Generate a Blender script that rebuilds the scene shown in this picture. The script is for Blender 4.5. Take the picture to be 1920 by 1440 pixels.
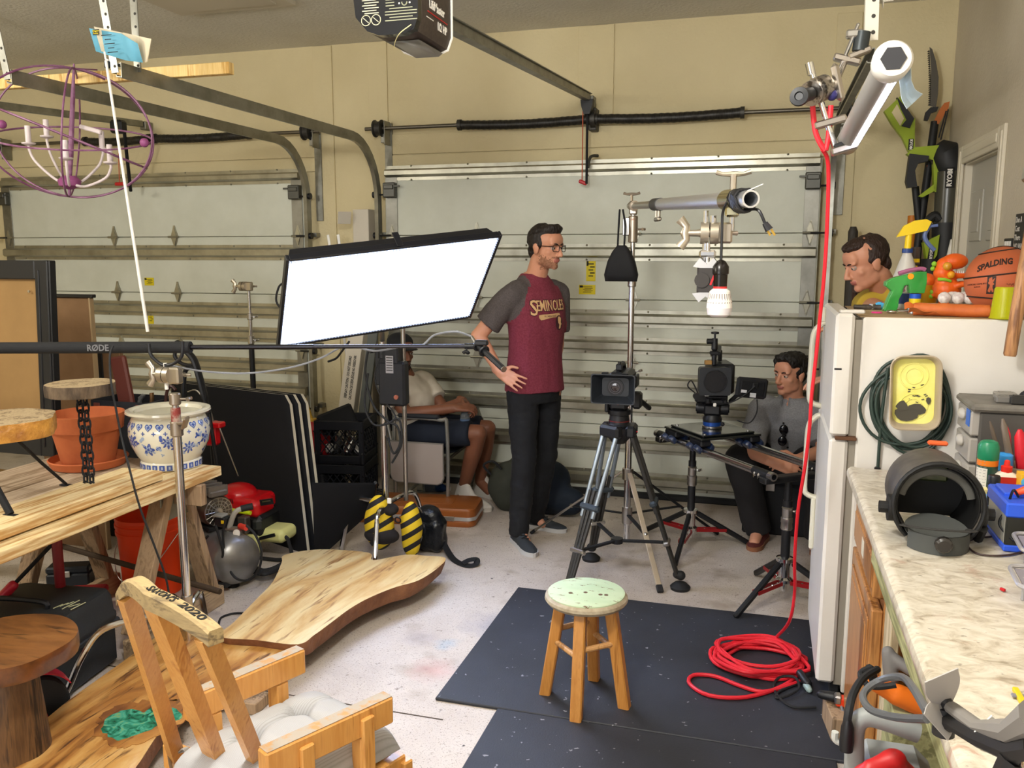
import bpy,bmesh,math,random
from mathutils import Vector as V,Matrix as Mx,Euler,noise
from mathutils.bvhtree import BVHTree
random.seed(7)
R=math.radians
SC=bpy.context.scene
COL=SC.collection
for _o in list(bpy.data.objects):bpy.data.objects.remove(_o)
# -- camera
FPX,YAW,PIT,EYE=1610.0,R(16.43),R(8.66),1.62
cd=bpy.data.cameras.new('camera');cam=bpy.data.objects.new('camera',cd);COL.objects.link(cam)
cam.location=(0,0,EYE);cam.rotation_euler=(R(90)-PIT,0,YAW)
cd.sensor_width=36;cd.lens=FPX/1920*36;cd.clip_start=0.02
SC.camera=cam
# -- world, lights, exposure
SC.view_settings.view_transform='Standard';SC.view_settings.look='None'
SC.view_settings.exposure=0.22;SC.view_settings.gamma=1.0
SC.view_settings.use_curve_mapping=False
wd=bpy.data.worlds.new('world');SC.world=wd;wd.use_nodes=True
wb=wd.node_tree.nodes['Background'];wb.inputs[0].default_value=(1.0,0.95,0.87,1);wb.inputs[1].default_value=0.62
def area(name,loc,rot,sx,sy,power,col):
 l=bpy.data.lights.new(name,'AREA');l.shape='RECTANGLE';l.size=sx;l.size_y=sy;l.energy=power;l.color=col
 o=bpy.data.objects.new(name,l);COL.objects.link(o);o.location=loc;o.rotation_euler=[R(a)for a in rot]
 return o
def lamp(loc,power,col):
 l=bpy.data.lights.new('room_fill_light','POINT');l.energy=power;l.color=col;l.shadow_soft_size=0.16
 o=bpy.data.objects.new('room_fill_light',l);COL.objects.link(o);o.location=loc
lamp((-0.7,1.1,2.5),135,(1.0,0.97,0.90));lamp((-3.9,1.5,2.5),85,(1.0,0.95,0.85))  # added unseen point fills that brighten ceiling and walls, not known fixtures
area('rear_fill_light',(-2.2,-2.6,1.7),(82,0,-18),2.4,1.6,70,(0.96,0.97,1.0))  # added soft fill from behind the camera; no window is built there
LED_STRENGTH,TUBE_STRENGTH=21.0,24.0
# -- helpers
_cy,_sy,_cp,_sp=math.cos(YAW),math.sin(YAW),math.cos(PIT),math.sin(PIT)
_F=V((-_sy*_cp,_cy*_cp,-_sp));_R=V((_cy,_sy,0));_U=_R.cross(_F);_C=V((0,0,EYE))
def at(px,py,Y=None,Z=None,X=None):
 r=_F+_R*((px-960)/FPX)-_U*((py-720)/FPX)
 k=Y/r.y if Y is not None else((Z-EYE)/r.z if Z is not None else X/r.x)
 return _C+r*k
def lin(h):
 c=[int(h[i:i+2],16)/255 for i in(1,3,5)]
 return tuple(x/12.92 if x<=0.04045 else((x+0.055)/1.055)**2.4 for x in c)+(1,)
def newmat(name):
 m=bpy.data.materials.new(name);m.use_nodes=True
 nt=m.node_tree;b=nt.nodes['Principled BSDF']
 return m,nt,b
def node(nt,t,**kw):
 n=nt.nodes.new('ShaderNode'+t)
 for k,v in kw.items():
  if k in n.inputs.keys():n.inputs[k].default_value=v
  else:setattr(n,k,v)
 return n
def ramp(nt,stops,src=None):
 n=nt.nodes.new('ShaderNodeValToRGB');e=n.color_ramp.elements
 while len(e)<len(stops):e.new(0.5)
 for el,(p,c)in zip(e,stops):el.position=p;el.color=c if not isinstance(c,str)else lin(c)
 if src:nt.links.new(src,n.inputs[0])
 return n
def coords(nt,scale=(1,1,1),rot=(0,0,0)):
 tc=nt.nodes.new('ShaderNodeTexCoord');mp=node(nt,'Mapping')
 mp.inputs['Scale'].default_value=scale;mp.inputs['Rotation'].default_value=[R(a)for a in rot]
 nt.links.new(tc.outputs['Object'],mp.inputs[0]);return mp.outputs[0]
def mixc(nt,fac,a,b,blend='MIX'):
 n=nt.nodes.new('ShaderNodeMix');n.data_type='RGBA';n.blend_type=blend
 for s,x in((0,fac),(6,a),(7,b)):
  if isinstance(x,(float,int)):n.inputs[s].default_value=x
  elif isinstance(x,tuple):n.inputs[s].default_value=x
  elif isinstance(x,str):n.inputs[s].default_value=lin(x)
  else:nt.links.new(x,n.inputs[s])
 return n.outputs[2]
def bump(nt,b,h,strength,dist=0.01):
 n=node(nt,'Bump',Strength=strength,Distance=dist);nt.links.new(h,n.inputs['Height']);nt.links.new(n.outputs[0],b.inputs['Normal'])
_mc={}
def mat(name,col,rough=0.5,metal=0.0,n=None,bp=None,tr=0.0,ior=1.45,em=0.0,coat=0.0,alpha=1.0,sc=(1,1,1),sss=0.0):
 if name in _mc:return _mc[name]
 m,nt,b=newmat(name);_mc[name]=m
 b.inputs['Base Color'].default_value=lin(col);b.inputs['Roughness'].default_value=rough;b.inputs['Metallic'].default_value=metal
 b.inputs['Transmission Weight'].default_value=tr;b.inputs['IOR'].default_value=ior;b.inputs['Coat Weight'].default_value=coat
 b.inputs['Alpha'].default_value=alpha
 if sss:b.inputs['Subsurface Weight'].default_value=sss;b.inputs['Subsurface Radius'].default_value=(0.012,0.005,0.003)
 if em:b.inputs['Emission Color'].default_value=lin(col);b.inputs['Emission Strength'].default_value=em
 if n:
  no=node(nt,'TexNoise',Scale=n[0],Detail=6.0,Roughness=0.6);nt.links.new(coords(nt,sc),no.inputs[0])
  rp=ramp(nt,((n[2],(0,0,0,1)),(n[3],(1,1,1,1))),no.outputs[0])
  nt.links.new(mixc(nt,rp.outputs[0],col,n[1]),b.inputs['Base Color'])
 if bp:
  nb=node(nt,'TexNoise',Scale=bp[0],Detail=4.0);nt.links.new(coords(nt,sc),nb.inputs[0]);bump(nt,b,nb.outputs[0],bp[1],bp[2]if len(bp)>2 else 0.01)
 return m
def wood(name,c1,c2,c3=None,axis=0,k=1.0,rough=0.5,rot=(0,0,0),coat=0.0,bmp=0.2,ring=7):
 if name in _mc:return _mc[name]
 m,nt,b=newmat(name);_mc[name]=m;b.inputs['Roughness'].default_value=rough;b.inputs['Coat Weight'].default_value=coat
 s=[k,k,k];s[axis]=0.07*k
 co=coords(nt,s,rot)
 n1=node(nt,'TexNoise',Scale=7.0,Detail=5.0,Distortion=0.6);nt.links.new(co,n1 .inputs[0])
 ml=node(nt,'Math',operation='MULTIPLY');nt.links.new(n1 .outputs[0],ml.inputs[0]);ml.inputs[1].default_value=ring
 fr=node(nt,'Math',operation='PINGPONG');nt.links.new(ml.outputs[0],fr.inputs[0]);fr.inputs[1].default_value=1.0
 n2=node(nt,'TexNoise',Scale=90.0,Detail=4.0);nt.links.new(co,n2 .inputs[0])
 av=node(nt,'Math',operation='MULTIPLY_ADD');nt.links.new(fr.outputs[0],av.inputs[0]);av.inputs[1].default_value=0.5;nt.links.new(n2 .outputs[0],av.inputs[2])
 rp=ramp(nt,((0.35,c1),(0.75,c2),(1.05,c3 or c2)),av.outputs[0]);rp.color_ramp.elements[2].position=1.0
 nt.links.new(rp.outputs[0],b.inputs['Base Color']);bump(nt,b,av.outputs[0],bmp,0.002)
 return m
def catmull(p,k=6,closed=False):
 p=[V(a)for a in p];n=len(p);out=[]
 for i in range(n if closed else n-1):
  if closed:a,b,c,d=p[i-1],p[i],p[(i+1)%n],p[(i+2)%n]
  else:a,b,c,d=p[max(i-1,0)],p[i],p[i+1],p[min(i+2,n-1)]
  for j in range(k):
   t=j/k
   out.append(0.5*(2*b+(c-a)*t+(2*a-5*b+4*c-d)*t*t+(3*b-a-3*c+d)*t**3))
 if not closed:out.append(p[-1])
 return out
def frame(z,up=None):
 z=V(z).normalized();u=V(up)if up is not None else(V((0,0,1))if abs(z.z)<0.95 else V((0,1,0)))
 x=u.cross(z)
 if x.length<1e-5:x=V((1,0,0)).cross(z)
 x.normalize();y=z.cross(x)
 return Mx((x,y,z)).transposed().to_4x4()
def TR(loc,rot=(0,0,0),s=1.0):
 return Mx.Translation(V(loc))@Euler([R(a)for a in rot]).to_matrix().to_4x4()@Mx.Scale(s,4)
class MB:
 def __init__(s):s.v=[];s.f=[];s.m=[];s.mi=0;s.M=None
 def add(s,vs,fs,M=None):
  n=len(s.v);T=M if s.M is None else(s.M@M if M is not None else s.M)
  s.v+=[(T@V(a))if T is not None else V(a)for a in vs]
  s.f+=[[i+n for i in f]for f in fs];s.m+=[s.mi]*len(fs);return s
 def box(s,c,d,b=0.0,M=None,rot=None):
  x,y,z=[k/2 for k in d];b=min(b,x*.9,y*.9,z*.9)
  T=Mx.Translation(V(c))
  if rot is not None:T=T@Euler([R(a)for a in rot]).to_matrix().to_4x4()
  if M is not None:T=M@T
  if b<=0:
   vs=[(i,j,k)for i in(-x,x)for j in(-y,y)for k in(-z,z)]
   return s.add(vs,[(0,1,3,2),(4,6,7,5),(0,4,5,1),(2,3,7,6),(0,2,6,4),(1,5,7,3)],T)
  vs=[];ix={}
  for i in(-1,1):
   for j in(-1,1):
    for k in(-1,1):
     for a in range(3):
      p=[i*(x-b),j*(y-b),k*(z-b)];p[a]=(i*x,j*y,k*z)[a]
      ix[(i,j,k,a)]=len(vs);vs.append(p)
  fs=[]
  q=[(-1,-1),(1,-1),(1,1),(-1,1)]
  for a in range(3):
   for sg in(-1,1):
    f=[]
    for(u,w)in q:
     t=[0,0,0];t[a]=sg;t[(a+1)%3]=u;t[(a+2)%3]=w;f.append(ix[(*t,a)])
    fs.append(f if sg>0 else f[::-1])
   c1,c2=(a+1)%3,(a+2)%3
   for(u,w)in q:
    f=[]
    for sg,ax in((-1,c1),(1,c1),(1,c2),(-1,c2)):
     t=[0,0,0];t[a]=sg;t[c1]=u;t[c2]=w;f.append(ix[(*t,ax)])
    fs.append(f if u*w<0 else f[::-1])
  for i in(-1,1):
   for j in(-1,1):
    for k in(-1,1):
     f=[ix[(i,j,k,a)]for a in range(3)];fs.append(f if i*j*k>0 else f[::-1])
  return s.add(vs,fs,T)
 def loft(s,rings,cap=True,closed=False,M=None):
  n=len(rings[0]);vs=[p for r in rings for p in r];fs=[];k=len(rings)
  for i in range(k if closed else k-1):
   a,b=i*n,((i+1)%k)*n
   for j in range(n):fs.append((a+j,a+(j+1)%n,b+(j+1)%n,b+j))
  if cap and not closed:fs.append(list(range(n))[::-1]);fs.append([(k-1)*n+j for j in range(n)])
  return s.add(vs,fs,M)
 def tube(s,a,b,r,r2=None,n=12,cap=True):
  a,b=V(a),V(b);r2=r if r2 is None else r2;T=frame(b-a);L=(b-a).length
  rg=[[(rr*math.cos(2*math.pi*j/n),rr*math.sin(2*math.pi*j/n),z)for j in range(n)]for rr,z in((r,0),(r2,L))]
  return s.loft(rg,cap,M=Mx.Translation(a)@T)
 def pipe(s,a,b,r,ri,n=16):
  a,b=V(a),V(b);T=Mx.Translation(a)@frame(b-a);L=(b-a).length
  rg=[[(rr*math.cos(2*math.pi*j/n),rr*math.sin(2*math.pi*j/n),z)for j in range(n)]for rr,z in((r,0),(r,L),(ri,L),(ri,0))]
  return s.loft(rg,False,True,M=T)
 def path(s,pts,r,n=8,closed=False,cap=True,flat=1.0,up=None):
  pts=[V(p)for p in pts];k=len(pts);rings=[];x=None
  for i in range(k):
   t=(pts[(i+1)%k]-pts[i-1])if closed else(pts[min(i+1,k-1)]-pts[max(i-1,0)])
   if t.length<1e-9:t=V((0,0,1))
   t.normalize()
   if x is None or up is not None:x=frame(t,up).col[0].to_3d()
   x=(x-t*x.dot(t)).normalized();y=t.cross(x);rr=r[i]if isinstance(r,(list,tuple))else r
   rings.append([pts[i]+x*(rr*math.cos(2*math.pi*j/n))+y*(rr*flat*math.sin(2*math.pi*j/n))for j in range(n)])
  return s.loft(rings,cap,closed)
 def lathe(s,prof,n=24,M=None):
  rg=[[(r*math.cos(2*math.pi*j/n),r*math.sin(2*math.pi*j/n),z)for j in range(n)]for r,z in prof]
  return s.loft(rg,True,M=M)
 def ball(s,c,r,nu=16,nv=10,M=None):
  if not isinstance(r,(tuple,list)):r=(r,r,r)
  rg=[]
  for i in range(nv+1):
   p=-math.pi/2+math.pi*i/nv;q=max(math.cos(p),0.02)
   rg.append([(r[0]*q*math.cos(2*math.pi*j/nu),r[1]*q*math.sin(2*math.pi*j/nu),r[2]*math.sin(p))for j in range(nu)])
  T=Mx.Translation(V(c));return s.loft(rg,True,M=(M@T if M is not None else T))
 def prism(s,poly,h,M=None):
  n=len(poly);vs=[(p[0],p[1],0)for p in poly]+[(p[0],p[1],h)for p in poly]
  fs=[list(range(n))[::-1],list(range(n,2*n))]+[(i,(i+1)%n,n+(i+1)%n,n+i)for i in range(n)]
  return s.add(vs,fs,M)
 def cap(s,a,b,r,r2=None,n=16):
  a,b=V(a),V(b);r2=r if r2 is None else r2;T=Mx.Translation(a)@frame(b-a);L=(b-a).length;rg=[]
  for i in range(5):t=math.pi/2*i/4;rg.append((max(r*math.sin(t),r*.02),-r*math.cos(t)))
  for i in range(5):t=math.pi/2*i/4;rg.append((max(r2*math.cos(t),r2*.02),L+r2*math.sin(t)))
  return s.lathe(rg,n,T)
 def sheet(s,P,nu,nv,th,M=None):
  g=[[V(P(i/nu,j/nv))for j in range(nv+1)]for i in range(nu+1)]
  def nrm(i,j):
   a=g[min(i+1,nu)][j]-g[max(i-1,0)][j];b=g[i][min(j+1,nv)]-g[i][max(j-1,0)]
   return a.cross(b).normalized()
  top=[g[i][j]for i in range(nu+1)for j in range(nv+1)]
  bot=[g[i][j]-nrm(i,j)*th for i in range(nu+1)for j in range(nv+1)]
  w=nv+1;N=len(top);fs=[]
  for i in range(nu):
   for j in range(nv):
    a,b,c,d=i*w+j,(i+1)*w+j,(i+1)*w+j+1,i*w+j+1
    fs+=[(a,b,c,d),(N+d,N+c,N+b,N+a)]
  ring=[i*w for i in range(nu+1)]+[nu*w+j for j in range(1,w)]+[i*w+nv for i in range(nu-1,-1,-1)]+[j for j in range(nv-1,0,-1)]
  for k in range(len(ring)):a,b=ring[k],ring[(k+1)%len(ring)];fs.append((b,a,N+a,N+b))
  return s.add(top+bot,fs,M)
 def mesh(s,name,ang=35):
  me=bpy.data.meshes.new(name);me.from_pydata([tuple(p)for p in s.v],[],s.f)
  me.polygons.foreach_set('material_index',s.m)
  bm=bmesh.new();bm.from_mesh(me);bmesh.ops.recalc_face_normals(bm,faces=bm.faces);bm.to_mesh(me);bm.free()
  if ang:me.polygons.foreach_set('use_smooth',[True]*len(s.f));me.set_sharp_from_angle(angle=R(ang))
  me.update();return me
RM={}
def setmats(me,mats):
 for m in(mats if isinstance(mats,(list,tuple))else[mats]):me.materials.append(m)
def thing(name,label,cat,loc=(0,0,0),rz=0,group=None,M=None):
 o=bpy.data.objects.new(name,None);COL.objects.link(o);o.empty_display_size=0.1
 T=M if M is not None else TR(loc,(0,0,rz));o.matrix_world=T;RM[o.name]=T
 if label:o['label']=label
 if cat:o['category']=cat
 if group:o['group']=group
 return o
def part(name,mb,mats,root,w=False,ang=35,label=None,kind=None):
 me=mb if isinstance(mb,bpy.types.Mesh)else mb.mesh(name,ang)
 setmats(me,mats)if not me.materials else None
 T=RM[root.name]
 if w:me.transform(T.inverted())
 o=bpy.data.objects.new(name,me);COL.objects.link(o);o.parent=root;RM[o.name]=T
 if label:o['label']=label
 if kind:o['kind']=kind
 return o
def solo(name,label,cat,mb,mats,group=None,kind=None,ang=35):
 me=mb if isinstance(mb,bpy.types.Mesh)else mb.mesh(name,ang)
 setmats(me,mats)if not me.materials else None
 xs=[v.co for v in me.vertices]
 lo=V([min(c[i]for c in xs)for i in range(3)]);hi=V([max(c[i]for c in xs)for i in range(3)])
 b=V(((lo.x+hi.x)/2,(lo.y+hi.y)/2,lo.z));me.transform(Mx.Translation(-b))
 o=bpy.data.objects.new(name,me);COL.objects.link(o);o.location=b;RM[o.name]=Mx.Translation(b)
 if label:o['label']=label
 if cat:o['category']=cat
 if group:o['group']=group
 if kind:o['kind']=kind
 return o
def struct(name,mb,mats,label=None,cat=None):
 return solo(name,label,cat,mb,mats,kind='structure')
def dup(root,M,label=None,group=None):
 def cp(o,p):
  c=o.copy();COL.objects.link(c)
  if p is not None:c.parent=p
  for k in[x for x in o.children]:cp(k,c)
  return c
 r=cp(root,None);r.matrix_world=M;RM[r.name]=M
 if label:r['label']=label
 if group:r['group']=group
 return r
def textmesh(s,size,depth=0.0005,align='CENTER',bold=0.0,squash=1.0,space=1.0):
 c=bpy.data.curves.new('lettering','FONT');c.body=s;c.size=size;c.extrude=depth;c.align_x=align;c.align_y='CENTER';c.resolution_u=2
 c.offset=bold;c.space_character=space
 o=bpy.data.objects.new('lettering',c);COL.objects.link(o)
 me=bpy.data.meshes.new_from_object(o.evaluated_get(bpy.context.evaluated_depsgraph_get()))
 bpy.data.objects.remove(o);me.name='lettering';me.materials.clear()
 if squash!=1:me.transform(Mx.Diagonal((squash,1,1,1)))
 return me
def text(s,size,M,mt,root,name='lettering',**kw):
 me=textmesh(s,size,**kw);me.transform(M);return part(name,me,mt,root,w=True)
def remesh(mb,vox,smooth=4,fac=0.5):
 me=mb.mesh('tmp',0);o=bpy.data.objects.new('tmp',me);COL.objects.link(o)
 m=o.modifiers.new('r','REMESH');m.mode='VOXEL';m.voxel_size=vox
 if smooth:s=o.modifiers.new('s','SMOOTH');s.iterations=smooth;s.factor=fac
 r=bpy.data.meshes.new_from_object(o.evaluated_get(bpy.context.evaluated_depsgraph_get()))
 bpy.data.objects.remove(o);r.materials.clear();r.polygons.foreach_set('use_smooth',[True]*len(r.polygons));return r
def noisy(me,amp,scale,seed=0.0,aniso=(1,1,1)):
 nn=[v.normal.copy()for v in me.vertices]
 for v,n in zip(me.vertices,nn):
  v.co+=n*(amp*noise.noise(V((v.co.x*aniso[0],v.co.y*aniso[1],v.co.z*aniso[2]))*scale+V((seed,seed*2,0))))
 return me
def sweepc(mb,ctr,r,n,axis=(0,0,1)):
 T=Mx.Translation(V(ctr))@frame(axis);return[T@V((r*math.cos(2*math.pi*i/n),r*math.sin(2*math.pi*i/n),0))for i in range(n)]
black=mat('black_plastic','#15161a',0.45)
blackm=mat('black_matte','#121317',0.8)
rubber=mat('black_rubber','#1b1c1f',0.7)
chrome=mat('chrome','#d8d8da',0.14,1.0)
steel=mat('brushed_steel','#b9b6b2',0.3,1.0)
galv=mat('galvanised_steel','#97968d',0.42,0.8,n=(9,'#7a7970',.4,.7))
alu=mat('aluminium','#d6d8dc',0.38,0.9)
white=mat('white_plastic','#e6e3dc',0.4)
redp=mat('red_plastic','#b3161d',0.4)
redc=mat('red_cable','#d4202e',0.5)
ink=mat('black_ink','#141210',0.7)
inkw=mat('white_ink','#e8e4dc',0.6)
yellow=mat('yellow_plastic','#e8c81a',0.4)
orange=mat('orange_plastic','#f0661a',0.4)
# == room shell
WY,RX,CZ=5.68,0.985,3.06
DY=5.60
def stucco(name,c1,c2,s=60,st=0.5):
 m,nt,b=newmat(name);b.inputs['Roughness'].default_value=0.85
 co=coords(nt);n1=node(nt,'TexNoise',Scale=1.6,Detail=6.0);nt.links.new(co,n1 .inputs[0])
 nt.links.new(ramp(nt,((0.35,c1),(0.7,c2)),n1 .outputs[0]).outputs[0],b.inputs['Base Color'])
 n2=node(nt,'TexNoise',Scale=float(s),Detail=3.0);nt.links.new(co,n2 .inputs[0]);bump(nt,b,n2 .outputs[0],st,0.006);return m
m_wall=stucco('wall_stucco','#d8cba4','#cdbf97')
m_wallr=stucco('wall_stucco_grey','#c9c0ac','#bdb39e')
m_ceil=stucco('ceiling_stucco','#d6d3c8','#cac6ba',45,0.9)
def floor_mat():
 m,nt,b=newmat('painted_concrete');b.inputs['Roughness'].default_value=0.55
 co=coords(nt)
 n1=node(nt,'TexNoise',Scale=1.3,Detail=7.0,Roughness=0.65);nt.links.new(co,n1 .inputs[0])
 base=ramp(nt,((0.3,'#ab9e92'),(0.5,'#c2b7ac'),(0.7,'#d0c7be')),n1 .outputs[0]).outputs[0]
 def spots(sc,lo,hi,col,src,dark=True):
  n=node(nt,'TexNoise',Scale=float(sc),Detail=3.0,Roughness=0.6);nt.links.new(co,n.inputs[0])
  r=ramp(nt,((lo,(0,0,0,1)),(hi,(1,1,1,1))),n.outputs[0]);return mixc(nt,r.outputs[0],src,col)
 c=spots(120,0.58,0.70,'#85786a',base);c=spots(260,0.60,0.68,'#6a5f55',c);c=spots(34,0.64,0.74,'#82766a',c);c=spots(4,0.58,0.78,'#9a8c7c',c);c=spots(11,0.735,0.75,'#4a4543',c)
 def blob(px,py,r,col,amt,src):
  tc=nt.nodes.new('ShaderNodeTexCoord');d=node(nt,'VectorMath',operation='DISTANCE');nt.links.new(tc.outputs['Object'],d.inputs[0])
  d.inputs[1].default_value=(px,py,0.05)
  n=node(nt,'TexNoise',Scale=14.0,Detail=5.0);nt.links.new(co,n.inputs[0])
  a=node(nt,'Math',operation='MULTIPLY_ADD');nt.links.new(n.outputs[0],a.inputs[0]);a.inputs[1].default_value=r*0.9;nt.links.new(d.outputs['Value'],a.inputs[2])
  rp=ramp(nt,((0.0,(amt,amt,amt,1)),(1.0,(0,0,0,1))))
  mr=node(nt,'MapRange');nt.links.new(a.outputs[0],mr.inputs[0]);mr.inputs[1].default_value=r*0.5;mr.inputs[2].default_value=r*1.5
  nt.links.new(mr.outputs[0],rp.inputs[0]);return mixc(nt,rp.outputs[0],src,col)
 fx,fy=-2.6,1.25
 c=blob(-1.10-fx,3.42-fy,0.16,'#6d6d80',0.55,c);c=blob(-1.22-fx,3.18-fy,0.08,'#5f9fc4',0.6,c)
 c=blob(-1.20-fx,2.95-fy,0.12,'#cf9089',0.5,c);c=blob(-1.35-fx,3.2-fy,0.10,'#7d7688',0.5,c);c=blob(-1.06-fx,3.03-fy,0.09,'#9a8fae',0.5,c)
 c=blob(-0.35-fx,3.75-fy,0.3,'#7a6446',0.25,c)
 nt.links.new(c,b.inputs['Base Color'])
 n2=node(nt,'TexNoise',Scale=120.0,Detail=3.0);nt.links.new(co,n2 .inputs[0]);bump(nt,b,n2 .outputs[0],0.15,0.003);return m
X0,Y0=-6.3,-3.2
struct('floor',MB().box(((X0+1.1)/2,(Y0+5.7)/2,-0.05),(1.1-X0,5.7-Y0,0.1)),floor_mat())
struct('ceiling',MB().box(((X0+1.1)/2,(Y0+5.8)/2,CZ+0.05),(1.1-X0,5.8-Y0,0.1)),m_ceil)
struct('wall_back',MB().box(((X0+1.1)/2,WY+0.06,CZ/2),(1.1-X0,0.12,CZ)),m_wall)
wr=MB()
DRY0,DRY1,DRZ=4.42,5.21,2.10
wr.box((RX+0.06,(5.68+DRY1)/2,CZ/2),(0.12,5.68-DRY1,CZ));wr.box((RX+0.06,(Y0+DRY0)/2,CZ/2),(0.12,DRY0-Y0,CZ))
wr.box((RX+0.06,(DRY0+DRY1)/2,(CZ+DRZ)/2),(0.12,DRY1-DRY0,CZ-DRZ))
struct('wall_right',wr,m_wallr)
struct('wall_left',MB().box((X0-0.06,(Y0+5.68)/2,CZ/2),(0.12,5.68-Y0,CZ)),m_wall)
seam=mat('seam_shadow','#5a4f38',0.9)
def board(n,x0,x1,z0,z1,t=0.012):
 struct('trim_%d'%n,MB().box(((x0+x1)/2,WY-t/2,(z0+z1)/2),(x1-x0,t,z1-z0),0.002),m_wall)
board(1,-3.14,-2.99,0.0,3.055);board(2,-2.71,-2.57,0.0,3.055);board(3,-1.225,-0.995,2.44,3.055)
board(4,0.335,0.475,0.0,3.02);board(5,-2.57,0.335,2.30,2.435,0.014);board(6,-6.0,-3.14,2.30,2.435,0.014)
board(7,-2.57,0.335,2.20,2.294,0.018);board(8,-6.0,-3.14,2.20,2.294,0.018)
struct('trim_9',MB().box((-0.12-2.95,4.3,CZ-0.012),(0.78,0.75,0.024),0.004).box((-3.07,4.3,CZ-0.026),(0.62,0.6,0.01),0.003),mat('hatch_paint','#c3bba8',0.7))
# -- garage doors
m_door=mat('door_paint','#cfd2c6',0.55,n=(3,'#c3c6b8',.35,.7),bp=(170,.12,.003))
m_strut=mat('strut_steel','#a9a697',0.33,0.8,n=(6,'#8d8a7c',.4,.7))
m_stick=mat('sticker_yellow','#d6c312',0.5)
def strut(mb,x0,x1,z,h=0.04,d=0.045):
 p=[(0,-h-.022),(.003,-h-.022),(.003,-h),(d-.012,-h+.004),(d,-h+.014),(d,h-.014),(d-.012,h-.004),(.003,h),(.003,h+.022),(0,h+.022)]
 T=Mx(((0,0,1,x0),(-1,0,0,DY-0.002),(0,1,0,z),(0,0,0,1)));mb.prism(p[::-1],x1-x0,T)
def hinge_mb(x,z,s=1.0):
 m=MB();T=Mx(((1,0,0,x),(0,0,-1,DY-0.001),(0,1,0,z),(0,0,0,1)))
 for sg in(1,-1):
  q=[(-.033,0),(.033,0),(.026,.022),(.012,.058),(.006,.085),(-.006,.085),(-.012,.058),(-.026,.022)]
  q=[(a*s,b*sg*s)for a,b in q];q=q if sg>0 else q[::-1]
  m.prism(q,0.006,T);m.prism([(a*.7,b*.8)for a,b in q],0.014,T)
 m.tube((x-.045,DY-.02,z),(x+.045,DY-.02,z),.008,n=8)
 return m
JZ=[0.0,0.483,0.912,1.320,1.742,2.19]
RZ=[2.165,1.625,1.197,1.019,0.786,0.612,0.360,0.119]
def garage_door(n,x0,x1,hx,label):
 d=thing('door_%d'%n,label,'garage door',((x0+x1)/2,DY,0));d['kind']='structure'
 for i in range(5):
  part('panel',MB().box(((x0+x1)/2,DY+.02,(JZ[i]+JZ[i+1])/2),(x1-x0,.04,JZ[i+1]-JZ[i]-.004),.003),m_door,d,w=True)
 for z in RZ:
  m=MB();strut(m,x0+.015,x1-.015,z,.034 if z<2 else.028)
  for k in range(7):xx=x0+.2+k*(x1-x0-.4)/6;m.ball((xx,DY-.006,z-.047),.007,8,4);m.ball((xx,DY-.006,z+.047),.007,8,4)
  part('strut',m,m_strut,d,w=True)
 for z in JZ[1:5]:
  for x in hx:part('hinge',hinge_mb(x,z),m_strut,d,w=True)
 for x in(x0+.05,x1-.05):
  m=MB()
  for i in range(5):m.box((x,DY-.004,(JZ[i]+JZ[i+1])/2),(.085,.006,JZ[i+1]-JZ[i]-.01),.001)
  part('end_stile',m,mat('stile_steel','#93928a',.4,.85,n=(5,'#75746d',.4,.7)),d,w=True)
  for z in JZ[1:5]:part('hinge',hinge_mb(x,z,.9),m_strut,d,w=True)
  sg=-1 if x<(x0+x1)/2 else 1
  for z in JZ[1:5]+[2.02]:
   m=MB().tube((x,DY-.03,z),(x+sg*.12,DY-.03,z),.006,n=8).tube((x+sg*.1,DY-.03,z),(x+sg*.128,DY-.03,z),.022,n=12)
   part('roller',m,black,d,w=True)
  m=MB().box((x,DY-.03,2.05),(.09,.05,.10),.006).box((x-sg*.06,DY-.05,2.075),(.04,.012,.012),.002).box((x,DY-.055,2.07),(.07,.02,.03),.004)
  part('top_bracket',m,mat('bracket_steel','#5a5a56',.45,.8),d,w=True)
 part('bottom_seal',MB().box(((x0+x1)/2,DY-.005,.02),(x1-x0,.06,.04),.008),rubber,d,w=True)
 return d
def sticker(d,x,z,w,h):
 s=part('sticker',MB().box((x,DY-.0015,z),(w,.002,h)),m_stick,d,w=True,label='yellow warning sticker')
 m=MB()
 for k in range(5):m.box((x+.01*(k%2),DY-.0032,z+h*(.3-.14*k)),(w*(.5 if k else.62),.001,h*.05))
 m.box((x-w*.36,DY-.0032,z+h*.32),(w*.2,.001,h*.22))
 part('printed_lines',m,ink,s,w=True)
d1=garage_door(1,-5.93,-3.21,(-4.86,-4.31),'closed white sectional garage door on the left, behind the workbench')
d2=garage_door(2,-2.57,0.29,(-1.9,-0.83),'closed white sectional garage door in the middle, behind the standing man')
p=at(280,528,DY);sticker(d1,p.x,p.z,.085,.06);p=at(283,595,DY);sticker(d1,p.x,p.z,.05,.10)
p=at(1108,507,DY);sticker(d2,p.x,p.z,.062,.14);p=at(1101,543,DY);sticker(d2,p.x,p.z,.11,.062)
mud=MB();mud.ball((0,0,0),(.02,.002,.02),10,6)
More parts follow.
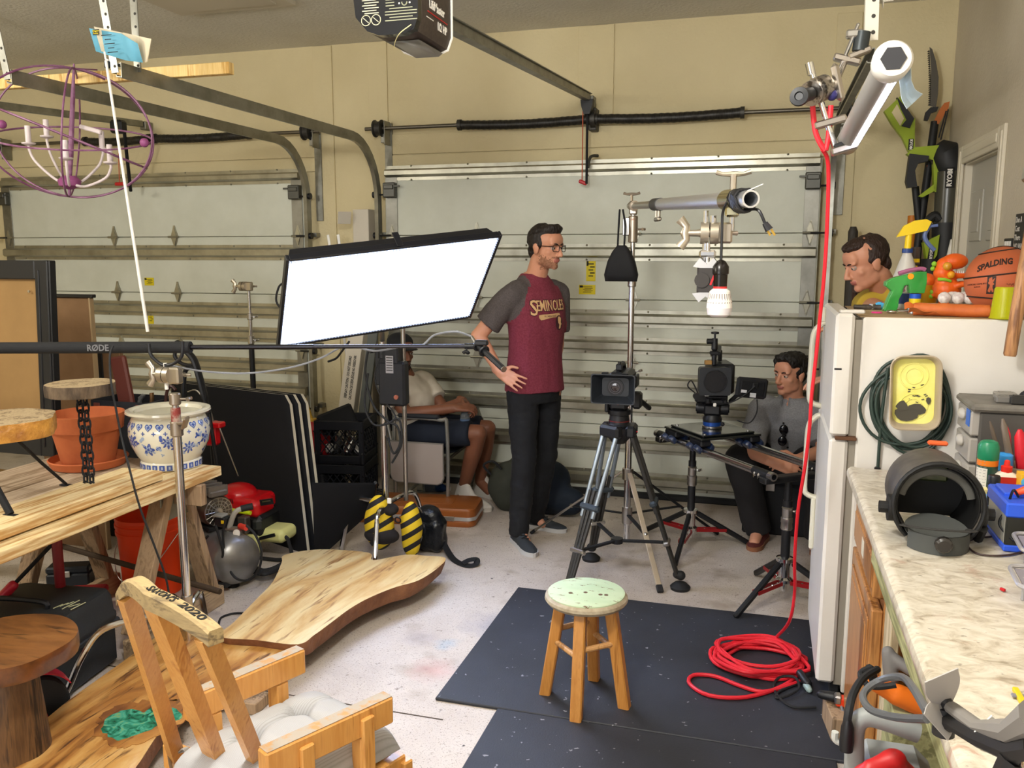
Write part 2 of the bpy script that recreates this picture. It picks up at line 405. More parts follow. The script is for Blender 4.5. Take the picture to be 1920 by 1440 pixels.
def track(x,yend,sg,label,zt=2.37,lead='garage_track'):
 t=thing(lead,label,'door track',(x,DY,0))
 pts=[V((x,DY-.03,.02)),V((x,DY-.03,1.0)),V((x,DY-.03,1.9))]
 for k in range(9):a=R(90)*k/8;pts.append(V((x,DY-.03-.38*(1-math.cos(a)),zt-.38+.38*math.sin(a))))
 pts.append(V((x,yend,zt)))
 rings=[]
 for i,q in enumerate(pts):
  tg=(pts[min(i+1,len(pts)-1)]-pts[max(i-1,0)]).normalized();nx=V((1,0,0));ny=tg.cross(nx).normalized()
  prof=[(-.012*sg,-.026),(.016*sg,-.03),(.016*sg,.03),(-.012*sg,.026),(-.014*sg,.018),(-.011*sg,.017),(-.009*sg,.022),(.013*sg,.026),(.013*sg,-.026),(-.009*sg,-.022),(-.011*sg,-.017),(-.014*sg,-.018)]
  rings.append([q+nx*a+ny*b for a,b in prof])
 part('rail',MB().loft(rings),galv,t,w=True)
 for z in(.5,.95,1.32,1.75):
  part('wall_bracket',MB().box((x+.02*sg,WY-.03,z),(.05,.075,.03),.002).tube((x,DY-.035,z),(x+.03*sg,DY-.035,z),.006,n=8),galv,t,w=True)
 m=MB().box((x+.05*sg,WY-.012,2.18),(.055,.02,.66),.002).box((x+.045*sg,WY-.05,2.40),(.03,.1,.06),.002)
 part('flag_bracket',m,galv,t,w=True)
 return t
track(-2.615,3.10,1,'galvanised door track curving up left of the middle garage door')
track(-3.165,3.08,1,'galvanised door track curving up right of the left garage door')
track(0.345,3.7,1,'galvanised door track at the right of the middle garage door')
def torsion(x0,x1,sx,sz,label):
 t=thing('torsion_spring_shaft',label,'spring shaft',((x0+x1)/2,WY-.1,2.45))
 y=WY-.10
 part('shaft',MB().tube((x0,y,sz),(x1,y,sz),.0127,n=12),mat('shaft_steel','#6f6a60',.4,.9),t,w=True)
 for(a,b)in sx:
  m=MB();k=46
  ring=[V((a+(b-a)*i/k,y+.004*math.sin(i*.8),sz-.012*math.sin(math.pi*i/k)))for i in range(k+1)]
  m.path(ring,[.029+.002*(i%2)for i in range(k+1)],14)
  part('spring',m,mat('oiled_spring','#1d1c1b',.42,.3,n=(30,'#33302b',.4,.6),sc=(4,1,1)),t,w=True)
  for q in(a,b):part('spring_cone',MB().tube((q-.012,y,sz),(q+.012,y,sz),.036,n=16),mat('cone_iron','#4a4844',.5,.7),t,w=True)
 for q in(x0+.1,x1-.1):
  part('cable_drum',MB().lathe([(.03,0),(.058,.004),(.058,.012),(.048,.018),(.048,.05),(.058,.056),(.058,.062),(.03,.066)],20,Mx.Translation((q-.033,y,sz))@frame((1,0,0))),mat('drum_iron','#3e3d3b',.5,.6),t,w=True)
  part('bearing_plate',MB().box((q+.05,y+.03,sz-.03),(.006,.1,.16),.002),galv,t,w=True)
 return t
ts=torsion(-2.70,0.5,[(at(862,235,WY-.1).x,-1.135),(-1.085,at(1392,215,WY-.1).x)],2.465,'black torsion spring on a steel shaft above the middle garage door')
part('centre_bracket',MB().box((-1.11,WY-.055,2.465),(.05,.1,.14),.004).tube((-1.12,WY-.1,2.465),(-1.09,WY-.1,2.465),.055,n=16),mat('cone_iron','#4a4844'),ts,w=True)
torsion(-6.0,-3.05,[(-5.05,-4.47),(-4.42,-3.62)],2.465,'black torsion spring on a steel shaft above the left garage door')
def hanger(a,b,label,mt=galv,w=.035):
 a,b=V(a),V(b);m=MB();L=(b-a).length;T=Mx.Translation(a)@frame(b-a,(0,1,0))
 n=int(L/.05);m.box((0,0,L/2),(w,.003,L),M=T);m.box((w*.5,w*.4,L/2),(.003,w*.8,L),M=T);m.mi=1
 for k in range(n):m.tube(T@V((-.004,-.0024,L*(k+.5)/n)),T@V((-.004,.0024,L*(k+.5)/n)),w*.17,n=8)
 return solo('hanger_strip',label,'track hanger',m,[mt,mat('hole_dark','#3c3a35',.8)])
hanger((-2.66,3.02,3.06),(-2.63,3.1,2.36),'perforated steel strip hanging from the ceiling in front of the blue booklet')
hanger((-2.60,3.2,3.06),(-2.60,3.2,2.38),'steel angle strip hanging straight down just behind the blue booklet')
hanger((-3.22,3.0,3.06),(-3.17,3.08,2.36),'perforated steel strip at the far left above the ring chandelier')
whs=mat('white_painted_steel','#d8d3c6',.5,.2)
a,b=at(1626,-20,3.15),at(1634,76,3.15)
hanger((a.x,3.15,3.06),tuple(b),'white perforated strip above the lit tube lamp',whs,.04)
hanger((.30,3.75,3.06),(.34,3.17,2.43),'slanted white brace strip behind the upright white strip',whs,.03)
# -- interior door on the right wall
m_trim=mat('trim_paint','#d8d0bd',.5);m_idoor=mat('interior_door_paint','#b5b2a8',.5)
di=thing('door_3','grey panelled house door in a cream casing on the right wall','door',(RX,(DRY0+DRY1)/2,0));di['kind']='structure'
part('leaf',MB().box((RX+.06,(DRY0+DRY1)/2,DRZ/2),(.04,DRY1-DRY0-.03,DRZ-.02),.003),m_idoor,di,w=True)
for(yc,w)in((4.63,.25),(5.0,.25)):
 for(z0,z1)in((.2,.85),(1.0,1.55),(1.68,1.94)):
  m=MB().box((RX+.038,yc,(z0+z1)/2),(.012,w,z1-z0),.005).box((RX+.034,yc,(z0+z1)/2),(.012,w-.09,z1-z0-.09),.005)
  part('door_panel',m,m_idoor,di,w=True)
for(n_,y0,y1,z0,z1)in(('casing',DRY1-.01,DRY1+.085,0,DRZ+.085),('casing',DRY0-.085,DRY0+.01,0,DRZ+.085),('casing',DRY0+.01,DRY1-.01,DRZ-.01,DRZ+.085)):
 m=MB().box((RX-.008,(y0+y1)/2,(z0+z1)/2),(.016,y1-y0,z1-z0),.004).box((RX-.014,(y0+y1)/2,(z0+z1)/2),(.014,max((y1-y0)-.05,.03),max((z1-z0)-.05,.03)),.005)
 part('casing',m,m_trim,di,w=True)
part('jamb',MB().box((RX+.05,DRY1-.008,DRZ/2),(.09,.016,DRZ)).box((RX+.05,DRY0+.008,DRZ/2),(.09,.016,DRZ)).box((RX+.05,(DRY0+DRY1)/2,DRZ-.008),(.09,DRY1-DRY0,.016)),m_trim,di,w=True)
part('knob',MB().lathe([(.026,0),(.026,.006),(.012,.01),(.012,.035),(.028,.045),(.03,.06),(.02,.07)],16,Mx.Translation((RX+.04,4.5,.95))@frame((-1,0,0))),steel,di,w=True)
sg=thing('wall_sign','small black sign with white words at the right edge of the photo','sign',(RX-.004,3.9,1.69))
part('board',MB().box((RX-.003,3.9,1.685),(.005,.34,.19),.001),mat('sign_black','#1c1b1a',.5),sg,w=True)
for k,s_ in enumerate(('Due A','Cost','There','NO WA','Sh')):
 text(s_,.034,Mx(((0,0,-1,RX-.0062),(-1,0,0,4.062),(0,1,0,1.755-.036*k),(0,0,0,1))),inkw,sg,align='LEFT',depth=.0003)
sw=thing('switch_plate','black switch plate with white switches beside the black sign','light switch',(RX-.004,4.16,1.64))
part('plate',MB().box((RX-.003,4.16,1.64),(.006,.13,.085),.002),mat('sign_black','#1c1b1a'),sw,w=True)
for k in range(3):part('rocker',MB().box((RX-.008,4.19-.036*k,1.64),(.006,.022,.062),.002),white,sw,w=True)
# == left side: bench, pots, frames
pine=wood('pine_plank','#c9ae7e','#e3cf9f','#b98f57',1,1.0,.6)
pine_d=wood('weathered_plank','#a08d77','#b9a68f','#8a765e',1,1.2,.75)
pine_x=wood('old_lumber','#8a7258','#a58a6c','#6f5a43',2,1.2,.8)
def plank(x0,x1,y0,y1,z0,z1,label,mt=pine):
 return solo('lumber_plank',label,'plank',MB().box(((x0+x1)/2,(y0+y1)/2,(z0+z1)/2),(x1-x0,y1-y0,z1-z0),.003),mt,'planks laid across the sawhorse')
ZB=0.70
plank(-2.53,-2.256,0.9,3.153,ZB-.042,ZB,'pale pine plank at the front edge of the bench, lowest board')
plank(-2.52,-2.325,0.9,2.86,ZB+.007,ZB+.045,'pale pine plank lying on top of the front bench board')
plank(-2.80,-2.54,0.9,3.17,ZB-.042,ZB,'weathered grey plank under the terracotta pot',pine_d)
plank(-3.10,-2.81,0.9,3.13,ZB-.042,ZB,'weathered grey plank at the back of the bench, under the tall black frame',pine_d)
def sawhorse(label):
 t=thing('sawhorse',label,'sawhorse',(-2.7,3.0,0))
 z1=ZB-.044
 part('top_beam',MB().box((-2.70,3.0,z1-.045),(.92,.04,.09),.003),pine_x,t,w=True)
 for x in(-2.40,-2.98):
  for sg in(-1,1):
   m=MB();a,b=V((x,3.0+sg*.045,z1-.01)),V((x,3.0+(.215 if sg>0 else-.29),.092))
   m.box((0,0,(b-a).length/2),(.04,.085,(b-a).length),.003,M=Mx.Translation(a)@frame(b-a,(0,1,0))@Mx.Rotation(R(90),4,'Z'))
   part('leg',m,pine_x,t,w=True)
  part('gusset',MB().box((x+.021,3.0,z1-.10),(.008,.2,.10),.001),galv,t,w=True)
  part('foot_board',MB().box((x+.01,2.975,.045),(.04,.62,.088),.003),wood('grey_lumber','#9b8468','#b59c7c','#7d6850',1,1.2,.8),t,w=True)
 part('shelf_rod',MB().tube((-3.3,3.16,.26),(-2.2,3.02,.18),.013,n=10),mat('rusty_pipe','#4a3c30',.7,.3),t,w=True)
 return t
sh=sawhorse('old wooden sawhorse under the far end of the plank bench')
dup(sh,TR((-2.7,1.25,0)),'old wooden sawhorse under the near end of the plank bench, left of the frame')
terra=mat('terracotta','#c0693c',.8,n=(6,'#a9552c',.35,.7),bp=(60,.2,.004))
pc=at(167,868,Z=ZB+.01);pot=thing('flower_pot','terracotta flower pot standing in its own saucer on the bench','flower pot',(pc.x,pc.y,ZB))
part('saucer',MB().lathe([(.12,0),(.148,.004),(.163,.036),(.158,.04),(.143,.014),(.02,.012),(.001,.012)],40),terra,pot)
part('body',MB().lathe([(.10,.014),(.107,.016),(.138,.165),(.15,.166),(.158,.235),(.150,.237),(.143,.17),(.13,.165),(.098,.04),(.002,.038)],40),terra,pot)
glaze=mat('white_glaze','#dedac8',.12,coat=.6);blueg=mat('cobalt_print','#3d55a0',.15,coat=.6);blueg2=mat('pale_blue_print','#9dadc9',.15,coat=.6)
pc=at(322,872,Z=ZB+.001);pl=thing('porcelain_planter','round white porcelain planter with blue hearts and flowers on the bench','planter',(pc.x,pc.y,ZB))
PR=[(.115,0),(.128,.004),(.126,.03),(.122,.036),(.138,.06),(.158,.105),(.168,.15),(.166,.19),(.150,.225),(.148,.23),(.166,.236),(.176,.245),(.174,.254),(.160,.258),(.140,.252),(.132,.238),(.142,.19),(.14,.12),(.11,.05),(.002,.045)]
part('bowl',MB().lathe(PR,48),glaze,pl)
def plr(z):
 for(r0,z0),(r1,z1)in zip(PR[3:9],PR[4:9]):
  if z0<=z<=z1:return r0+(r1-r0)*(z-z0)/(z1-z0+1e-9)
 return.126
def decal(mb,a,z,poly,off=.0012):
 vs=[]
 for(u,v)in poly:
  r=plr(z+v)+off;an=a+u/.165;vs.append((r*math.cos(an),r*math.sin(an),z+v))
 n=len(vs);c=V((0,0,0))
 for q in vs:c+=V(q)/n
 r=plr(c.z)+off;an=a;cc=(r*math.cos(an),r*math.sin(an),c.z)
 mb.add(vs+[cc],[(i,(i+1)%n,n)for i in range(n)])
def heart(s):return[(s*(16*math.sin(t)**3)/17,s*(13*math.cos(t)-5*math.cos(2*t)-2*math.cos(3*t)-math.cos(4*t))/17)for t in[2*math.pi*i/22 for i in range(22)]][::-1]
def flower(s,k,ph=0,dp=.35):return[(s*(1+dp*math.cos(k*t+ph))*math.cos(t),s*(1+dp*math.cos(k*t+ph))*math.sin(t))for t in[2*math.pi*i/(k*6)for i in range(k*6)]]
hb,hp,hw=MB(),MB(),MB()
for i in range(22):
 a=2*math.pi*i/22;decal(hb,a,.200,heart(.0185),.001);decal(hp,a,.2,heart(.0135),.0016);decal(hb,a,.2,flower(.006,4),.0022)
 decal(hb,a+.14,.174,flower(.006,4,0,.6))
rr=random.Random(3)
for i in range(12):
 a=2*math.pi*i/12+.1;z=(.135,.105)[i%2]
 decal(hb,a,z,flower(.022,8 if i%3 else 5));decal(hp,a,z,flower(.013,6),.0018);decal(hb,a,z,flower(.006,5),.0024)
 for k in range(5):
  b,zz=a+rr.uniform(.1,.42),rr.uniform(.075,.16);decal(hb if k%2 else hp,b,zz,flower(rr.uniform(.006,.011),rr.choice((2,3)),rr.uniform(0,6),.5),.0011)
for i in range(26):
 a=2*math.pi*i/26;vs=[(.1285*math.cos(a+d),.1285*math.sin(a+d),z)for d,z in((-.09,.006),(.09,.006),(.09,.029),(-.09,.029))];hb.add(vs,[(0,1,2,3)])
 vs=[(.1292*math.cos(a+d),.1292*math.sin(a+d),z)for d,z in((-.03,.011),(.03,.011),(.03,.024),(-.03,.024))];hp.add(vs,[(0,1,2,3)])
part('blue_print',hb,blueg,pl,kind='stuff');part('pale_print',hp,blueg2,pl,kind='stuff')
bark=mat('bark','#6b5a47',.9,n=(18,'#3f3328',.4,.62),bp=(28,1.0,.02),sc=(1,1,.35))
slicetop=wood('log_slice','#9c8768','#b5a07d','#7a664b',2,1.5,.7,bmp=.1)
def slab_disc(mt,mb_,c,r,h,seed,n=40,wob=.08):
 m=MB();top=[]
 for i in range(n):
  a=2*math.pi*i/n;rr_=r*(1+wob*noise.noise(V((math.cos(a)*1.6+seed,math.sin(a)*1.6,seed))));top.append((rr_*math.cos(a),rr_*math.sin(a)))
 def ring(s,z):return[(c[0]+x*s,c[1]+y*s,c[2]+z)for x,y in top]
 m.mi=1;m.loft([ring(.985,0),ring(1.0,h*.2),ring(1.0,h*.8),ring(.99,h)],False);m.mi=0;m.loft([ring(.99,h),ring(.5,h),ring(.001,h)],False);m.mi=1;m.loft([ring(.001,0),ring(.985,0)],False)
 return m
fc=at(163,892,Z=ZB+.04);fc.y=2.62;fc.x=at(158,800,Y=2.62).x;zt=at(155,718,Y=2.62).z
st=thing('chain_stand','small round log slice stand held up on a stiff black chain','plant stand',(fc.x,fc.y,ZB))
part('top',slab_disc(None,None,(0,0,zt-ZB-.045),.125,.045,2.3),[slicetop,bark],st)
def link(mb,c,z,r=.004,L=.021,W=.011,ang=0):
 pts=[]
 for i in range(14):
  t=2*math.pi*i/14;x,y=W*math.cos(t),L*math.sin(t)*(1+.12*abs(math.cos(t)))
  pts.append((c[0]+x*math.cos(ang),c[1]+x*math.sin(ang),z+y))
 mb.path(pts,r,6,closed=True)
for sx in(-.014,.014):
 k=0;z=.03
 while z<zt-ZB-.05:
  m=MB();link(m,(sx+.004*math.sin(z*9),0,0),z,ang=(k%2)*1.45+.3);part('chain_link',m,blackm,st);z+=.031;k+=1
part('base',MB().lathe([(.06,.0),(.06,.004),(.02,.008),(.001,.008)],20),blackm,st)
c=at(-8,782,Y=2.32);zt=c.z
lt=thing('slice_table','thick live edge log slice table on black steel legs at the left edge','side table',(c.x,2.32,ZB))
part('top',slab_disc(None,None,(0,0,zt-ZB-.065),.185,.062,5.1,wob=.12),[slicetop,mat('amber_edge','#c08a3c',.45,n=(14,'#8d5a26',.4,.65),bp=(20,.8,.02))],lt)
for(fp,z,tp)in(((20,968),ZB+.04,(-.03,-.08)),((124,911),ZB+.002,(.10,-.02)),((-60,905),ZB,(-.1,.1))):
 f=at(fp[0],fp[1],Z=z)-V((c.x,2.32,ZB));m=MB();top=V((tp[0],tp[1],zt-ZB-.066))
 m.path([top,top.lerp(f,.5),f+V((0,0,.008))],.0125 if fp[0]<50 and fp[0]>0 else.006,10);part('leg',m,blackm,lt)
 part('foot_pad',MB().box((f.x,f.y,f.z+.004),(.05,.02,.006),.001),blackm,lt)
part('crossbar',MB().box((0,0,zt-ZB-.07),(.22,.03,.008)),blackm,lt)
blk=mat('frame_black','#17181b',.35);tan=mat('kraft_backing','#8f6f42',.85,n=(3,'#82643a',.35,.7));tan2=mat('cork_board','#86684a',.9,n=(4,'#7b5e41',.4,.6))
def picframe(x0,x1,y,z0,z1,w,label,back=tan,tilt=0):
 t=thing('picture_frame',label,'picture frame',((x0+x1)/2,y,z0),M=TR(((x0+x1)/2,y,z0),(tilt,0,0)))
 W,Hh=x1-x0,z1-z0
 for(cx_,cz_,sx_,sz_)in((-W/2+w/2,Hh/2,w,Hh),(W/2-w/2,Hh/2,w,Hh),(0,Hh-w/2,W-2*w,w),(0,w/2,W-2*w,w)):
  m=MB().box((cx_,0,cz_),(sx_,.04,sz_),.004)
  if sz_>sx_:m.box((cx_+(.3*w if cx_>0 else-.3*w),-.022,cz_),(w*.3,.016,sz_),.004).box((cx_-(.25*w if cx_>0 else-.25*w),-.02,cz_),(w*.12,.01,sz_-w),.003)
  part('frame_bar',m,blk,t)
 part('backing',MB().box((0,.005,Hh/2),(W-1.6*w,.012,Hh-1.6*w)),back,t)
 return t
xr=at(90,700,Y=3.06).x;ztp=at(80,497,Y=3.02).z
fr=picframe(xr-.85,xr,3.09,ZB+.001,ztp+.02,.085,'big black picture frame seen from its tan back, standing on the bench',tan,-3)
for k in range(4):part('backing_nail',MB().tube((-.3+.2*k,-.012,ztp-ZB-.12),(-.3+.2*k,-.016,ztp-ZB-.12),.006,n=8),steel,fr)
p0,p1=at(60,556,Y=3.75),at(170,556,Y=3.75)
b2=thing('cork_panel','brown board with a thin black top rail behind the tall black frame','board',(p0 .x,3.75,0))
part('board',MB().box(((p0 .x+p1 .x)/2,3.75,p0 .z/2),(p1 .x-p0 .x,.02,p0 .z),.002),tan2,b2,w=True)
part('top_rail',MB().box(((p0 .x+p1 .x)/2+.01,3.745,p0 .z+.008),(p1 .x-p0 .x+.03,.035,.018),.003),blk,b2,w=True)
part('side_rail',MB().box((p1 .x+.004,3.745,p0 .z*.5),(.01,.03,p0 .z),.002),mat('light_strip','#a58d6a',.7),b2,w=True)
part('knob',MB().lathe([(.008,0),(.008,.014),(.014,.018),(.012,.03),(.001,.032)],12,TR(((p0 .x+p1 .x)/2-.05,3.745,p0 .z+.017))),steel,b2,w=True)
p0,p1=at(140,645,Y=3.95),at(226,640,Y=3.95)
b3=thing('folded_carton','flat brown board with a black stripe leaning under the boom pole','board',((p0 .x+p1 .x)/2,3.95,0))
part('board',MB().box(((p0 .x+p1 .x)/2,3.95,p0 .z/2),(p1 .x-p0 .x,.03,p0 .z),.003),tan2,b3,w=True)
ps=at(187,680,Y=3.93).x;part('stripe',MB().box((ps,3.933,p0 .z/2),(.035,.008,p0 .z-.01),.002),blk,b3,w=True)
tb=at(255,800,Y=3.45);tb=thing('tool_bag','black open tool bag with leather straps between the two pots','tool bag',(tb.x,3.45,.45))
m=MB()
def rrect(w,d,r=.02,n=4):
 o=[]
 for cx_,cy_,a0 in((w/2-r,d/2-r,0),(-w/2+r,d/2-r,90),(-w/2+r,-d/2+r,180),(w/2-r,-d/2+r,270)):
  for i in range(n+1):a=R(a0+90*i/n);o.append((cx_+r*math.cos(a),cy_+r*math.sin(a)))
 return o
def rings(w,d,zs,r=.02,n=4):return[[(x*s,y*s,z)for x,y in rrect(w,d,r,n)]for z,s in zs]
m.loft(rings(.34,.22,((0,.96),(.02,1),(.3,1.02),(.47,1.0),(.47,.94),(.06,.92))),True);part('shell',m,mat('black_canvas','#16181f',.85),tb)
leather=mat('red_brown_leather','#5d2b22',.55)
for sx in(-.12,.12):part('strap',MB().box((sx,-.115,.25),(.035,.006,.42),.002),leather,tb)
E_=at(232,730,Y=3.4)
m=MB().box((0,0,.12),(.085,.03,.26),.008).box((0,-.016,.02),(.07,.004,.04),.001)
M_=TR((E_.x,3.42,.88),(0,-9,0));sol=thing('leather_sheath','red brown leather sheath sticking up from the tool bag beside the terracotta pot','sheath',M=M_);part('body',m,leather,sol);part('label_patch',MB().box((-.02,-.019,.01),(.05,.003,.035)),mat('pale_label','#b9c4c4',.6),sol)
for k,(px,py,col,lb)in enumerate(((262,752,'#8b8d8e','chrome pliers handle sticking up from the tool bag'),(285,748,'#7a5b3c','short brass nozzle sticking up from the tool bag'),(313,735,'#3a2320','dark curved hook leaning up behind the stand head'))):
 q=at(px,py,Y=3.45);m=MB();L=.2
 m.path(catmull([(q.x+.02,q.y,q.z-L),(q.x-.01,q.y,q.z-.08),(q.x,q.y,q.z),(q.x+.025*(k!=1),q.y,q.z+.03),(q.x+.05*(k==2),q.y,q.z+.012)],5),.010 if k<2 else.008,8)
 solo('hand_tool',lb,'tool',m,mat('tool_%d'%k,col,.35,.7 if k<2 else.1))
bk=at(180,1090,Z=.02);bu=thing('orange_bucket','orange plastic bucket standing under the bench behind the sawhorse legs','bucket',(-2.80,3.33,0))
orb=mat('bucket_orange','#f2440e',.5)
part('body',MB().lathe([(.13,0),(.134,.005),(.148,.30),(.155,.302),(.155,.318),(.150,.32),(.151,.335),(.157,.337),(.157,.352),(.151,.354),(.152,.37),(.156,.372),(.154,.385),(.148,.38),(.128,.01),(.002,.008)],36),orb,bu)
m=MB();m.path(catmull([(.157,.02,.31),(.10,-.14,.16),(-.04,-.163,.10),(-.12,-.11,.2),(-.157,.0,.31)],6),.0022,6);part('wire_handle',m,steel,bu)
m=MB()
for k,(a0,z0,z1)in enumerate(((-1.0,.24,.27),(-1.0,.17,.225),(-1.02,.09,.15),(-1.0,.05,.075))):
 vs=[((.135+.05*z/1.1+.002)*math.cos(a0+d),(.135+.05*z/1.1+.002)*math.sin(a0+d),z)for d,z in((-.17,z0),(.17,z0),(.17,z1),(-.17,z1))];m.add(vs,[(0,1,2,3)])
part('warning_print',m,mat('dark_print','#54140c',.6),bu)
def crate_box(name,label,cat,c,d,mt,b=.01):return solo(name,label,cat,MB().box((c[0],c[1],c[2]+d[2]/2),d,b),mt)
t=thing('toolbox','dark green long toolbox lying on the floor under the bench','toolbox',(-3.42,2.6,0))
part('body',MB().box((0,0,.09),(.5,.22,.18),.012),mat('dark_green_plastic','#1f2924',.6),t);part('lid',MB().box((0,0,.215),(.5,.23,.065),.015),mat('dark_green_plastic','#1f2924'),t);part('handle',MB().path(catmull([(-.1,0,.245),(-.09,0,.285),(.09,0,.285),(.1,0,.245)],5),.01,8),black,t)
q=at(10,1115,Y=2.45);jk=thing('floor_jack','red handled floor jack lying under the bench at the left edge','jack',(q.x-.1,2.5,0))
jk_m=mat('jack_red','#c4283c',.35)
g0,g1=at(-14,1138,Y=2.45),at(24,1098,Y=2.5)
part('grip',MB().cap(g0,g1,.02,.02),jk_m,jk,w=True);part('shaft',MB().tube(g1,g1+(g1-g0)*2.2,.008),blackm,jk,w=True)
e=g1+(g1-g0)*2.2;part('body',MB().box((e.x,e.y,.09),(.14,.3,.17),.02).tube((e.x,e.y,.15),e,.02),mat('jack_body','#7d1520',.4),jk,w=True)
for s_ in(-.09,.09):part('wheel',MB().tube((e.x+s_-.015,e.y-.1,.045),(e.x+s_+.015,e.y-.1,.045),.045,n=16),blackm,jk,w=True)
for k,(cx_,cy_,dd,lb)in enumerate((((-3.52),3.05,(.75,.09,.04),'old board lying low under the bench, nearer the sawhorse'),(-3.55,3.3,(.8,.14,.04),'wide old board leaning low under the bench, behind the first one'))):
 solo('scrap_board',lb,'board',MB().box((cx_,cy_,.40+.1*k),dd,.003,M=None,rot=(0,6,8)),wood('scrap','#8a6b3c','#b08b52','#6e5330',0,1.2,.7),'scrap boards under the bench')
for k,(px,py,dd,col,lb)in enumerate(((118,1092,(.2,.09,.05),'#1a2028','dark blue tool case lying under the bench between the sawhorse legs'),(150,1140,(.16,.1,.05),'#8f1620','red metal box lying on the floor beside the black case'))):
 q=at(px,py,Z=.03);t=thing('tool_case',lb,'case',(q.x,q.y+.05,0),25)
 mm_=mat('case_%d'%k,col,.5);part('base',MB().box((0,0,.035),(dd[0],dd[1],.07),.008),mm_,t);part('lid',MB().box((0,0,.088),(dd[0],dd[1],.034),.008),mm_,t);part('latch',MB().box((0,-dd[1]/2-.003,.07),(.03,.008,.03),.002),steel,t)
tc=thing('tool_chest','large charcoal moulded tool chest on the floor under the round wooden stool','tool chest',(-2.62,2.47,0),7)
cm=mat('charcoal_plastic','#26292c',.6,bp=(250,.25,.003))
part('base',MB().box((0,0,.09),(.42,.36,.18),.02).box((0,0,.170),(.44,.38,.03),.008),cm,tc)
part('lid',MB().loft([[(x*s,y*s,z)for x,y in rrect(.44,.38,.04,4)]for z,s in((.186,.99),(.196,1.0),(.21,1.0),(.22,.97),(.28,.95),(.305,.90),(.312,.82))]),cm,tc)
part('handle',MB().path(catmull([(-.13,-.06,.307),(-.12,-.06,.337),(.08,-.06,.337),(.09,-.06,.307)],5),.011,8),black,tc)
m=MB()
for k in range(7):m.path([(.12+.012*k,-.06+.02*((k*37)%3),0.3142),(.13+.012*k,-.02+.015*((k*53)%4),0.3142)],.0018,5)
part('chalk_scribble',m,mat('chalk','#b9b893',.8),tc,kind='stuff');part('latch',MB().box((.0,-.196,.185),(.07,.014,.07),.004),black,tc)
part('label_plate',MB().box((-.13,-.1815,.13),(.05,.002,.03)),mat('grey_label','#5e4c44',.6),tc)
# == floor mats, stool, slabs, chair
def matmat():
 m,nt,b=newmat('rubber_mat');b.inputs['Roughness'].default_value=.62
 co=coords(nt);n=node(nt,'TexNoise',Scale=2.5,Detail=6.0);nt.links.new(co,n.inputs[0])
 c=ramp(nt,((.3,'#1f2026'),(.7,'#2c2f38')),n.outputs[0]).outputs[0]
 v=node(nt,'TexNoise',Scale=38.0,Detail=2.0);nt.links.new(co,v.inputs[0]);r=ramp(nt,((.71,(0,0,0,1)),(.74,(1,1,1,1))),v.outputs[0])
 c=mixc(nt,r.outputs[0],c,'#8d8d90')
 nt.links.new(c,b.inputs['Base Color']);n2=node(nt,'TexNoise',Scale=180.0,Detail=2.0);nt.links.new(co,n2 .inputs[0]);bump(nt,b,n2 .outputs[0],.35,.002);return m
mm=matmat()
solo('floor_mat','black rubber mat under the wooden stool and the red cable coil','mat',MB().box((-.385,3.285,.006),(1.43,1.10,.012),.003),mm,'black rubber mats')
solo('floor_mat','black rubber mat at the bottom edge, in front of the stool','mat',MB().box((-.29,2.185,.006),(1.14,1.09,.012),.003),mm,'black rubber mats')
solo('trim_10',None,None,MB().box((-1.9,2.62,.0006),(1.75,.006,.001)),mat('joint_dark','#4a3f36',.9),kind='structure')
swood=wood('stool_wood','#b87a34','#c98d45','#a46a2a',2,1.8,.4,coat=.3,bmp=.08,ring=4)
def paintmat():
 m,nt,b=newmat('flaking_green_paint');b.inputs['Roughness'].default_value=.7
 co=coords(nt,(1,2.2,1));n=node(nt,'TexNoise',Scale=26.0,Detail=7.0,Roughness=.7);nt.links.new(co,n.inputs[0])
 r=ramp(nt,((.60,(0,0,0,1)),(.64,(1,1,1,1))),n.outputs[0]);n3=node(nt,'TexNoise',Scale=5.0);nt.links.new(co,n3 .inputs[0])
 g=ramp(nt,((.35,'#a9bd98'),(.65,'#b9c9a6')),n3 .outputs[0]).outputs[0]
 nt.links.new(mixc(nt,r.outputs[0],g,'#6a543d'),b.inputs['Base Color']);bump(nt,b,r.outputs[0],-.5,.002);return m
S=V((-.573,2.885,.012));st=thing('wooden_stool','round wooden stool with a flaking pale green painted seat on the black mat','stool',S)
SH=at(1093,1107,Y=2.885).z-S.z
m=MB();m.mi=0;m.lathe([(.001,SH),(.128,SH),(.1375,SH-.004),(.1375,SH-.008)],48);m.mi=1;m.lathe([(.1375,SH-.008),(.147,SH-.016),(.149,SH-.026),(.140,SH-.038),(.001,SH-.038)],48)
part('seat',m,[paintmat(),mat('worn_seat_edge','#b0a48d',.6,n=(20,'#8f8069',.4,.65))],st)
fh=MB()
for(x,y)in((-.05,-.035),(.0,-.015),(.055,-.02),(.075,-.018)):fh.lathe([(.008,0),(.007,.0008),(.001,.001)],10,Mx.Translation((x,y,SH)))
part('screw_holes',fh,mat('hole_brown','#5b452f',.8),st,kind='stuff')
feet=[(0.0,-.150),(-.148,-.003),(.148,-.018),(.004,.152)]
tops=[(x*.60,y*.60)for x,y in feet]
def legpt(i,z):k=1-z/(SH-.03);return V((tops[i][0]+(feet[i][0]-tops[i][0])*k,tops[i][1]+(feet[i][1]-tops[i][1])*k,z))
for i in range(4):
 a,b=legpt(i,0.0),legpt(i,SH-.036);m=MB();ang=math.atan2(feet[i][1],feet[i][0])
 def sq(c,h):return[c+V((math.cos(ang+q)*h,math.sin(ang+q)*h,0))for q in[R(45)+R(90)*k+d for k in range(4)for d in(-.13,.13)]]
 m.loft([sq(a,.026),sq(b,.026)]);part('leg',m,swood,st)
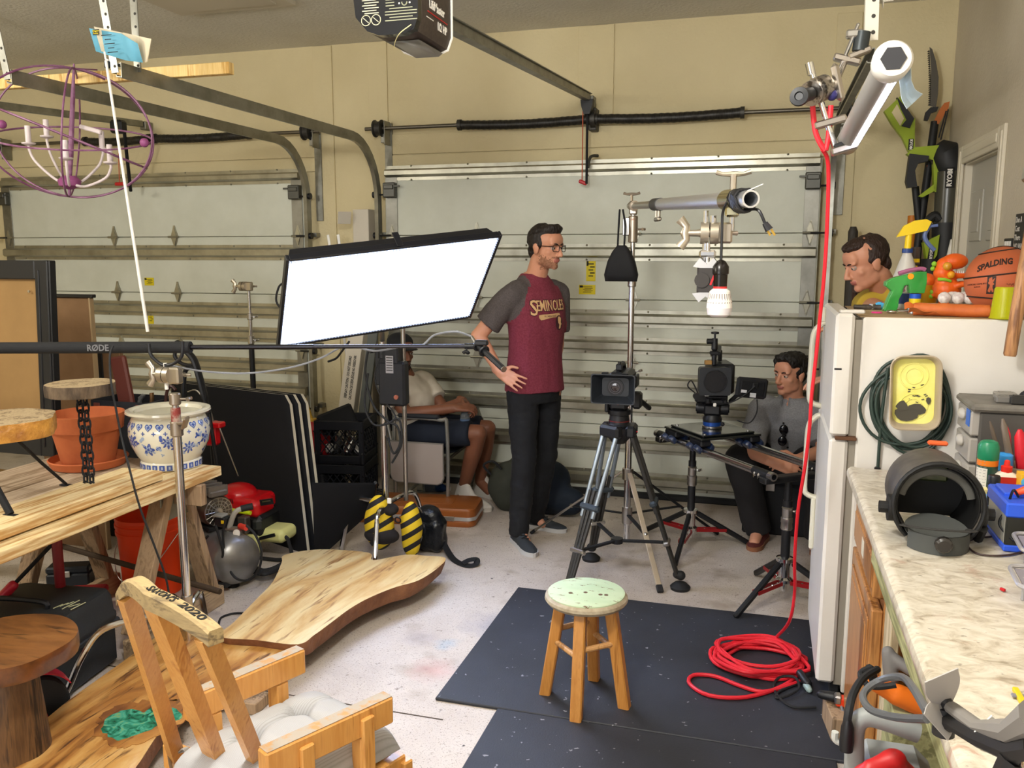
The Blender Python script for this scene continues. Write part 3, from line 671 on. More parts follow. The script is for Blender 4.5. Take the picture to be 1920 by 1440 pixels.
for i,j,z in((0,1,.21),(0,2,.235),(1,3,.255),(2,3,.205)):
 part('stretcher',MB().tube(legpt(i,z),legpt(j,z),.0105,n=10),wood('stretcher_wood','#b88550','#cfa06a','#a0703f',2,1.5,.5),st)
def slabmat(name,c1,c2,c3,sap,crack=.9,k=1.0,ax=1):
 m,nt,b=newmat(name);b.inputs['Roughness'].default_value=.45
 s=[k,k,k];s[ax]=.22*k
 co=coords(nt,s);n1=node(nt,'TexNoise',Scale=3.2,Detail=7.0,Roughness=.6,Distortion=1.2);nt.links.new(co,n1 .inputs[0])
 base=ramp(nt,((.30,c3),(.42,c2),(.56,c1),(.75,sap)),n1 .outputs[0]).outputs[0]
 s2=[k,k,k];s2[ax]=.12*k
 n2=node(nt,'TexNoise',Scale=22.0,Detail=5.0,Distortion=.8);nt.links.new(coords(nt,s2,(0,0,14)),n2 .inputs[0])
 r=ramp(nt,((.58,(0,0,0,1)),(.70,(1,1,1,1))),n2 .outputs[0])
 c=mixc(nt,r.outputs[0],base,c3)
 nt.links.new(c,b.inputs['Base Color']);bump(nt,b,n2 .outputs[0],.25,.004);return m
barkm=mat('slab_bark_edge','#8d5f3e',.75,n=(9,'#6b4128',.35,.65),bp=(22,.7,.015))
def slab(name,label,outline,th,mt,inner=.96,group='live edge wood slabs'):
 P=catmull(outline,5,True);n=len(P);c=sum(P,V((0,0,0)))/n;m=MB()
 def ring(s,dz,wob=0):
  return[c+(p-c)*s+V((0,0,dz+wob*noise.noise(p*9)))for p in P]
 m.mi=1;m.loft([ring(.90,-th),ring(.955,-th*.75,.01),ring(.985,-th*.35,.006),ring(1.0,0)],False)
 m.mi=0;m.loft([ring(1.0,0),ring(.98,.002),ring(.6,.002),ring(.001,.002)],False)
 m.mi=1;m.loft([ring(.001,-th),ring(.9,-th)],False)
 return solo(name,label,'wood slab',m,[mt,barkm],group)
z1a,z1b=.20,.135
def s1(px,py,z):return at(px,py,Z=z)
o1=[s1(835,1046,.135),s1(822,1064,.135),s1(785,1088,.14),s1(738,1102,.145),s1(690,1122,.15),s1(655,1142,.15),s1(620,1168,.15),s1(590,1190,.15),s1(558,1208,.15),s1(480,1200,.15),s1(412,1193,.15),s1(440,1165,.15),s1(482,1122,.15),s1(512,1090,.15),s1(528,1055,.14),s1(535,1040,.137),s1(600,1030,.135),s1(690,1036,.135),s1(700,1050,.135),s1(760,1040,.135),s1(800,1042,.135)]
slab('wood_slab','pale live edge wood slab with cracks lying in front of the striped sandbag',o1,.075,slabmat('maple_slab','#d8c08c','#c49c62','#8b5f35','#e0cfa6',k=1.5))
o2=[s1(565,1207,.115),s1(520,1240,.115),s1(450,1275,.115),s1(400,1300,.115),s1(352,1318,.115),s1(300,1372,.115),s1(228,1470,.115),s1(60,1600,.115),s1(-150,1560,.115),s1(-60,1450,.115),s1(60,1368,.115),s1(130,1312,.115),s1(200,1262,.115),s1(270,1212,.115),s1(330,1168,.115),s1(378,1185,.115),s1(440,1180,.115),s1(520,1182,.115)]
slab('wood_slab','golden live edge wood slab with a green resin inlay behind the chair',o2,.07,slabmat('golden_slab','#c49350','#a06a30','#54311a','#d6b67c',k=2.2))
slab2=bpy.data.objects['wood_slab.001']
for k,(a,b)in enumerate((((-1.82,2.5,0),.045),((-1.98,2.05,0),.045),((-1.8,1.6,0),.045))):
 solo('support_block',('short wood block under the far end of the golden slab','short wood block under the middle of the golden slab','short wood block under the near end of the golden slab')[k],'wood block',MB().box((a[0],a[1],b/2-.0),(.3,.09,b-.002),.003),pine_x,'support blocks under the golden slab')
for k,q in enumerate(((-1.85,3.72,.056),(-2.0,3.4,.056))):
 solo('support_block',('short wood block under the far end of the pale cracked slab','short wood block under the middle of the pale cracked slab')[k],'wood block',MB().box((q[0],q[1],q[2]/2),(.3,.09,q[2]),.003),pine_x,'support blocks under the pale slab')
def resin():
 m,nt,b=newmat('green_resin');b.inputs['Roughness'].default_value=.12;b.inputs['Coat Weight'].default_value=.5
 co=coords(nt);n=node(nt,'TexNoise',Scale=18.0,Detail=7.0,Distortion=2.5);nt.links.new(co,n.inputs[0])
 nt.links.new(ramp(nt,((.3,'#123c2c'),(.45,'#2b7a5e'),(.58,'#4aa489'),(.72,'#93a34f')),n.outputs[0]).outputs[0],b.inputs['Base Color']);return m
def blobpoly(pts,h,z,j=0):return MB().prism([(p.x+j*noise.noise(p*45),p.y+j*noise.noise(p*45+V((9,0,0))))for p in catmull([at(x,y,Z=z)for x,y in pts],8,True)][::-1],h,Mx.Translation((0,0,z-h/2)))
rz=.1185
RM[slab2 .name]=Mx.Translation(slab2 .location)
part('burn_halo',blobpoly(((178,1372),(192,1340),(240,1322),(300,1312),(338,1318),(350,1340),(300,1374),(240,1398),(205,1398)),.0012,rz,.03),slabmat('dark_heart','#a0692f','#7d4c22','#472812','#c08d49',k=2.4),slab2,w=True)
part('resin_inlay',blobpoly(((190,1362),(204,1345),(232,1332),(268,1334),(292,1324),(330,1330),(340,1345),(300,1360),(262,1376),(232,1388),(206,1384)),.0022,rz+.0006,.012),resin(),slab2,w=True,label='glossy green resin inlay')
cw=wood('chair_pine','#c48740','#d29a52','#b0722f',2,1.6,.42,coat=.25,bmp=.08,ring=4);cwx=wood('chair_pine_lengthwise','#c98a3f','#dba55a','#a8672a',1,1.3,.42,coat=.25);cgw=wood('weathered_rail','#8f7b57','#ab9468','#716046',0,1.6,.6)
CO=V((-1.13,1.72,0));ca=math.atan2(.33,.86)
ch=thing('garden_chair','wooden armchair with writing on its curved back rail, seen from behind','chair',CO)
ZA=.56
A0,A1=at(398,1292,Z=ZA),at(565,1213,Z=ZA);B0,B1=at(490,1408,Z=ZA),at(729,1300,Z=ZA)
fwd=((A1-A0).normalized()+(B1-B0).normalized()).normalized();rgt=V((fwd.y,-fwd.x,0))
def obox(a,b,w,h,bv=.004):
 d=b-a;T=Mx.Translation((a+b)/2)@frame(d,(0,0,1));return MB().box((0,0,0),(w,h,d.length),bv,M=T)
A0=A1-fwd*.34
for nm,a,b in(('l',A0,A1),('r',B0,B1)):
 part('armrest',obox(a-V((0,0,.035)),b-V((0,0,.035)),.04,.07,.005),wood('arm_pine','#c0833d','#cf964f','#ad7031',2,1.6,.4,coat=.2,bmp=.08,ring=4),ch,w=True)
 part('worn_top',obox(a+fwd*.004+V((0,0,.0006)),b-fwd*.004+V((0,0,.0006)),.034,.0012,0),mat('worn_grey_top','#a89c8c',.6,n=(30,'#b88d58',.5,.62)),ch,w=True)
 for t in((.28,.76)if nm=='r' else(.2,.78)):
  p=a.lerp(b,t)+(rgt if nm=='r' else-rgt)*.0;m=MB()
  T=Mx.Translation((p.x,p.y,0))@Mx.Rotation(math.atan2(fwd.y,fwd.x),4,'Z')
  m.box((0,0,(ZA-.07)/2),(.036,.036,ZA-.07),.003,M=T);m.box((0,-.023 if nm=='r' else.023,(ZA-.02)/2),(.036,.012,ZA-.02),.003,M=T);part('leg',m,cw,ch,w=True)
mid0,mid1=(A0+B0)/2,(A1+B1)/2;W=(B1-A1).dot(rgt);
def cp(u,v,z):return mid1+rgt*u+fwd*v+V((0,0,z-ZA))
for(v,z)in((.03,.365),(-.08,.37),(-.19,.365),(-.30,.36),(-.41,.35)):
 part('seat_slat',obox(cp(-W/2-.0,v-.08,z),cp(W/2+.0,v-.08,z),.085,.022),cw,ch,w=True)
for u in(-W/2+.03,W/2-.03):
 part('side_rail',obox(cp(u,-.52,.315),cp(u,.06,.33),.03,.065),cw,ch,w=True)
part('front_rail',obox(cp(-W/2,.055,.315),cp(W/2,.055,.315),.03,.07),cw,ch,w=True)
part('front_rail',obox(cp(-W/2+.02,.055,.21),cp(W/2-.02,.055,.21),.025,.05),cw,ch,w=True)
zt=.93
TL,TRr=at(230,1106,Z=zt),at(404,1180,Z=zt)
bl=[at(312,1425,Z=.28),at(440,1500,Z=.28),at(500,1500,Z=.28)]
m=MB();rng=[]
cv=[TL.lerp(TRr,k/24)+V((0,0,.042*(math.sin(math.pi*k/24)**.8)+.018*math.sin(math.pi*min(1,k/11))))-fwd*.02*math.sin(math.pi*k/24)for k in range(25)]
tz=V((0,0,1));bk=-fwd
for i,p in enumerate(cv):
 hgt=.030+.006*math.sin(math.pi*i/(len(cv)-1));
 rng.append([p+bk*.016-tz*hgt,p-bk*.016-tz*hgt,p-bk*.016-tz*.004,p-bk*.012,p+bk*.012,p+bk*.016-tz*.005])
m.loft(rng);part('top_rail',m,cgw,ch,w=True,label='curved weathered top rail with black handwriting')
def railtext(s,t0,t1,size):
 me=textmesh(s,size,depth=.0004,bold=.0006)
 xs=[v.co.x for v in me.vertices];w0,w1=min(xs),max(xs)
 for v in me.vertices:
  t=t0+(t1-t0)*(v.co.x-w0)/(w1-w0);f=t*(len(cv)-1);i=min(int(f),len(cv)-2);p=cv[i].lerp(cv[i+1],f-i)
  v.co=p-bk*v.co.y+tz*(.0008+v.co.z)
 part('handwriting',me,ink,ch,w=True)
railtext("SAXON'S",.43,.69,.024);railtext('2020',.735,.92,.024)
sp=[(cv[2]-tz*.03,at(338,1440,Z=.26),.026,.034),(cv[12]-tz*.03,at(436,1500,Z=.26),.044,.03),(cv[22]-tz*.03,at(512,1500,Z=.26),.026,.034)]
for i,(a,b,w_,t_)in enumerate(sp):
 d=b-a;rdir=(TRr-TL);rdir.z=0;rdir.normalize();yv=d.normalized().cross(rdir).normalized()
 mmx=MB();k=8;rr_=[]
 for j in range(k+1):
  t=j/k;p=a.lerp(b,t);ww=w_/2*(1+(.3*math.sin(t*3.3+.2)if i==1 else 0))
  rr_.append([p-rdir*ww-yv*t_/2,p+rdir*ww-yv*t_/2,p+rdir*ww+yv*t_/2,p-rdir*ww+yv*t_/2])
 mmx.loft(rr_);part('back_splat',mmx,cw,ch,w=True)
part('back_rail',obox(sp[0][1]-rdir*.06+tz*.02,sp[2][1]+rdir*.06+tz*.02,.03,.07),cw,ch,w=True)
def cushmat():
 m,nt,b=newmat('grey_striped_cushion');b.inputs['Roughness'].default_value=.9
 co=coords(nt,(1,1,1),(0,0,math.degrees(-math.atan2(rgt.y,rgt.x))));w=node(nt,'TexWave',Scale=70.0,Distortion=.4);w.inputs['Detail'].default_value=2.0;nt.links.new(co,w.inputs[0])
 nt.links.new(ramp(nt,((.0,'#a3a2a2'),(.25,'#b0b0b2'),(1,'#b6b6b9')),w.outputs[0]).outputs[0],b.inputs['Base Color'])
 n=node(nt,'TexNoise',Scale=40.0);nt.links.new(co,n.inputs[0]);bump(nt,b,n.outputs[0],.35,.006);return m
cu=thing('seat_cushion','tufted light grey seat cushion tied onto the wooden armchair','cushion',cp(0,-.22,.386));cm_=cushmat()
def pil(u,v):
 x,y=(u-.5)*(W-.03),(v-.5)*.43;ex=(1-(2*u-1)**6)*(1-(2*v-1)**6);h=.085*max(ex,0)**.4
 for(a,b)in((.31,.36),(.69,.36),(.31,.70),(.69,.70)):
  d=math.hypot((u-a)*1.0,(v-b));h-=.055*math.exp(-(d/.06)**2)
  for(c,e)in((1,0),(-1,0),(0,1),(0,-1)):
   s=(u-a)*c+(v-b)*e;q=(u-a)*e-(v-b)*c
   if s>0:h-=.024*math.exp(-(q/.020)**2)*math.exp(-s/.16)
 return cp(x,-.175+y,.386+h)
m=MB();nu,nv=40,40
g=[[pil(i/nu,j/nv)for j in range(nv+1)]for i in range(nu+1)]
top=[p for r_ in g for p in r_];bot=[V((p.x,p.y,.385))for p in top];N=len(top);w_=nv+1;fs=[]
for i in range(nu):
 for j in range(nv):
  a,b,c,d=i*w_+j,(i+1)*w_+j,(i+1)*w_+j+1,i*w_+j+1;fs+=[(a,b,c,d),(N+d,N+c,N+b,N+a)]
rg_=[i*w_ for i in range(nu+1)]+[nu*w_+j for j in range(1,w_)]+[i*w_+nv for i in range(nu-1,-1,-1)]+[j for j in range(nv-1,0,-1)]
fs+=[(rg_[(k+1)%len(rg_)],rg_[k],N+rg_[k],N+rg_[(k+1)%len(rg_)])for k in range(len(rg_))]
part('pad',MB().add(top+bot,fs),cm_,cu,w=True,ang=60)
for(a,b)in((.31,.36),(.69,.36),(.31,.70),(.69,.70)):part('tuft_button',MB().ball(pil(a,b)+tz*.004,(.008,.008,.005),10,6),cm_,cu,w=True)
tp=at(336,1410,Z=.34)
ribm=mat('tie_fabric','#b3afa8',.9)
for k,pts in enumerate((((0,0,0),(.03,-.01,.02),(.055,-.01,-.03),(.035,0,-.07),(.01,0,-.03)),((0,0,0),(-.03,0,.015),(-.02,-.01,-.04),(0,0,-.10)),((.0,0,0),(.05,.02,.01),(.09,.03,.012)))):
 part('tie_ribbon',MB().path(catmull([tp+V(q)for q in pts],5),.008,6,flat=.2),ribm,cu,w=True)
q=at(8,1212,Z=.47);rs=thing('stump_table','round varnished brown log table on a trunk leg at the left edge','side table',(q.x-.02,q.y+.02,0))
vt=slabmat('varnished_burl','#7a4e26','#573417','#2f1c0d','#8d6236',k=2.2,ax=0)
part('top',slab_disc(None,None,(0,0,.42),.20,.055,8.7,48,.05),[vt,mat('varnished_edge','#6b3c16',.3,n=(16,'#48270e',.4,.65),coat=.4)],rs)
m=MB();m.loft([[(x*(1+.18*noise.noise(V((math.cos(a)*1.5,math.sin(a)*1.5,z*5)))),y*(1+.18*noise.noise(V((math.cos(a)*1.5,math.sin(a)*1.5,z*5)))),z)for a in[2*math.pi*i/28 for i in range(28)]for x,y in[((.075+.03*(1-z/.42))*math.cos(a),(.075+.03*(1-z/.42))*math.sin(a))]]for z in[.42*k/10 for k in range(11)]])
part('trunk_leg',m,wood('trunk','#4a321c','#6b4c2c','#2f1f12',2,1.5,.6,bmp=.8),rs)
q=at(62,1400,Z=0.0);tr=thing('toy_tricycle','red toy tricycle wheel with a cream hub beside the trunk leg','tricycle',(q.x-.04,q.y+.06,0),25)
Rw=.105
Tw=Mx.Translation((0,0,Rw))@frame((.55,-.83,0))
part('tyre',MB().lathe([(.082,-.022),(.098,-.022),(Rw,-.012),(Rw,.012),(.098,.022),(.082,.022)],40,Tw),rubber,tr)
part('wheel_disc',MB().lathe([(.001,.010),(.03,.012),(.055,.006),(.078,.012),(.084,.02),(.084,-.02),(.001,-.016)],36,Tw),mat('cream_plastic','#d2c7ad',.5),tr)
m=MB();m.tube(Tw@V((0,0,0)),Tw@V((0,0,.075)),.009);part('axle',m,blackm,tr)
m=MB();m.box((0,0,0),(.05,.10,.035),.012,M=Tw@TR((.0,-.03,.06),(0,0,15))).tube(Tw@V((-.012,-.075,.078)),Tw@V((-.012,-.075,.04)),.022);part('pedal',m,mat('trike_red','#a3142a',.3),tr)
def fen(u,v):
 a=R(35+110*u);r_=.122;return Tw@V((r_*math.cos(a),-r_*math.sin(a)*-1,(v-.5)*.07))
part('mudguard',MB().sheet(lambda u,v:(lambda a:V((0,0,Rw))+V((.83*.125*math.cos(a)+.55*(v-.5)*.075,.55*.125*math.cos(a)-.83*(v-.5)*.075,.125*math.sin(a))))(R(30+110*u)),14,3,.004),mat('trike_red','#a3142a'),tr)
m=MB().path(catmull([(-.05,.02,.24),(-.15,.08,.3),(-.3,.16,.31)],5),.014,10);part('frame_tube',m,mat('trike_red','#a3142a'),tr)
part('rear_wheel',MB().lathe([(.001,-.012),(.06,-.015),(.07,0),(.06,.015),(.001,.012)],24,Mx.Translation((-.32,.17,.07))@frame((.55,-.83,0))),rubber,tr)
part('rear_fork',MB().tube((-.3,.16,.31),(-.32,.17,.07),.012),mat('trike_red','#a3142a'),tr)
# == film lighting and sound gear
def knob(mb,c,ax,w=.04,r=.006,L=.03):
 c,ax=V(c),V(ax).normalized();side=frame(ax).col[0].to_3d();mb.tube(c,c+ax*L,r*.8,n=8)
 e=c+ax*L;mb.path([e-side*w/2+ax*.006,e-side*w*.3,e,e+side*w*.3,e+side*w/2+ax*.006],[.007,.006,.0085,.006,.007],8)
def grip_head(t,c,ax,s=1.0,mt=None,name='grip_head'):
 c,ax=V(c),V(ax).normalized();mt=mt or mat('satin_nickel','#b8afa0',.32,.9);side=frame(ax).col[0].to_3d()
 m=MB().tube(c-ax*.026*s,c-ax*.002*s,.0325*s,n=24).tube(c+ax*.002*s,c+ax*.026*s,.0325*s,n=24).tube(c-ax*.03*s,c+ax*.03*s,.012*s,n=12)
 part(name,m,mt,t,w=True)
 part('socket_block',MB().box((0,0,0),(.034*s,.05*s,.062*s),.006*s,M=Mx.Translation(c+ax*.042*s)@frame((0,0,1),ax)),mt,t,w=True)
 e=c-ax*.026*s;h=MB().tube(e,e-ax*.04*s,.011*s,.009*s);u=V((0,0,1))if abs(ax.z)<.9 else side
 h.path([e-ax*.05*s-u*.042*s-ax*.01*s,e-ax*.042*s-u*.02*s,e-ax*.046*s,e-ax*.042*s+u*.02*s,e-ax*.05*s+u*.042*s-ax*.012*s],[.012*s,.009*s,.012*s,.009*s,.012*s],10,flat=1.3)
 part('t_handle',h,mt,t,w=True)
 k=MB();knob(k,c+ax*.058*s,frame(ax,(0,0,1)).col[0].to_3d(),.05*s,.006*s,.03*s);part('t_handle',k,mt,t,w=True)
def cleg(t,x,y,h,a,L,mt,drop=.7):
 d=V((math.cos(a),math.sin(a),0));b=V((x,y,h))
 p=catmull([b+d*.02,b+d*L*.35+V((0,0,.015)),b+d*L*.66+V((0,0,.008)),b+d*L*.82+V((0,0,-h*.3)),b+d*L*.93+V((0,0,-h*.72)),V((x+d.x*L,y+d.y*L,.012))],5)
 part('leg',MB().path(p,.0125,10),mt,t,w=True)
def column(t,x,y,segs,mt):
 for z0,z1,r in segs:part('column_tube',MB().tube((x,y,z0),(x,y,z1),r,n=16),mt,t,w=True)
def collar(t,x,y,z,r,h,mt,ax=(1,0,0)):
 part('collar',MB().lathe([(r*.9,0),(r*1.12,.004),(r*1.12,h-.004),(r*.95,h)],18,Mx.Translation((x,y,z))),mt,t,w=True)
 if ax:k=MB();knob(k,V((x,y,z+h/2))+V(ax).normalized()*r,ax);part('t_handle',k,mt,t,w=True)
worn=mat('worn_steel','#a59a8d',.35,.9,n=(20,'#7a4a42',.62,.7))
# --- C-stand in front of the bench with the boom cradle
cx,cy=-2.12,2.70
cs=thing('grip_stand','chrome grip stand in front of the bench carrying the microphone boom','stand',(cx,cy,0))
zc=lambda py:at(292,py,Y=cy).z
column(cs,cx,cy,((.10,zc(800),.0165),(zc(800),zc(745),.0125)),chrome)
collar(cs,cx,cy,zc(815),.021,zc(787)-zc(815),worn,None);collar(cs,cx,cy,zc(757),.019,zc(735)-zc(757),worn,(.9,.3,0))
part('red_band',MB().tube((cx,cy,zc(787)),(cx,cy,zc(762)),.018,n=16),mat('red_worn_paint','#8a3a35',.5,.3,n=(25,'#b0a090',.45,.6)),cs,w=True)
part('wing_lever',MB().box((0,0,0),(.012,.03,.062),.006,M=TR((cx+.055,cy-.02,zc(787)),(20,35,0))).tube((cx+.01,cy-.01,zc(790)),(cx+.05,cy-.02,zc(788)),.007),worn,cs,w=True)
for a,L in((236,.47),(152,.24),(108,.22)):cleg(cs,cx,cy,.24,R(a),L,chrome)
part('leg_hub',MB().tube((cx,cy,.16),(cx,cy,.30),.022,n=16),steel,cs,w=True)
hc=V((cx-.03,cy,zc(702)));grip_head(cs,hc,(1,-.1,0))
part('stud',MB().tube((hc.x-.004,cy,hc.z-.055),(hc.x-.004,cy,hc.z+.045),.007,n=10),white,cs,w=True)
cz=zc(675);U_=V((1,-.05,0))
crd=MB().path(catmull([V((hc.x,cy,cz))+U_*-.075+V((0,0,.06)),V((hc.x,cy,cz))+U_*-.068+V((0,0,.018)),V((hc.x,cy,cz))+U_*-.03+V((0,0,-.012)),V((hc.x,cy,cz))+V((0,0,-.018)),V((hc.x,cy,cz))+U_*.04+V((0,0,-.008)),V((hc.x,cy,cz))+U_*.075+V((0,0,.022)),V((hc.x,cy,cz))+U_*.082+V((0,0,.075))],6),.0065,8)
part('boom_cradle',crd,black,cs,w=True);part('cradle_post',MB().tube((hc.x,cy,hc.z+.03),(hc.x,cy,cz-.012),.008),black,cs,w=True)
# --- boom pole and microphone
bm_a,bm_e=at(-90,664,Y=2.62),at(874,649,Y=2.95)
bm_a.z=at(200,657,Y=2.70).z-.004
bo=thing('boom_pole','long black boom pole with a foam grip reaching across to the microphone','boom pole',at(284,656,Y=2.72))
def bp(px):t=(px+90)/(874+90);return bm_a.lerp(bm_e,t*(bm_a.y/(bm_a.y+(bm_e.y-bm_a.y)*(1-t))if False else t))
g1=bm_a.lerp(bm_e,.485)
foam=mat('black_foam','#1a1b1e',.85,bp=(200,.3,.003))
part('foam_grip',MB().tube(bm_a,g1,.0225,n=18),foam,bo,w=True)
g2=bm_a.lerp(bm_e,.72);part('tube',MB().tube(g1,g2,.0095,n=12).tube(g2,bm_e,.0075,n=12),mat('dark_anodised','#3a3a40',.25,.9),bo,w=True)
d_=(bm_e-bm_a).normalized();uu=d_.cross(V((0,1,0))).normalized()*-1;uu=V((0,0,1))-d_*d_.z;uu.normalize();nn_=d_.cross(uu)
tp_=bm_a.lerp(bm_e,.305)-V(nn_)*-.0228
nrm=V((0,-1,0))-d_*V((0,-1,0)).dot(d_);nrm.normalize();uu=nrm.cross(d_)
uu=uu if uu.z>0 else-uu
tp_=bm_a.lerp(bm_e,.308)+nrm*.0226
text('R\u00d8DE',.034,Mx((d_,uu,nrm)).transposed().to_4x4().copy()if False else Mx.Translation(tp_)@Mx((d_,uu,nrm)).transposed().to_4x4(),mat('grey_print','#6d6d70',.7),bo,bold=.0008)
mc=bm_e+d_*.005
mi=thing('shotgun_microphone','black shotgun microphone in a clip at the end of the boom pole','microphone',mc)
m0,m1=at(893,645,Y=2.95),at(944,692,Y=2.83)
part('body',MB().tube(m0,m0 .lerp(m1,.35),.0115,n=14).tube(m0 .lerp(m1,.35),m1,.0105,n=14),black,mi,w=True)
part('slots',MB().tube(m0 .lerp(m1,.4),m0 .lerp(m1,.97),.0109,n=8),mat('mic_grille','#2b2c30',.6),mi,w=True);part('end_cap',MB().tube(m1,m1+(m1-m0).normalized()*.004,.0112,n=14),steel,mi,w=True)
m=MB()
for k in(.08,.3):c_=m0 .lerp(m1,k);m.path(sweepc(None,c_,.017,14,m1-m0),.005,6,closed=True)
m.box((0,0,0),(.05,.022,.02),.005,M=Mx.Translation(m0 .lerp(m1,.2)+V((0,0,.022))));m.tube(mc-d_*.01,mc+d_*.03,.011,n=12)
part('shock_mount',m,black,mi,w=True);k=MB();knob(k,mc+V((0,-.008,-.01)),(0,-.6,-.8),.02,.004,.012);part('knob',k,black,mi,w=True)
part('plug',MB().tube(m0,m0+(m0-m1).normalized()*.035+V((0,0,.012)),.0075,.005),steel,mi,w=True)
pc=m0+(m0-m1).normalized()*.035+V((0,0,.012))
cb=MB().path(catmull([pc,at(855,622,Y=2.95),at(815,628,Y=2.95),at(790,648,Y=2.94),at(750,651,Y=2.94),at(700,658,Y=2.93),at(650,648,Y=2.92),at(600,672,Y=2.9),at(540,690,Y=2.88),at(460,700,Y=2.85),at(380,696,Y=2.8),at(320,685,Y=2.76),at(298,680,Y=2.72)],6),.004,6)
solo('microphone_cable','grey microphone cable drooping along the boom pole','cable',cb,mat('cable_grey','#7f828a',.45))
cb=MB().path(catmull([at(212,648,Y=2.68),at(206,668,Y=2.66),at(208,715,Y=2.6),at(217,765,Y=2.6),at(228,820,Y=2.6),at(243,880,Y=2.55),at(262,950,Y=2.55),at(292,1030,Y=2.58),at(310,1080,Y=2.6),at(318,1120,Y=2.62)],6),.004,6)
solo('audio_cable','thin black cable hanging from the boom pole down past the planter','cable',cb,rubber)
# --- second grip stand by the left garage door
tx=at(471,640,Y=5.2);gx,gy=tx.x,5.2;zz=lambda py:at(470,py,Y=gy).z
c2=thing('grip_stand','chrome and black grip stand in front of the left garage door','stand',(gx,gy,0))
column(c2,gx,gy,((zz(640),zz(585),.014),(zz(585),zz(540),.011)),chrome)
part('lower_column',MB().tube((gx,gy,.1),(gx,gy,zz(640)),.019,n=14),black,c2,w=True)
collar(c2,gx,gy,zz(645),.02,.06,steel,(1,-.2,0));collar(c2,gx,gy,zz(600),.018,.05,steel,(1,-.2,0))
grip_head(c2,(gx-.04,gy,zz(537)),(1,0,0));
for a in(10,130,250):cleg(c2,gx,gy,.22,R(a),.42,black)
# --- LED panel
P0=V((-1.692,3.702,1.447));PN=V((.526,-.432,-.733)).normalized();PR_=V((.717,.688,.109)).normalized();PU=PN.cross(PR_)*-1
PU=PU if PU.z>0 else-PU;PW,PH=.988,.60
Tp=Mx.Translation(P0)@Mx((PR_,PU,PN)).transposed().to_4x4()
led=thing('led_panel','large glowing white LED light panel with a black housing and a honeycomb grid','light panel',M=Tp)
fab=mat('navy_black_fabric','#10131c',.35,coat=.2)
def frect(mb,w,h,t,z0,z1):
 for(x,y,sx,sy)in((-w/2-t/2,0,t,h+2*t),(w/2+t/2,0,t,h+2*t),(0,h/2+t/2,w,t),(0,-h/2-t/2,w,t)):mb.box((x,y,(z0+z1)/2),(sx,sy,z1-z0),.003)
part('housing',MB().loft([[(x*s,y*s2,z)for x,y in((-1,-1),(1,-1),(1,1),(-1,1))]for z,s,s2 in((-.085,.44,.245),(-.075,.465,.275),(-.012,PW/2-.006,PH/2-.006))]),fab,led)
fr_=MB();frect(fr_,PW-.01,PH-.01,.014,-.02,.012);part('rim',fr_,fab,led,label='dark rim of the panel')
part('emitter',MB().box((0,0,-.008),(PW-.014,PH-.014,.004)),mat('led_glow','#dbe7ff',em=LED_STRENGTH),led)
m=MB();n1,n2=66,40
for i in range(n1+1):m.box((-PW/2+PW*i/n1,0,.004),(.0012,PH,.012))
for j in range(n2+1):m.box((0,-PH/2+PH*j/n2,.004),(PW,.0012,.012))
part('honeycomb_grid',m,mat('grid_fabric','#c9cfdb',.5),led,kind='stuff')
part('rear_frame',MB().box((0,0,-.095),(.85,.03,.02),.003).box((0,0,-.095),(.03,.46,.02),.003),black,led)
part('seam_strap',MB().box((.0,PH/2+.012,-.035),(.03,.006,.08),.002),fab,led)
# --- its stand, ballast, cables, sandbag
sx,sy=at(722,900,Y=4.05).x,4.05;zs=lambda py:at(718,py,Y=sy).z
ls=thing('light_stand','chrome light stand holding up the glowing LED panel','stand',(sx,sy,0))
column(ls,sx,sy,((.10,zs(760),.0175),(zs(760),zs(640),.014)),chrome)
collar(ls,sx,sy,zs(672),.022,.07,black,(-1,-.3,0));collar(ls,sx,sy,zs(958),.024,.05,steel,None)
ph=P0-PN*.1
part('yoke',MB().tube((sx,sy,zs(640)),ph,.012),steel,ls,w=True)
part('second_riser',MB().tube((sx+.075,sy+.1,.3),(sx+.075,sy+.1,zs(612)),.012),steel,ls,w=True)
for a,L in((-75,.36),(72,.34),(178,.28)):cleg(ls,sx,sy,.30,R(a),L,chrome)
ba=thing('ballast_box','black power ballast hanging on the LED panel stand in front of the seated man','power supply',(sx+.06,sy-.02,zs(765)))
b0,b1=at(716,762,Y=4.06),at(757,652,Y=4.06);zl,zh=b0 .z,b1 .z
w_=b1 .x-b0 .x;xc_=(b0 .x+b1 .x)/2
part('case',MB().box((xc_+.005,4.06,(zl+zh)/2-.03),(w_+.02,.07,(zh-zl)-.08),.012),black,ba,w=True)
part('upper_case',MB().box((xc_-.01,4.06,zh-.05),(w_-.02,.06,.12),.008),black,ba,w=True)
part('clamp',MB().box((sx-.0,4.05,(zl+zh)/2+.06),(.07,.04,.2),.006),black,ba,w=True)
part('label_plate',MB().box((xc_+.0,4.024,zh-.085),(.042,.003,.09)),mat('label_grey','#8d8a8c',.5),ba,w=True);part('knob',MB().tube((xc_+.035,4.026,zl+.06),(xc_+.035,4.016,zl+.06),.012,n=16),mat('copper_knob','#a4624f',.4,.5),ba,w=True)
m=MB()
for k in range(6):m.box((xc_-.0,4.0222,zh-.05-.013*k),(.034,.001,.004))
part('printed_lines',m,ink,ba,w=True,kind='stuff')
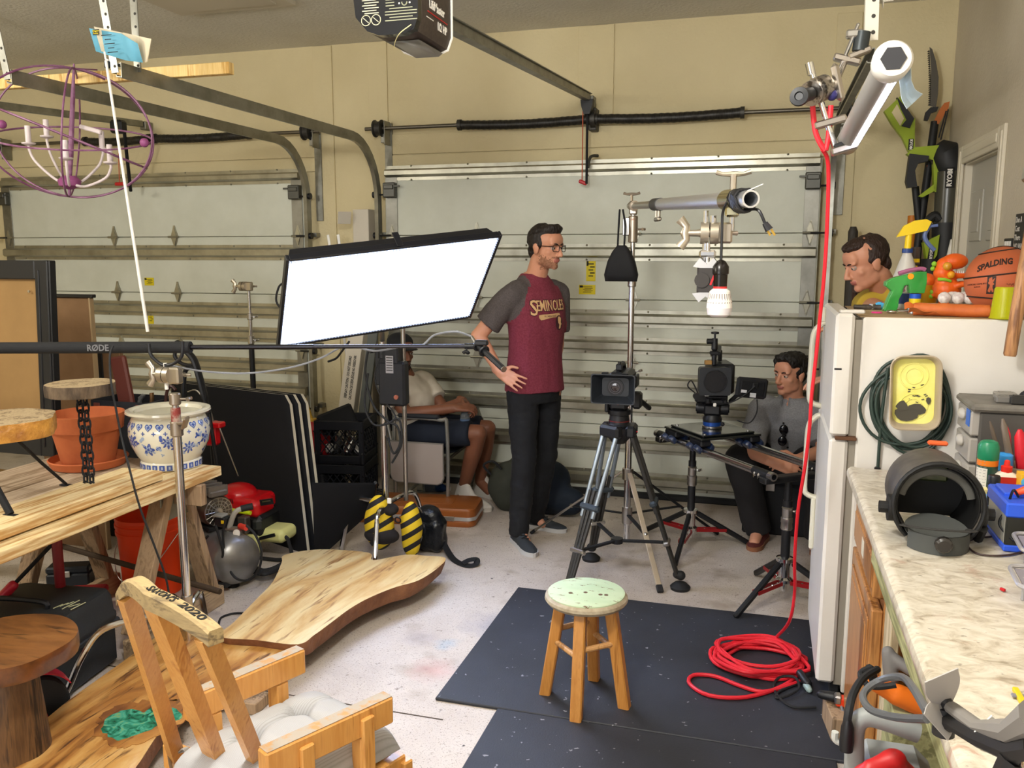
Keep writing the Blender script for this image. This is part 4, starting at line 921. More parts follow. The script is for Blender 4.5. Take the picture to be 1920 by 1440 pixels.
for k,pts in enumerate((((692,650),(685,700),(700,760),(728,790),(745,800),(750,830),(738,850),(727,820)),((720,655),(703,700),(712,740),(736,770),(745,790)),((690,700),(684,760),(700,795),(725,795),(745,785),(752,800),(752,835),(735,868)),((655,640),(640,660),(630,672),(615,678)),((555,600),(520,570),(522,540),(532,530)))):
 yy=4.03 if k<3 else 4.2
 solo('power_cable',('black power cable looping below the ballast box','thin cable from the panel to the ballast top','long black cable loop left of the ballast box','short cable loop under the lower edge of the glowing panel','black cable loop behind the left edge of the glowing panel')[k],'cable',MB().path(catmull([at(px,py,Y=yy)for px,py in pts],6),.006 if k!=1 else.004,8),rubber,'cables on the LED panel stand')
def bagmat():
 m,nt,b=newmat('striped_sandbag');b.inputs['Roughness'].default_value=.75
 co=coords(nt,(1,1,1),(0,32,0));sp=nt.nodes.new('ShaderNodeSeparateXYZ');nt.links.new(co,sp.inputs[0])
 ml=node(nt,'Math',operation='MULTIPLY');nt.links.new(sp.outputs[2],ml.inputs[0]);ml.inputs[1].default_value=17.0
 fr=node(nt,'Math',operation='FRACT');nt.links.new(ml.outputs[0],fr.inputs[0]);r=ramp(nt,((.42,'#17151a'),(.44,'#d8b81c')),fr.outputs[0]);r.color_ramp.interpolation='CONSTANT'
 nt.links.new(r.outputs[0],b.inputs['Base Color']);return m
sb=thing('sandbag','black and yellow striped sandbag slung over the base of the LED panel stand','sandbag',(sx,sy-.1,.12));sm=bagmat()
def bag(c,r,mt,nm,seed,w=.012):
 me=remesh(MB().ball(c,r,20,14),.012,3);noisy(me,w,9,seed);part(nm,me,mt,sb,w=True)
pb=at(712,1000,Y=3.98);pb2=at(775,1000,Y=4.0)
bag((pb.x,3.98,.215),(.083,.07,.15),sm,'striped_lobe',1.0);bag((pb2 .x-.02,4.02,.19),(.06,.06,.15),sm,'striped_lobe',4.0)
bag((pb.x+.02,3.96,.16),(.10,.06,.045),mat('bag_black','#1d191c',.8),'black_bottom',2.0,.006)
tq=at(730,955,Y=3.99);bag((tq.x,3.99,tq.z),(.055,.05,.035),mat('bag_black','#1d191c'),'top_strap',3.0,.006);part('ring',MB().path(sweepc(None,at(746,975,Y=3.95),.016,14,(0,1,.2)),.004,6,closed=True),black,sb,w=True)
part('white_tag',MB().box((at(730,939,Y=3.95).x,3.95,at(730,939,Y=3.95).z),(.022,.012,.03),.003),white,sb,w=True)
# --- black accessory bag with carabiner and strap
kb=thing('accessory_bag','dark black pouch bag with a carabiner and a trailing strap beside the sandbag','bag',at(795,1040,Z=0.0));kc=at(797,1042,Z=0);kc.y+=.08
shiny=mat('shiny_black_nylon','#0d1119',.3,bp=(40,.6,.01))
me=remesh(MB().box((kc.x,kc.y,.10),(.17,.13,.19),.03).ball((kc.x-.005,kc.y,.19),(.075,.06,.07)).box((kc.x-.1,kc.y-.02,.06),(.08,.09,.12),.03),.01,4);noisy(me,.012,14,2.0);part('body',me,shiny,kb,w=True)
part('blue_trim',MB().box((kc.x-.075,kc.y-.05,.17),(.012,.02,.08),.004),mat('blue_trim','#12406c',.4),kb,w=True)
q=at(783,1000,Y=kc.y-.085);m=MB().path(catmull([(q.x,q.y,q.z+.035),(q.x-.012,q.y,q.z+.02),(q.x-.011,q.y,q.z-.02),(q.x+.008,q.y,q.z-.035),(q.x+.016,q.y,q.z-.022),(q.x+.008,q.y,q.z+.03)],5,True),.0032,8,closed=True);part('carabiner',m,chrome,kb,w=True)
m=MB();sp_=catmull([at(805,960,Y=kc.y),at(820,985,Y=kc.y),at(830,1015,Y=kc.y),at(850,1048,Z=.012),at(875,1060,Z=.010),at(892,1058,Z=.012),at(893,1049,Z=.03),at(880,1050,Z=.03),at(868,1056,Z=.018)],7)
m.path(sp_,.017,8,flat=.12,up=(0,-.4,1));part('strap',m,blackm,kb,w=True);part('handle_loop',MB().path(catmull([at(775,965,Y=kc.y-.05),at(778,955,Y=kc.y-.05),at(785,952,Y=kc.y-.05),at(792,962,Y=kc.y-.05)],5),.004,6),steel,kb,w=True)
part('cord',MB().path(catmull([at(752,985,Y=kc.y-.1),at(756,1015,Y=kc.y-.1),at(770,1028,Y=kc.y-.1),at(785,1022,Y=kc.y-.1),at(792,1005,Y=kc.y-.1)],6),.003,6),mat('cable_grey','#7f828a'),kb,w=True)
# --- brown hard case on the floor
cA=at(648,978,Z=0.0);cB=at(884,990,Z=0.0);cc_=(cA+cB)/2;L=(cB-cA).length;cang=math.atan2((cB-cA).y,(cB-cA).x)
bc=thing('hard_case','brown hard instrument case with a silver trim lying on the floor by the white sneakers','case',(cc_.x,cc_.y+.15,0),math.degrees(cang));brn=mat('brown_shell','#a35f2b',.4,n=(4,'#8d4f22',.3,.7))
def shell(z0,z1,top):return MB().loft([[(x*s,y*s,z)for x,y in rrect(L,.30,.05,5)]for z,s in((z0,.98 if not top else 1),(z0+.008,1),(z1-.02,1),(z1-.006,.99),(z1,.965))])
part('lower_shell',shell(0,.042,False),brn,bc);part('lid',shell(.060,.112,True),brn,bc)
part('trim_band',MB().loft([[(x*1.004,y*1.01,z)for x,y in rrect(L,.30,.05,5)]for z in(.040,.044,.048,.054,.058,.062)]),alu,bc);part('lid_rib',MB().box((0,0,.113),(L*.6,.12,.004),.002),brn,bc)
for u in(-.3,.3):part('latch',MB().box((u*L,-.153,.051),(.07,.008,.03),.003),chrome,bc)
part('handle',MB().path(catmull([(-.06,-.152,.05),(-.05,-.175,.05),(.05,-.175,.05),(.06,-.152,.05)],5),.008,8),brn,bc)
m=MB()
for k in range(4):m.path([V((-.36+.02*k+.1*math.cos(t),.02+.06*math.sin(t),.121+.009*k))for t in[2*math.pi*i/20 for i in range(20)]],.005,6,closed=True)
me=m.mesh('coil');me.transform(RM[bc.name]);solo('coiled_cable','small coil of black cable lying on the brown hard case','cable',me,[rubber])
# --- black V-flats leaning by the left door
vx0,vx1=at(330,715,Y=4.25),at(538,740,Y=4.1);vb1=at(577,1040,Z=0)
vf=thing('black_flat','black foldable foam board with white edges leaning beside the compressor','reflector board',vb1)
blue=mat('duvetyne','#0a0d16',.9)
vt0,vt1=at(322,716,Y=4.62),at(541,741,Y=4.15);vb0=V((vt0 .x-.02,4.5,0.004))
for k,(dx,dy)in enumerate(((0,0),(.035,.03),(.065,.06))):
 o_=V((dx,dy,0));d0=V((0,.008,.0))
 pts=[vb0+o_,vb1+o_,vb1 .lerp(vt1,.94)+o_,vt1+o_-V((.025,0,.0)),vt0+o_];nm_=(pts[1]-pts[0]).cross(pts[-1]-pts[0]).normalized()
 m=MB();n=len(pts);m.mi=0;f=[p for p in pts];b_=[p-nm_*.018 for p in pts]
 m.add(f+b_,[list(range(n)),list(range(n,2*n))[::-1]]);m.mi=1;m.add(f+b_,[(i,(i+1)%n,n+(i+1)%n,n+i)for i in range(n)])
 part('board',m,[blue,mat('foam_white_edge','#c9c3b4',.8)],vf,w=True)
p4=[at(592,985,Y=4.6),at(700,960,Y=4.72),at(697,912,Y=4.8),at(588,935,Y=4.72)]
fl=thing('fabric_flag','dark black fabric flag slanting down from the milk crates to the floor','flag',at(640,1000,Z=0))
q=[at(590,1036,Z=.03),at(606,1034,Z=.03),at(700,950,Z=.16),at(704,905,Z=.40),at(585,905,Z=.46)]
m=MB();m.add([*q,*[p-V((0,0,.02))for p in q]],[[0,1,2,3,4],[9,8,7,6,5]]+[(i,(i+1)%5,5+(i+1)%5,5+i)for i in range(5)]);part('fabric',m,blue,fl,w=True)
part('frame_edge',MB().path([q[0],q[1],q[2],q[3]],.009,8),black,fl,w=True)
# --- milk crates
def crate(label,x,y,z,rz,s=.33,h=.27):
 t=thing('milk_crate',label,'crate',(x,y,z),rz,'black milk crates');cm2=mat('crate_plastic','#0f1119',.5)
 part('base',MB().box((0,0,.01),(s,s,.02),.004),cm2,t)
 for a in range(4):
  T=Mx.Rotation(R(90*a),4,'Z')@Mx.Translation((0,-s/2+.008,0));m=MB()
  m.box((0,0,h-.03),(s,.018,.06),.004,M=T);m.box((0,0,.03),(s,.016,.05),.004,M=T)
  for k in(-1,1):m.box((k*(s/2-.015),0,h/2),(.035,.016,h),.003,M=T)
  for k in range(6):
   x0=-s/2+.05+k*(s-.1)/5;m.box((0,0,0),(.006,.01,.19),M=T@TR((x0,0,h/2),(0,38,0)));m.box((0,0,0),(.006,.01,.19),M=T@TR((x0,0,h/2),(0,-38,0)))
  part('lattice_wall',m,cm2,t)
 return t
q=at(648,905,Y=4.95)
crate('black milk crate at the bottom of the stack beside the light stand',q.x-.0,4.98,0.0,10,.32,.28);crate('black milk crate on top of the stack, full of white and black odds and ends',q.x-.0,4.98,.285,10,.32,.28)
for k in range(5):
 p_=V((q.x-.1+.05*k,4.93+.03*(k%3),.33));solo('crate_content',('white plastic part','small grey fitting','white cable adapter','grey metal clamp','white power brick')[k]+' inside the top milk crate','part',MB().box(tuple(p_+V((0,0,.03+.03*(k%2)))),(.04,.05,.06+.06*(k%2)),.008,rot=(0,10*k,20*k)),white if k%2==0 else steel,'odds and ends in the milk crate')
solo('black_sleeve','black fabric sleeve poking up out of the top milk crate','bag',MB().box((q.x-.02,4.9,.56),(.24,.05,.14),.012,rot=(0,-22,10)),blackm)
# --- gas can
q=at(580,860,Y=4.9);gc=thing('gas_can','red fuel can with a yellow spout behind the foam boards','fuel can',(q.x,4.95,.0))
part('body',MB().loft([[(x,y,z)for x,y in rrect(.20*s,.16*s,.03)]for z,s in((.22,1),(.235,1.02),(.46,1.0),(.52,.75),(.53,.6))]),mat('fuel_red','#a51a22',.4),gc);part('spout',MB().tube((0,0,.52),(-.05,0,.68),.016,.012).tube((0,0,.50),(0,0,.545),.03),mat('spout_yellow','#caa53a',.5),gc);part('handle',MB().path(catmull([(-.08,0,.48),(-.13,0,.53),(-.15,0,.46),(-.105,0,.36)],5),.013,8),black,gc)
solo('storage_box','dark box under the red fuel can behind the foam boards','box',MB().box((q.x,4.95,.109),(.3,.3,.218),.01),blackm)
# --- cartons behind the panel, between the doors
wc=mat('white_carton','#cfc8ba',.7)
q0,q1=at(668,645,Y=5.27),at(640,905,Y=5.2)
ct=thing('tall_carton','tall white carton printed with a vertical caution line between the two garage doors','carton',q1)
T=Mx.Translation((q1+q0)/2)@frame(q0-q1,(0,-1,0));Lc=(q0-q1).length+.9
T=Mx.Translation(V((q1 .x-.03,q1 .y,0.0)))@frame(q0-q1+V((0,.05,0)),(0,-1,0));Lc=1.62
part('body',MB().box((0,0,Lc/2),(.115,.07,Lc),.003,M=T),wc,ct,w=True)
fy=1 if(T.to_3x3()@V((0,1,0))).y<0 else-1
fx_=T.to_3x3()@V((1,0,0));fn_=T.to_3x3()@V((0,fy,0));up_=T.to_3x3()@V((0,0,1))
xr_=fx_ if fx_.x>0 else-fx_
mid_t=at(663,705,Y=5.4)
zt_=(mid_t-T.translation).dot(up_)
for k,s_ in enumerate(('DISPLAY CAUTION - DO NOT DISCARD','CAUTION DE D\u00c9SPLI\u00c9GUE NO DESECHAR')):
 Mt=Mx((up_,-xr_,fn_)).transposed().to_4x4();o_=T.translation+up_*zt_+xr_*(-.016+.036*k)+fn_*.0358;text(s_,.026,Mx.Translation(o_)@Mt,ink,ct,squash=.62,bold=.0008)
part('dark_slot',MB().box((-.02,fy*.0362,.42),(.016,.002,.2),M=T),ink,ct,w=True)
q=at(672,425,Y=5.5);w2=solo('open_carton','white open carton standing high behind the LED panel','carton',MB().box((q.x,5.59,.92),(.12,.11,1.84+(q.z-1.72)*2),.003).box((q.x-.085,5.46,q.z+.06),(.09,.004,.09),.001,rot=(25,0,38)),wc)
for k,(px,dx)in enumerate(((615,-.02),(603,.03))):
 a_=at(px,415+6*k,Y=5.45);solo('metal_strip',('bright thin metal strip leaning left of the white open carton','second thin metal strip leaning beside the left door track')[k],'strip',MB().box((0,0,.0),(.022,.004,1.75),.001,M=TR((a_.x+.12,5.55,.885),(-2,-7.5,0)))if k==0 else MB().box((0,0,0),(.02,.004,1.75),.001,M=TR((a_.x+.14,5.5,.885),(-2,-9,0))),alu)
a_,b_=at(700,640,Y=5.3),at(678,800,Y=5.3);solo('leaning_board','narrow grey board leaning behind the light stand column','board',MB().box((0,0,0),(.07,.02,1.5),.002,M=TR((a_.x-.05,5.3,.76),(-4,7,0))),mat('grey_board','#5e625f',.7))
# == right side: refrigerator
frw=mat('fridge_white','#dfdbd4',.35,n=(2.5,'#d6d1c8',.4,.75),bp=(220,.08,.002));gask=mat('gasket_grey','#8f887b',.7)
FH=1.405
fg=thing('refrigerator','white top freezer refrigerator with toys and tools on its top','refrigerator',(.6,3.46,0))
part('body',MB().box((.635,3.455,.04+(FH-.04)/2),(.63,.65,FH-.04),.006),frw,fg,w=True)
part('top_grime',MB().box((.62,3.455,FH+.0008),(.62,.63,.0016)),mat('dusty_top','#b89f7c',.8,n=(4,'#9e8461',.35,.65)),fg,w=True)
part('gasket',MB().box((.307,3.455,.73),(.026,.62,1.33)),gask,fg,w=True)
SPL=.985
for(z0,z1,nm)in((SPL+.005,FH+.012,'freezer_door'),(.075,SPL-.005,'fridge_door')):
 d=part(nm,MB().box((.263,3.455,(z0+z1)/2),(.062,.66,z1-z0),.010),frw,fg,w=True)
 h=MB();hz0,hz1=(z0+.015,z0+.355)if nm[1]=='r' and nm[0]=='f' and nm.startswith('freezer')else(z1-.36,z1-.012)
 up=nm.startswith('freezer')
 seq=[(.233,hz1),(.215,hz1-.01),(.190,hz1-.05),(.186,(hz0+hz1)/2),(.186,hz0+.04),(.20,hz0+.01),(.233,hz0)]
 h.path(catmull([V((x,3.66,z))for x,z in seq],5),.015,10,flat=.75);e0,e1=(hz1,min(hz1+.12,z1-.01))if up else(hz0,hz0-.22)
 h.box((.224,3.66,(e0+e1)/2),(.02,.034,abs(e1-e0)),.006);part('handle',h,mat('handle_cream','#d9d6c4',.35),d,w=True)
part('hinge_cover',MB().box((.285,3.16,FH+.018),(.08,.05,.012),.004),frw,fg,w=True)
part('middle_hinge',MB().box((.285,3.14,SPL),(.07,.05,.012),.002),mat('rusty_hinge','#6b4b36',.6,.5),fg,w=True)
part('kick_grille',MB().box((.30,3.455,.038),(.03,.6,.06),.004),blackm,fg,w=True)
p=at(1573,692,Y=3.125);part('black_mark',MB().box((p.x-.003,3.1245,p.z),(.024,.001,.006)),ink,fg,w=True)
for k in range(4):part('foot',MB().tube((.36+.5*(k%2),3.2+.5*(k//2),0),(.36+.5*(k%2),3.2+.5*(k//2),.045),.018,n=12),rubber,fg,w=True)
FYN=3.128
cg=mat('dark_green_cord','#2a3a33',.55)
cdl=thing('cord_coil','dark green cord hung in loops on the side of the white refrigerator','cord',(.475,FYN,.95))
rr=random.Random(5)
for k in range(7):
 cx_,cz_=.473+rr.uniform(-.02,.02),1.118+rr.uniform(-.012,.012);rx,rz=rr.uniform(.103,.133),rr.uniform(.125,.158);ph_=rr.uniform(0,6)
 pts=[V((cx_+rx*math.cos(t)*(1+.05*math.sin(2*t+ph_)),FYN-.010-.008*(k%3)-.003*math.sin(t+ph_),cz_+rz*math.sin(t)*(1+.04*math.cos(3*t+ph_))))for t in[2*math.pi*i/40 for i in range(40)]]
 part('loop',MB().path(pts,.0055,8,closed=True),cg,cdl,w=True)
for px0,py0,px1,py1 in((1665,690,1646,876),(1750,690,1751,856)):
 a,b=at(px0,py0,Y=FYN-.03),at(px1,py1,Y=FYN-.012);part('cord_end',MB().path(catmull([a,a.lerp(b,.5)+V((-.005,-.004,0)),b],6),.0055,8),cg,cdl,w=True)
b=at(1645,880,Y=FYN-.012);part('plug',MB().box(tuple(b),(.02,.016,.018),.004),black,cdl,w=True)
ty=thing('plastic_tray','clear plastic food tray with a yellow painted inside hung over the cord coil','tray',(.482,FYN-.03,1.165))
clear=mat('clear_plastic','#d9d4c8',.25,tr=.75,ior=1.3);TY=Mx.Translation((.483,FYN-.045,1.166))@Mx.Rotation(R(90),4,'X')@Mx.Rotation(R(2),4,'Z')
def trr(w,h,z,r=.03):return[(x,y,z)for x,y in rrect(w,h,r,5)]
m=MB();m.loft([trr(.148,.240,.038,.036),trr(.158,.25,.044,.04),trr(.150,.242,.046,.036),trr(.140,.232,.04,.034),trr(.126,.216,.004,.03),trr(.128,.220,0,.03)],False,True,M=TY);part('tray_rim',m,mat('cloudy_plastic','#c9b9a0',.3,tr=.35,ior=1.3),ty,w=True)
yel=mat('yellow_paint','#eee88a',.5,n=(10,'#e6dd70',.4,.65))
part('yellow_floor',MB().loft([trr(.128,.220,0,.03),trr(.128,.22,.006,.03)],M=TY),yel,ty,w=True)
for yy in(.052,-.05):
 for r_ in(.043,.026):part('raised_ring',MB().path([TY@V((r_*math.cos(t),yy+r_*math.sin(t),.0062))for t in[2*math.pi*i/32 for i in range(32)]],.0028,6,closed=True),yel,ty,w=True)
bl=MB()
for(x,y,w_,h_,n_)in((-.02,-.075,.06,.04,12),(.01,-.06,.05,.03,11),(-.035,-.05,.03,.03,10),(.045,-.03,.012,.02,8)):
 bl.prism([(x+w_*.6*(1+.35*noise.noise(V((i*1.7,x*50,0))))*math.cos(2*math.pi*i/n_),y+h_*.6*(1+.35*noise.noise(V((i*1.3,y*40,2))))*math.sin(2*math.pi*i/n_))for i in range(n_)],.003+.0012*n_%.004,TY@Mx.Translation((0,0,.0072)))
for k in range(14):bl.box((.005+rr.uniform(-.02,.045),rr.uniform(-.03,.015),.0075),(.008,.003,.002),M=TY@Mx.Rotation(rr.uniform(-.4,.4),4,'Z'))
part('dark_flakes',bl,mat('dark_flake','#4a463c',.8),ty,w=True,kind='stuff')
# -- things on top of the fridge
T0=FH+.002
def f_at(px,py=585):return at(px,py,Z=T0)
gm=mat('green_clear_plastic','#4cc45c',.12,tr=.5,coat=.4);q=at(1672,583,Z=T0)
gun=thing('toy_bubble_gun','translucent green toy gun with a yellow and blue nozzle standing on the refrigerator','toy gun',M=Mx.Translation(q)@Mx.Rotation(R(10),4,'Z'))
k=.00195
def gp(px,py):return((px-1672)*k,(583-py)*k)
outl=[(1655,583),(1662,560),(1668,545),(1655,535),(1656,527),(1668,520),(1685,515),(1712,508),(1729,508),(1730,530),(1727,549),(1700,549),(1698,533),(1690,535),(1687,549),(1682,560),(1681,575),(1678,583)]
me=remesh(MB().prism([gp(*p_)for p_ in outl][::-1],.034,Mx.Rotation(R(90),4,'X')@Mx.Translation((0,0,-.017))),.0028,6)
part('body',me,gm,gun)
part('trigger',MB().path([V((gp(1693,533)[0],0,gp(0,533)[1])),V((gp(1690,540)[0],0,gp(0,540)[1])),V((gp(1692,546)[0],0,gp(0,546)[1]))],.006,8),mat('mauve_plastic','#a65f86',.4),gun)
part('top_stripe',MB().path(catmull([V((gp(x,y)[0],0,gp(x,y)[1]+.004))for x,y in((1680,514),(1700,508),(1720,505),(1728,507))],4),.008,8),mat('mauve_plastic','#a65f86'),gun)
part('yellow_badge',MB().tube((gp(1699,0)[0],-.018,gp(0,517)[1]),(gp(1699,0)[0],-.022,gp(0,517)[1]),.011,n=18),mat('amber_plastic','#f2a51e',.4),gun)
for nm,y0,y1,mt_ in(('blue_ring',550,559,mat('blue_plastic','#1b56c8',.4)),('yellow_ring',559,568,yellow)):part(nm,MB().tube((gp(1713,0)[0],0,gp(0,y1)[1]),(gp(1713,0)[0],0,gp(0,y0)[1]),.020,n=18),mt_,gun)
q=at(1700,570,Z=T0);q.y=3.66;q.x=at(1698,520,Y=3.66).x
ks=lambda py:at(1698,py,Y=3.66).z-T0
sp=thing('spray_bottle','clear spray bottle with a yellow and blue trigger head on the refrigerator','spray bottle',M=TR((q.x,q.y,T0)))
part('bottle',MB().lathe([(.001,0),(.050,0),(.052,.01),(.052,ks(545)),(.046,ks(520)),(.030,ks(495)),(.018,ks(478)),(.016,ks(474)),(.001,ks(473))],28),mat('milky_plastic','#dcd9d3',.3,tr=.3),sp)
part('collar',MB().tube((0,0,ks(474)),(0,0,ks(466)),.020,n=18),mat('navy_plastic','#27407c',.4),sp);part('neck',MB().tube((0,0,ks(466)),(.002,0,ks(438)),.013,.012),yellow,sp)
kk=.0024
m=MB().prism([((x-1698)*kk,(y-440)*-kk)for x,y in((1680,444),(1690,426),(1705,418),(1722,416),(1730,420),(1724,434),(1700,440))][::-1],.028,TR((0,.014,ks(440)),(90,0,0)));part('trigger_head',m,yellow,sp)
m=MB().path(catmull([V(((x-1698)*kk,0,ks(440)+(440-y)*kk))for x,y in((1718,420),(1728,424),(1722,440),(1726,452),(1738,465))],4),.008,8).tube(((1728-1698)*kk,0,ks(425)),((1740-1698)*kk,0,ks(423)),.006);part('trigger',m,mat('slate_blue_plastic','#5a6ea0',.4),sp)
part('label',MB().lathe([(.0525,.02),(.0528,.02),(.0528,.06),(.0525,.06)],28),mat('navy_label','#2b3d77',.5),sp)
q=at(1713,560,Z=T0);q=V((at(1713,500,Y=3.73).x,3.73,T0));db=thing('spray_can','dark bottle with a yellow band behind the clear spray bottle','bottle',q);kz=lambda py:at(1713,py,Y=3.73).z-T0
part('body',MB().lathe([(.001,0),(.021,0),(.021,kz(495)),(.001,kz(494))],18),black,db);part('band',MB().tube((0,0,kz(492)),(0,0,kz(485)),.0215,n=18),yellow,db);part('cap',MB().tube((0,0,kz(495)),(0,0,kz(463)),.021,n=18),mat('smoky_cap','#4a3f38',.3),db);part('yellow_print',MB().box((0,-.0212,kz(505)),(.02,.001,.03)),yellow,db)
q=at(1738,560,Z=T0);q=V((at(1738,540,Y=3.68).x,3.68,T0));by=thing('toy_bucket','small yellow toy bucket with an orange lid between the green gun and the orange dinosaur','toy bucket',q);kz=lambda py:at(1738,py,Y=3.68).z-T0
part('pail',MB().lathe([(.001,0),(.034,0),(.040,kz(537)),(.042,kz(537)),(.042,kz(534)),(.001,kz(534))],22),mat('golden_yellow','#f0b41a',.4),by);part('lid',MB().ball((0,0,kz(534)),(.038,.038,.045),18,10),orange,by)
q=V((at(1782,540,Y=3.60).x,3.60,T0));kd=.00212;dz=lambda py:at(1782,py,Y=3.60).z-T0
di_=thing('toy_dinosaur','orange plastic toy dinosaur with an open mouth on the refrigerator','toy',q)
def dx(px):return(px-1782)*kd
m=MB();m.ball((dx(1776),0,dz(543)),(.052,.042,.045));m.ball((dx(1772),0,dz(527)),(.035,.032,.035));m.cap((dx(1765),0,dz(545)),(dx(1752),0,dz(556)),.022,.008)
for s_ in(-.022,.022):m.cap((dx(1775),s_,dz(550)),(dx(1776),s_*1.3,.012),.02,.02)
m.ball((dx(1768),0,dz(512)),(.034,.032,.034));m.ball((dx(1786),0,dz(490)),(.046,.034,.030));m.ball((dx(1770),0,dz(497)),(.030,.030,.030));m.cap((dx(1776),0,dz(515)),(dx(1802),0,dz(516)),.016,.012)
m.cap((dx(1790),-.03,dz(535)),(dx(1804),-.034,dz(531)),.012,.010);m.cap((dx(1804),-.034,dz(531)),(dx(1808),-.034,dz(525)),.010,.007);m.cap((dx(1790),.03,dz(535)),(dx(1804),.034,dz(531)),.012,.010)
part('body',remesh(m,.003,5),orange,di_)
for(px,py,r_)in((1753,495,.010),(1751,504,.009),(1754,548,.011),(1752,556,.009)):part('green_spike',MB().ball((dx(px),0,dz(py)),r_,10,8),mat('lime_plastic','#8cc832',.4),di_)
part('collar',MB().path(catmull([V((dx(1758),-.03,dz(523))),V((dx(1770),-.036,dz(524))),V((dx(1779),-.03,dz(527)))],5),.006,8),mat('lime_plastic','#8cc832'),di_)
for s_ in(-1,1):part('eye',MB().ball((dx(1772),s_*.028,dz(499)),.016,14,10),mat('amber_eye','#e0a02c',.15,coat=.5),di_);part('cheek_knob',MB().ball((dx(1779),s_*.03,dz(515)),.014,12,8),mat('amber_plastic','#f2a51e'),di_)
for k_ in range(5):part('tooth',MB().lathe([(.004,0),(.001,.010)],8,TR((dx(1787+3.4*k_),-.008,dz(512)))),white,di_)
for k_,(px,py)in enumerate(((1771,552),(1785,549),(1797,553),(1808,551),(1819,554),(1790,553))):
 z0=T0+.03;b_=at(px,py,Y=3.40+.035*(k_%2));r_=.0215
 solo('golf_ball',('dirty white ball at the left end of the row beside the orange dinosaur','dirty white ball, second from the left in front of the dinosaur','dirty white ball in the middle of the row, nearer the front','dirty white ball, third from the right end of the row','dirty white ball at the right end of the row beside the basketball','dirty white ball tucked behind the middle of the row')[k_],'ball',MB().ball((b_.x,b_.y,T0+.0335+r_),r_,20,12),mat('dirty_white','#d8d2ce',.5,n=(60,'#b9a9a6',.45,.65)),'white balls on the refrigerator')
bk_=thing('book_stack','thin pale magazine and grey folder lying under the white balls','magazine',(.66,3.42,T0));part('folder',MB().box((0,0,.009),(.26,.19,.016),.002),mat('grey_folder','#6f675a',.7),bk_);part('magazine',MB().box((-.01,-.005,.024),(.24,.18,.012),.002),mat('pale_magazine','#ded2bd',.6),bk_)
c0,c1=at(1712,578,Y=3.24),at(1858,580,Y=3.20)
ck=thing('orange_carton','crushed orange carton tube lying along the front edge of the refrigerator top','tube',(c0+c1)/2);oc=mat('orange_carton','#cf7136',.6,n=(9,'#b5571f',.35,.65));rc=.022;c0 .z=c1 .z=T0+rc+.0005
me=remesh(MB().tube(c0,c1,rc,rc,18),.004,2);noisy(me,.003,30,1);part('tube_body',me,oc,ck,w=True)
part('torn_flap',MB().sheet(lambda u,v:V((c0 .x+.09*(u)-.02,3.20-.02*v,T0+.012+.018*v*(1-u)+.004*math.sin(9*u))),8,4,.0015),mat('carton_inside','#b4652f',.8),ck,w=True)
part('torn_flap',MB().sheet(lambda u,v:V((c0 .x-.03+.05*u,3.215+.02*v,T0+.022+.02*v+.006*math.sin(6*u))),6,4,.0015),oc,ck,w=True)
m=MB()
for kx in range(12):m.box((c0 .x+.075+.0042*kx,3.24-rc-.0012,T0+rc+.002),(.0022 if kx%3 else.001,.001,.024))
part('barcode',m,mat('brown_ink','#6b4a3a',.7),ck,w=True,kind='stuff');part('label_patch',MB().box((c0 .x+.135,3.238-rc-.0008,T0+rc+.002),(.045,.001,.026)),mat('pale_orange','#d99a6a',.6),ck,w=True);part('nozzle',MB().tube(c1,c1+V((.025,0,-.006)),.007,.005),white,ck,w=True)
bc_=at(1878,530,Y=3.38);rb=.118;bc_.z=T0+rb;bb=thing('basketball','orange basketball with black seams at the right end of the refrigerator top','basketball',bc_)
bo_=mat('ball_leather','#c0653c',.6,n=(3,'#b55a34',.35,.7),bp=(420,.5,.002));part('skin',MB().ball((0,0,0),rb,48,30),bo_,bb)
vd=(_C-bc_).normalized();bx=V((0,0,1)).cross(vd).normalized();byv=vd.cross(bx);Bm=Mx((bx,byv,vd)).transposed()
def onball(u,v,off=.0006):w2=math.sqrt(max(0,1-u*u-v*v));return Bm@V((u,v,w2))*(rb+off)
sm_=mat('seam_black','#2a1a14',.6)
def seam(f):part('seam',MB().path([f(2*math.pi*i/64)for i in range(64)],.0028,6,closed=True),sm_,bb)
tl=Mx.Rotation(R(-12),3,'Z')
def circ(h,tilt):
 rr2=math.sqrt(1-h*h);Q=Bm@Mx.Rotation(R(tilt),3,'Z');return lambda t:Q@V((rr2*math.cos(t),h,rr2*math.sin(t)))*(rb+.0003)
seam(circ(.18,8));seam(circ(-.52,-3));seam(circ(.86,10))
Q2=Bm@Mx.Rotation(R(70),3,'Y');seam(lambda t:Q2@V((0,math.sin(t),math.cos(t)))*(rb+.0003))
def balltext(s,cu,cv,size,arc=0,squash=1,bold=.0006,depth=.0003,mt=None,nm='lettering'):
 me=textmesh(s,size,depth=depth,bold=bold,squash=squash)
 for v in me.vertices:
  u_,v_=(cu+v.co.x)/rb,(cv+v.co.y)/rb;v_+=arc*u_*u_+.13*(u_-cu/rb)
  v.co=onball(u_,v_,.0006+v.co.z)
 part(nm,me,mt or sm_,bb)
balltext('SPALDING',-.024,.060,.028,arc=-.35,squash=.80,bold=.0012);balltext('OFFICIAL GAME BALL',-.072,-.013,.008,squash=.8,bold=0);balltext('Indoor',-.072,-.022,.007,bold=0)
lg=MB();
def flatpoly(pts):vs=[onball(u/rb,v/rb,.0007)for u,v in pts];n=len(vs);c=sum(vs,V((0,0,0)))/n;c=c.normalized()*(rb+.0007);lg.add(vs+[c],[(i,(i+1)%n,n)for i in range(n)])
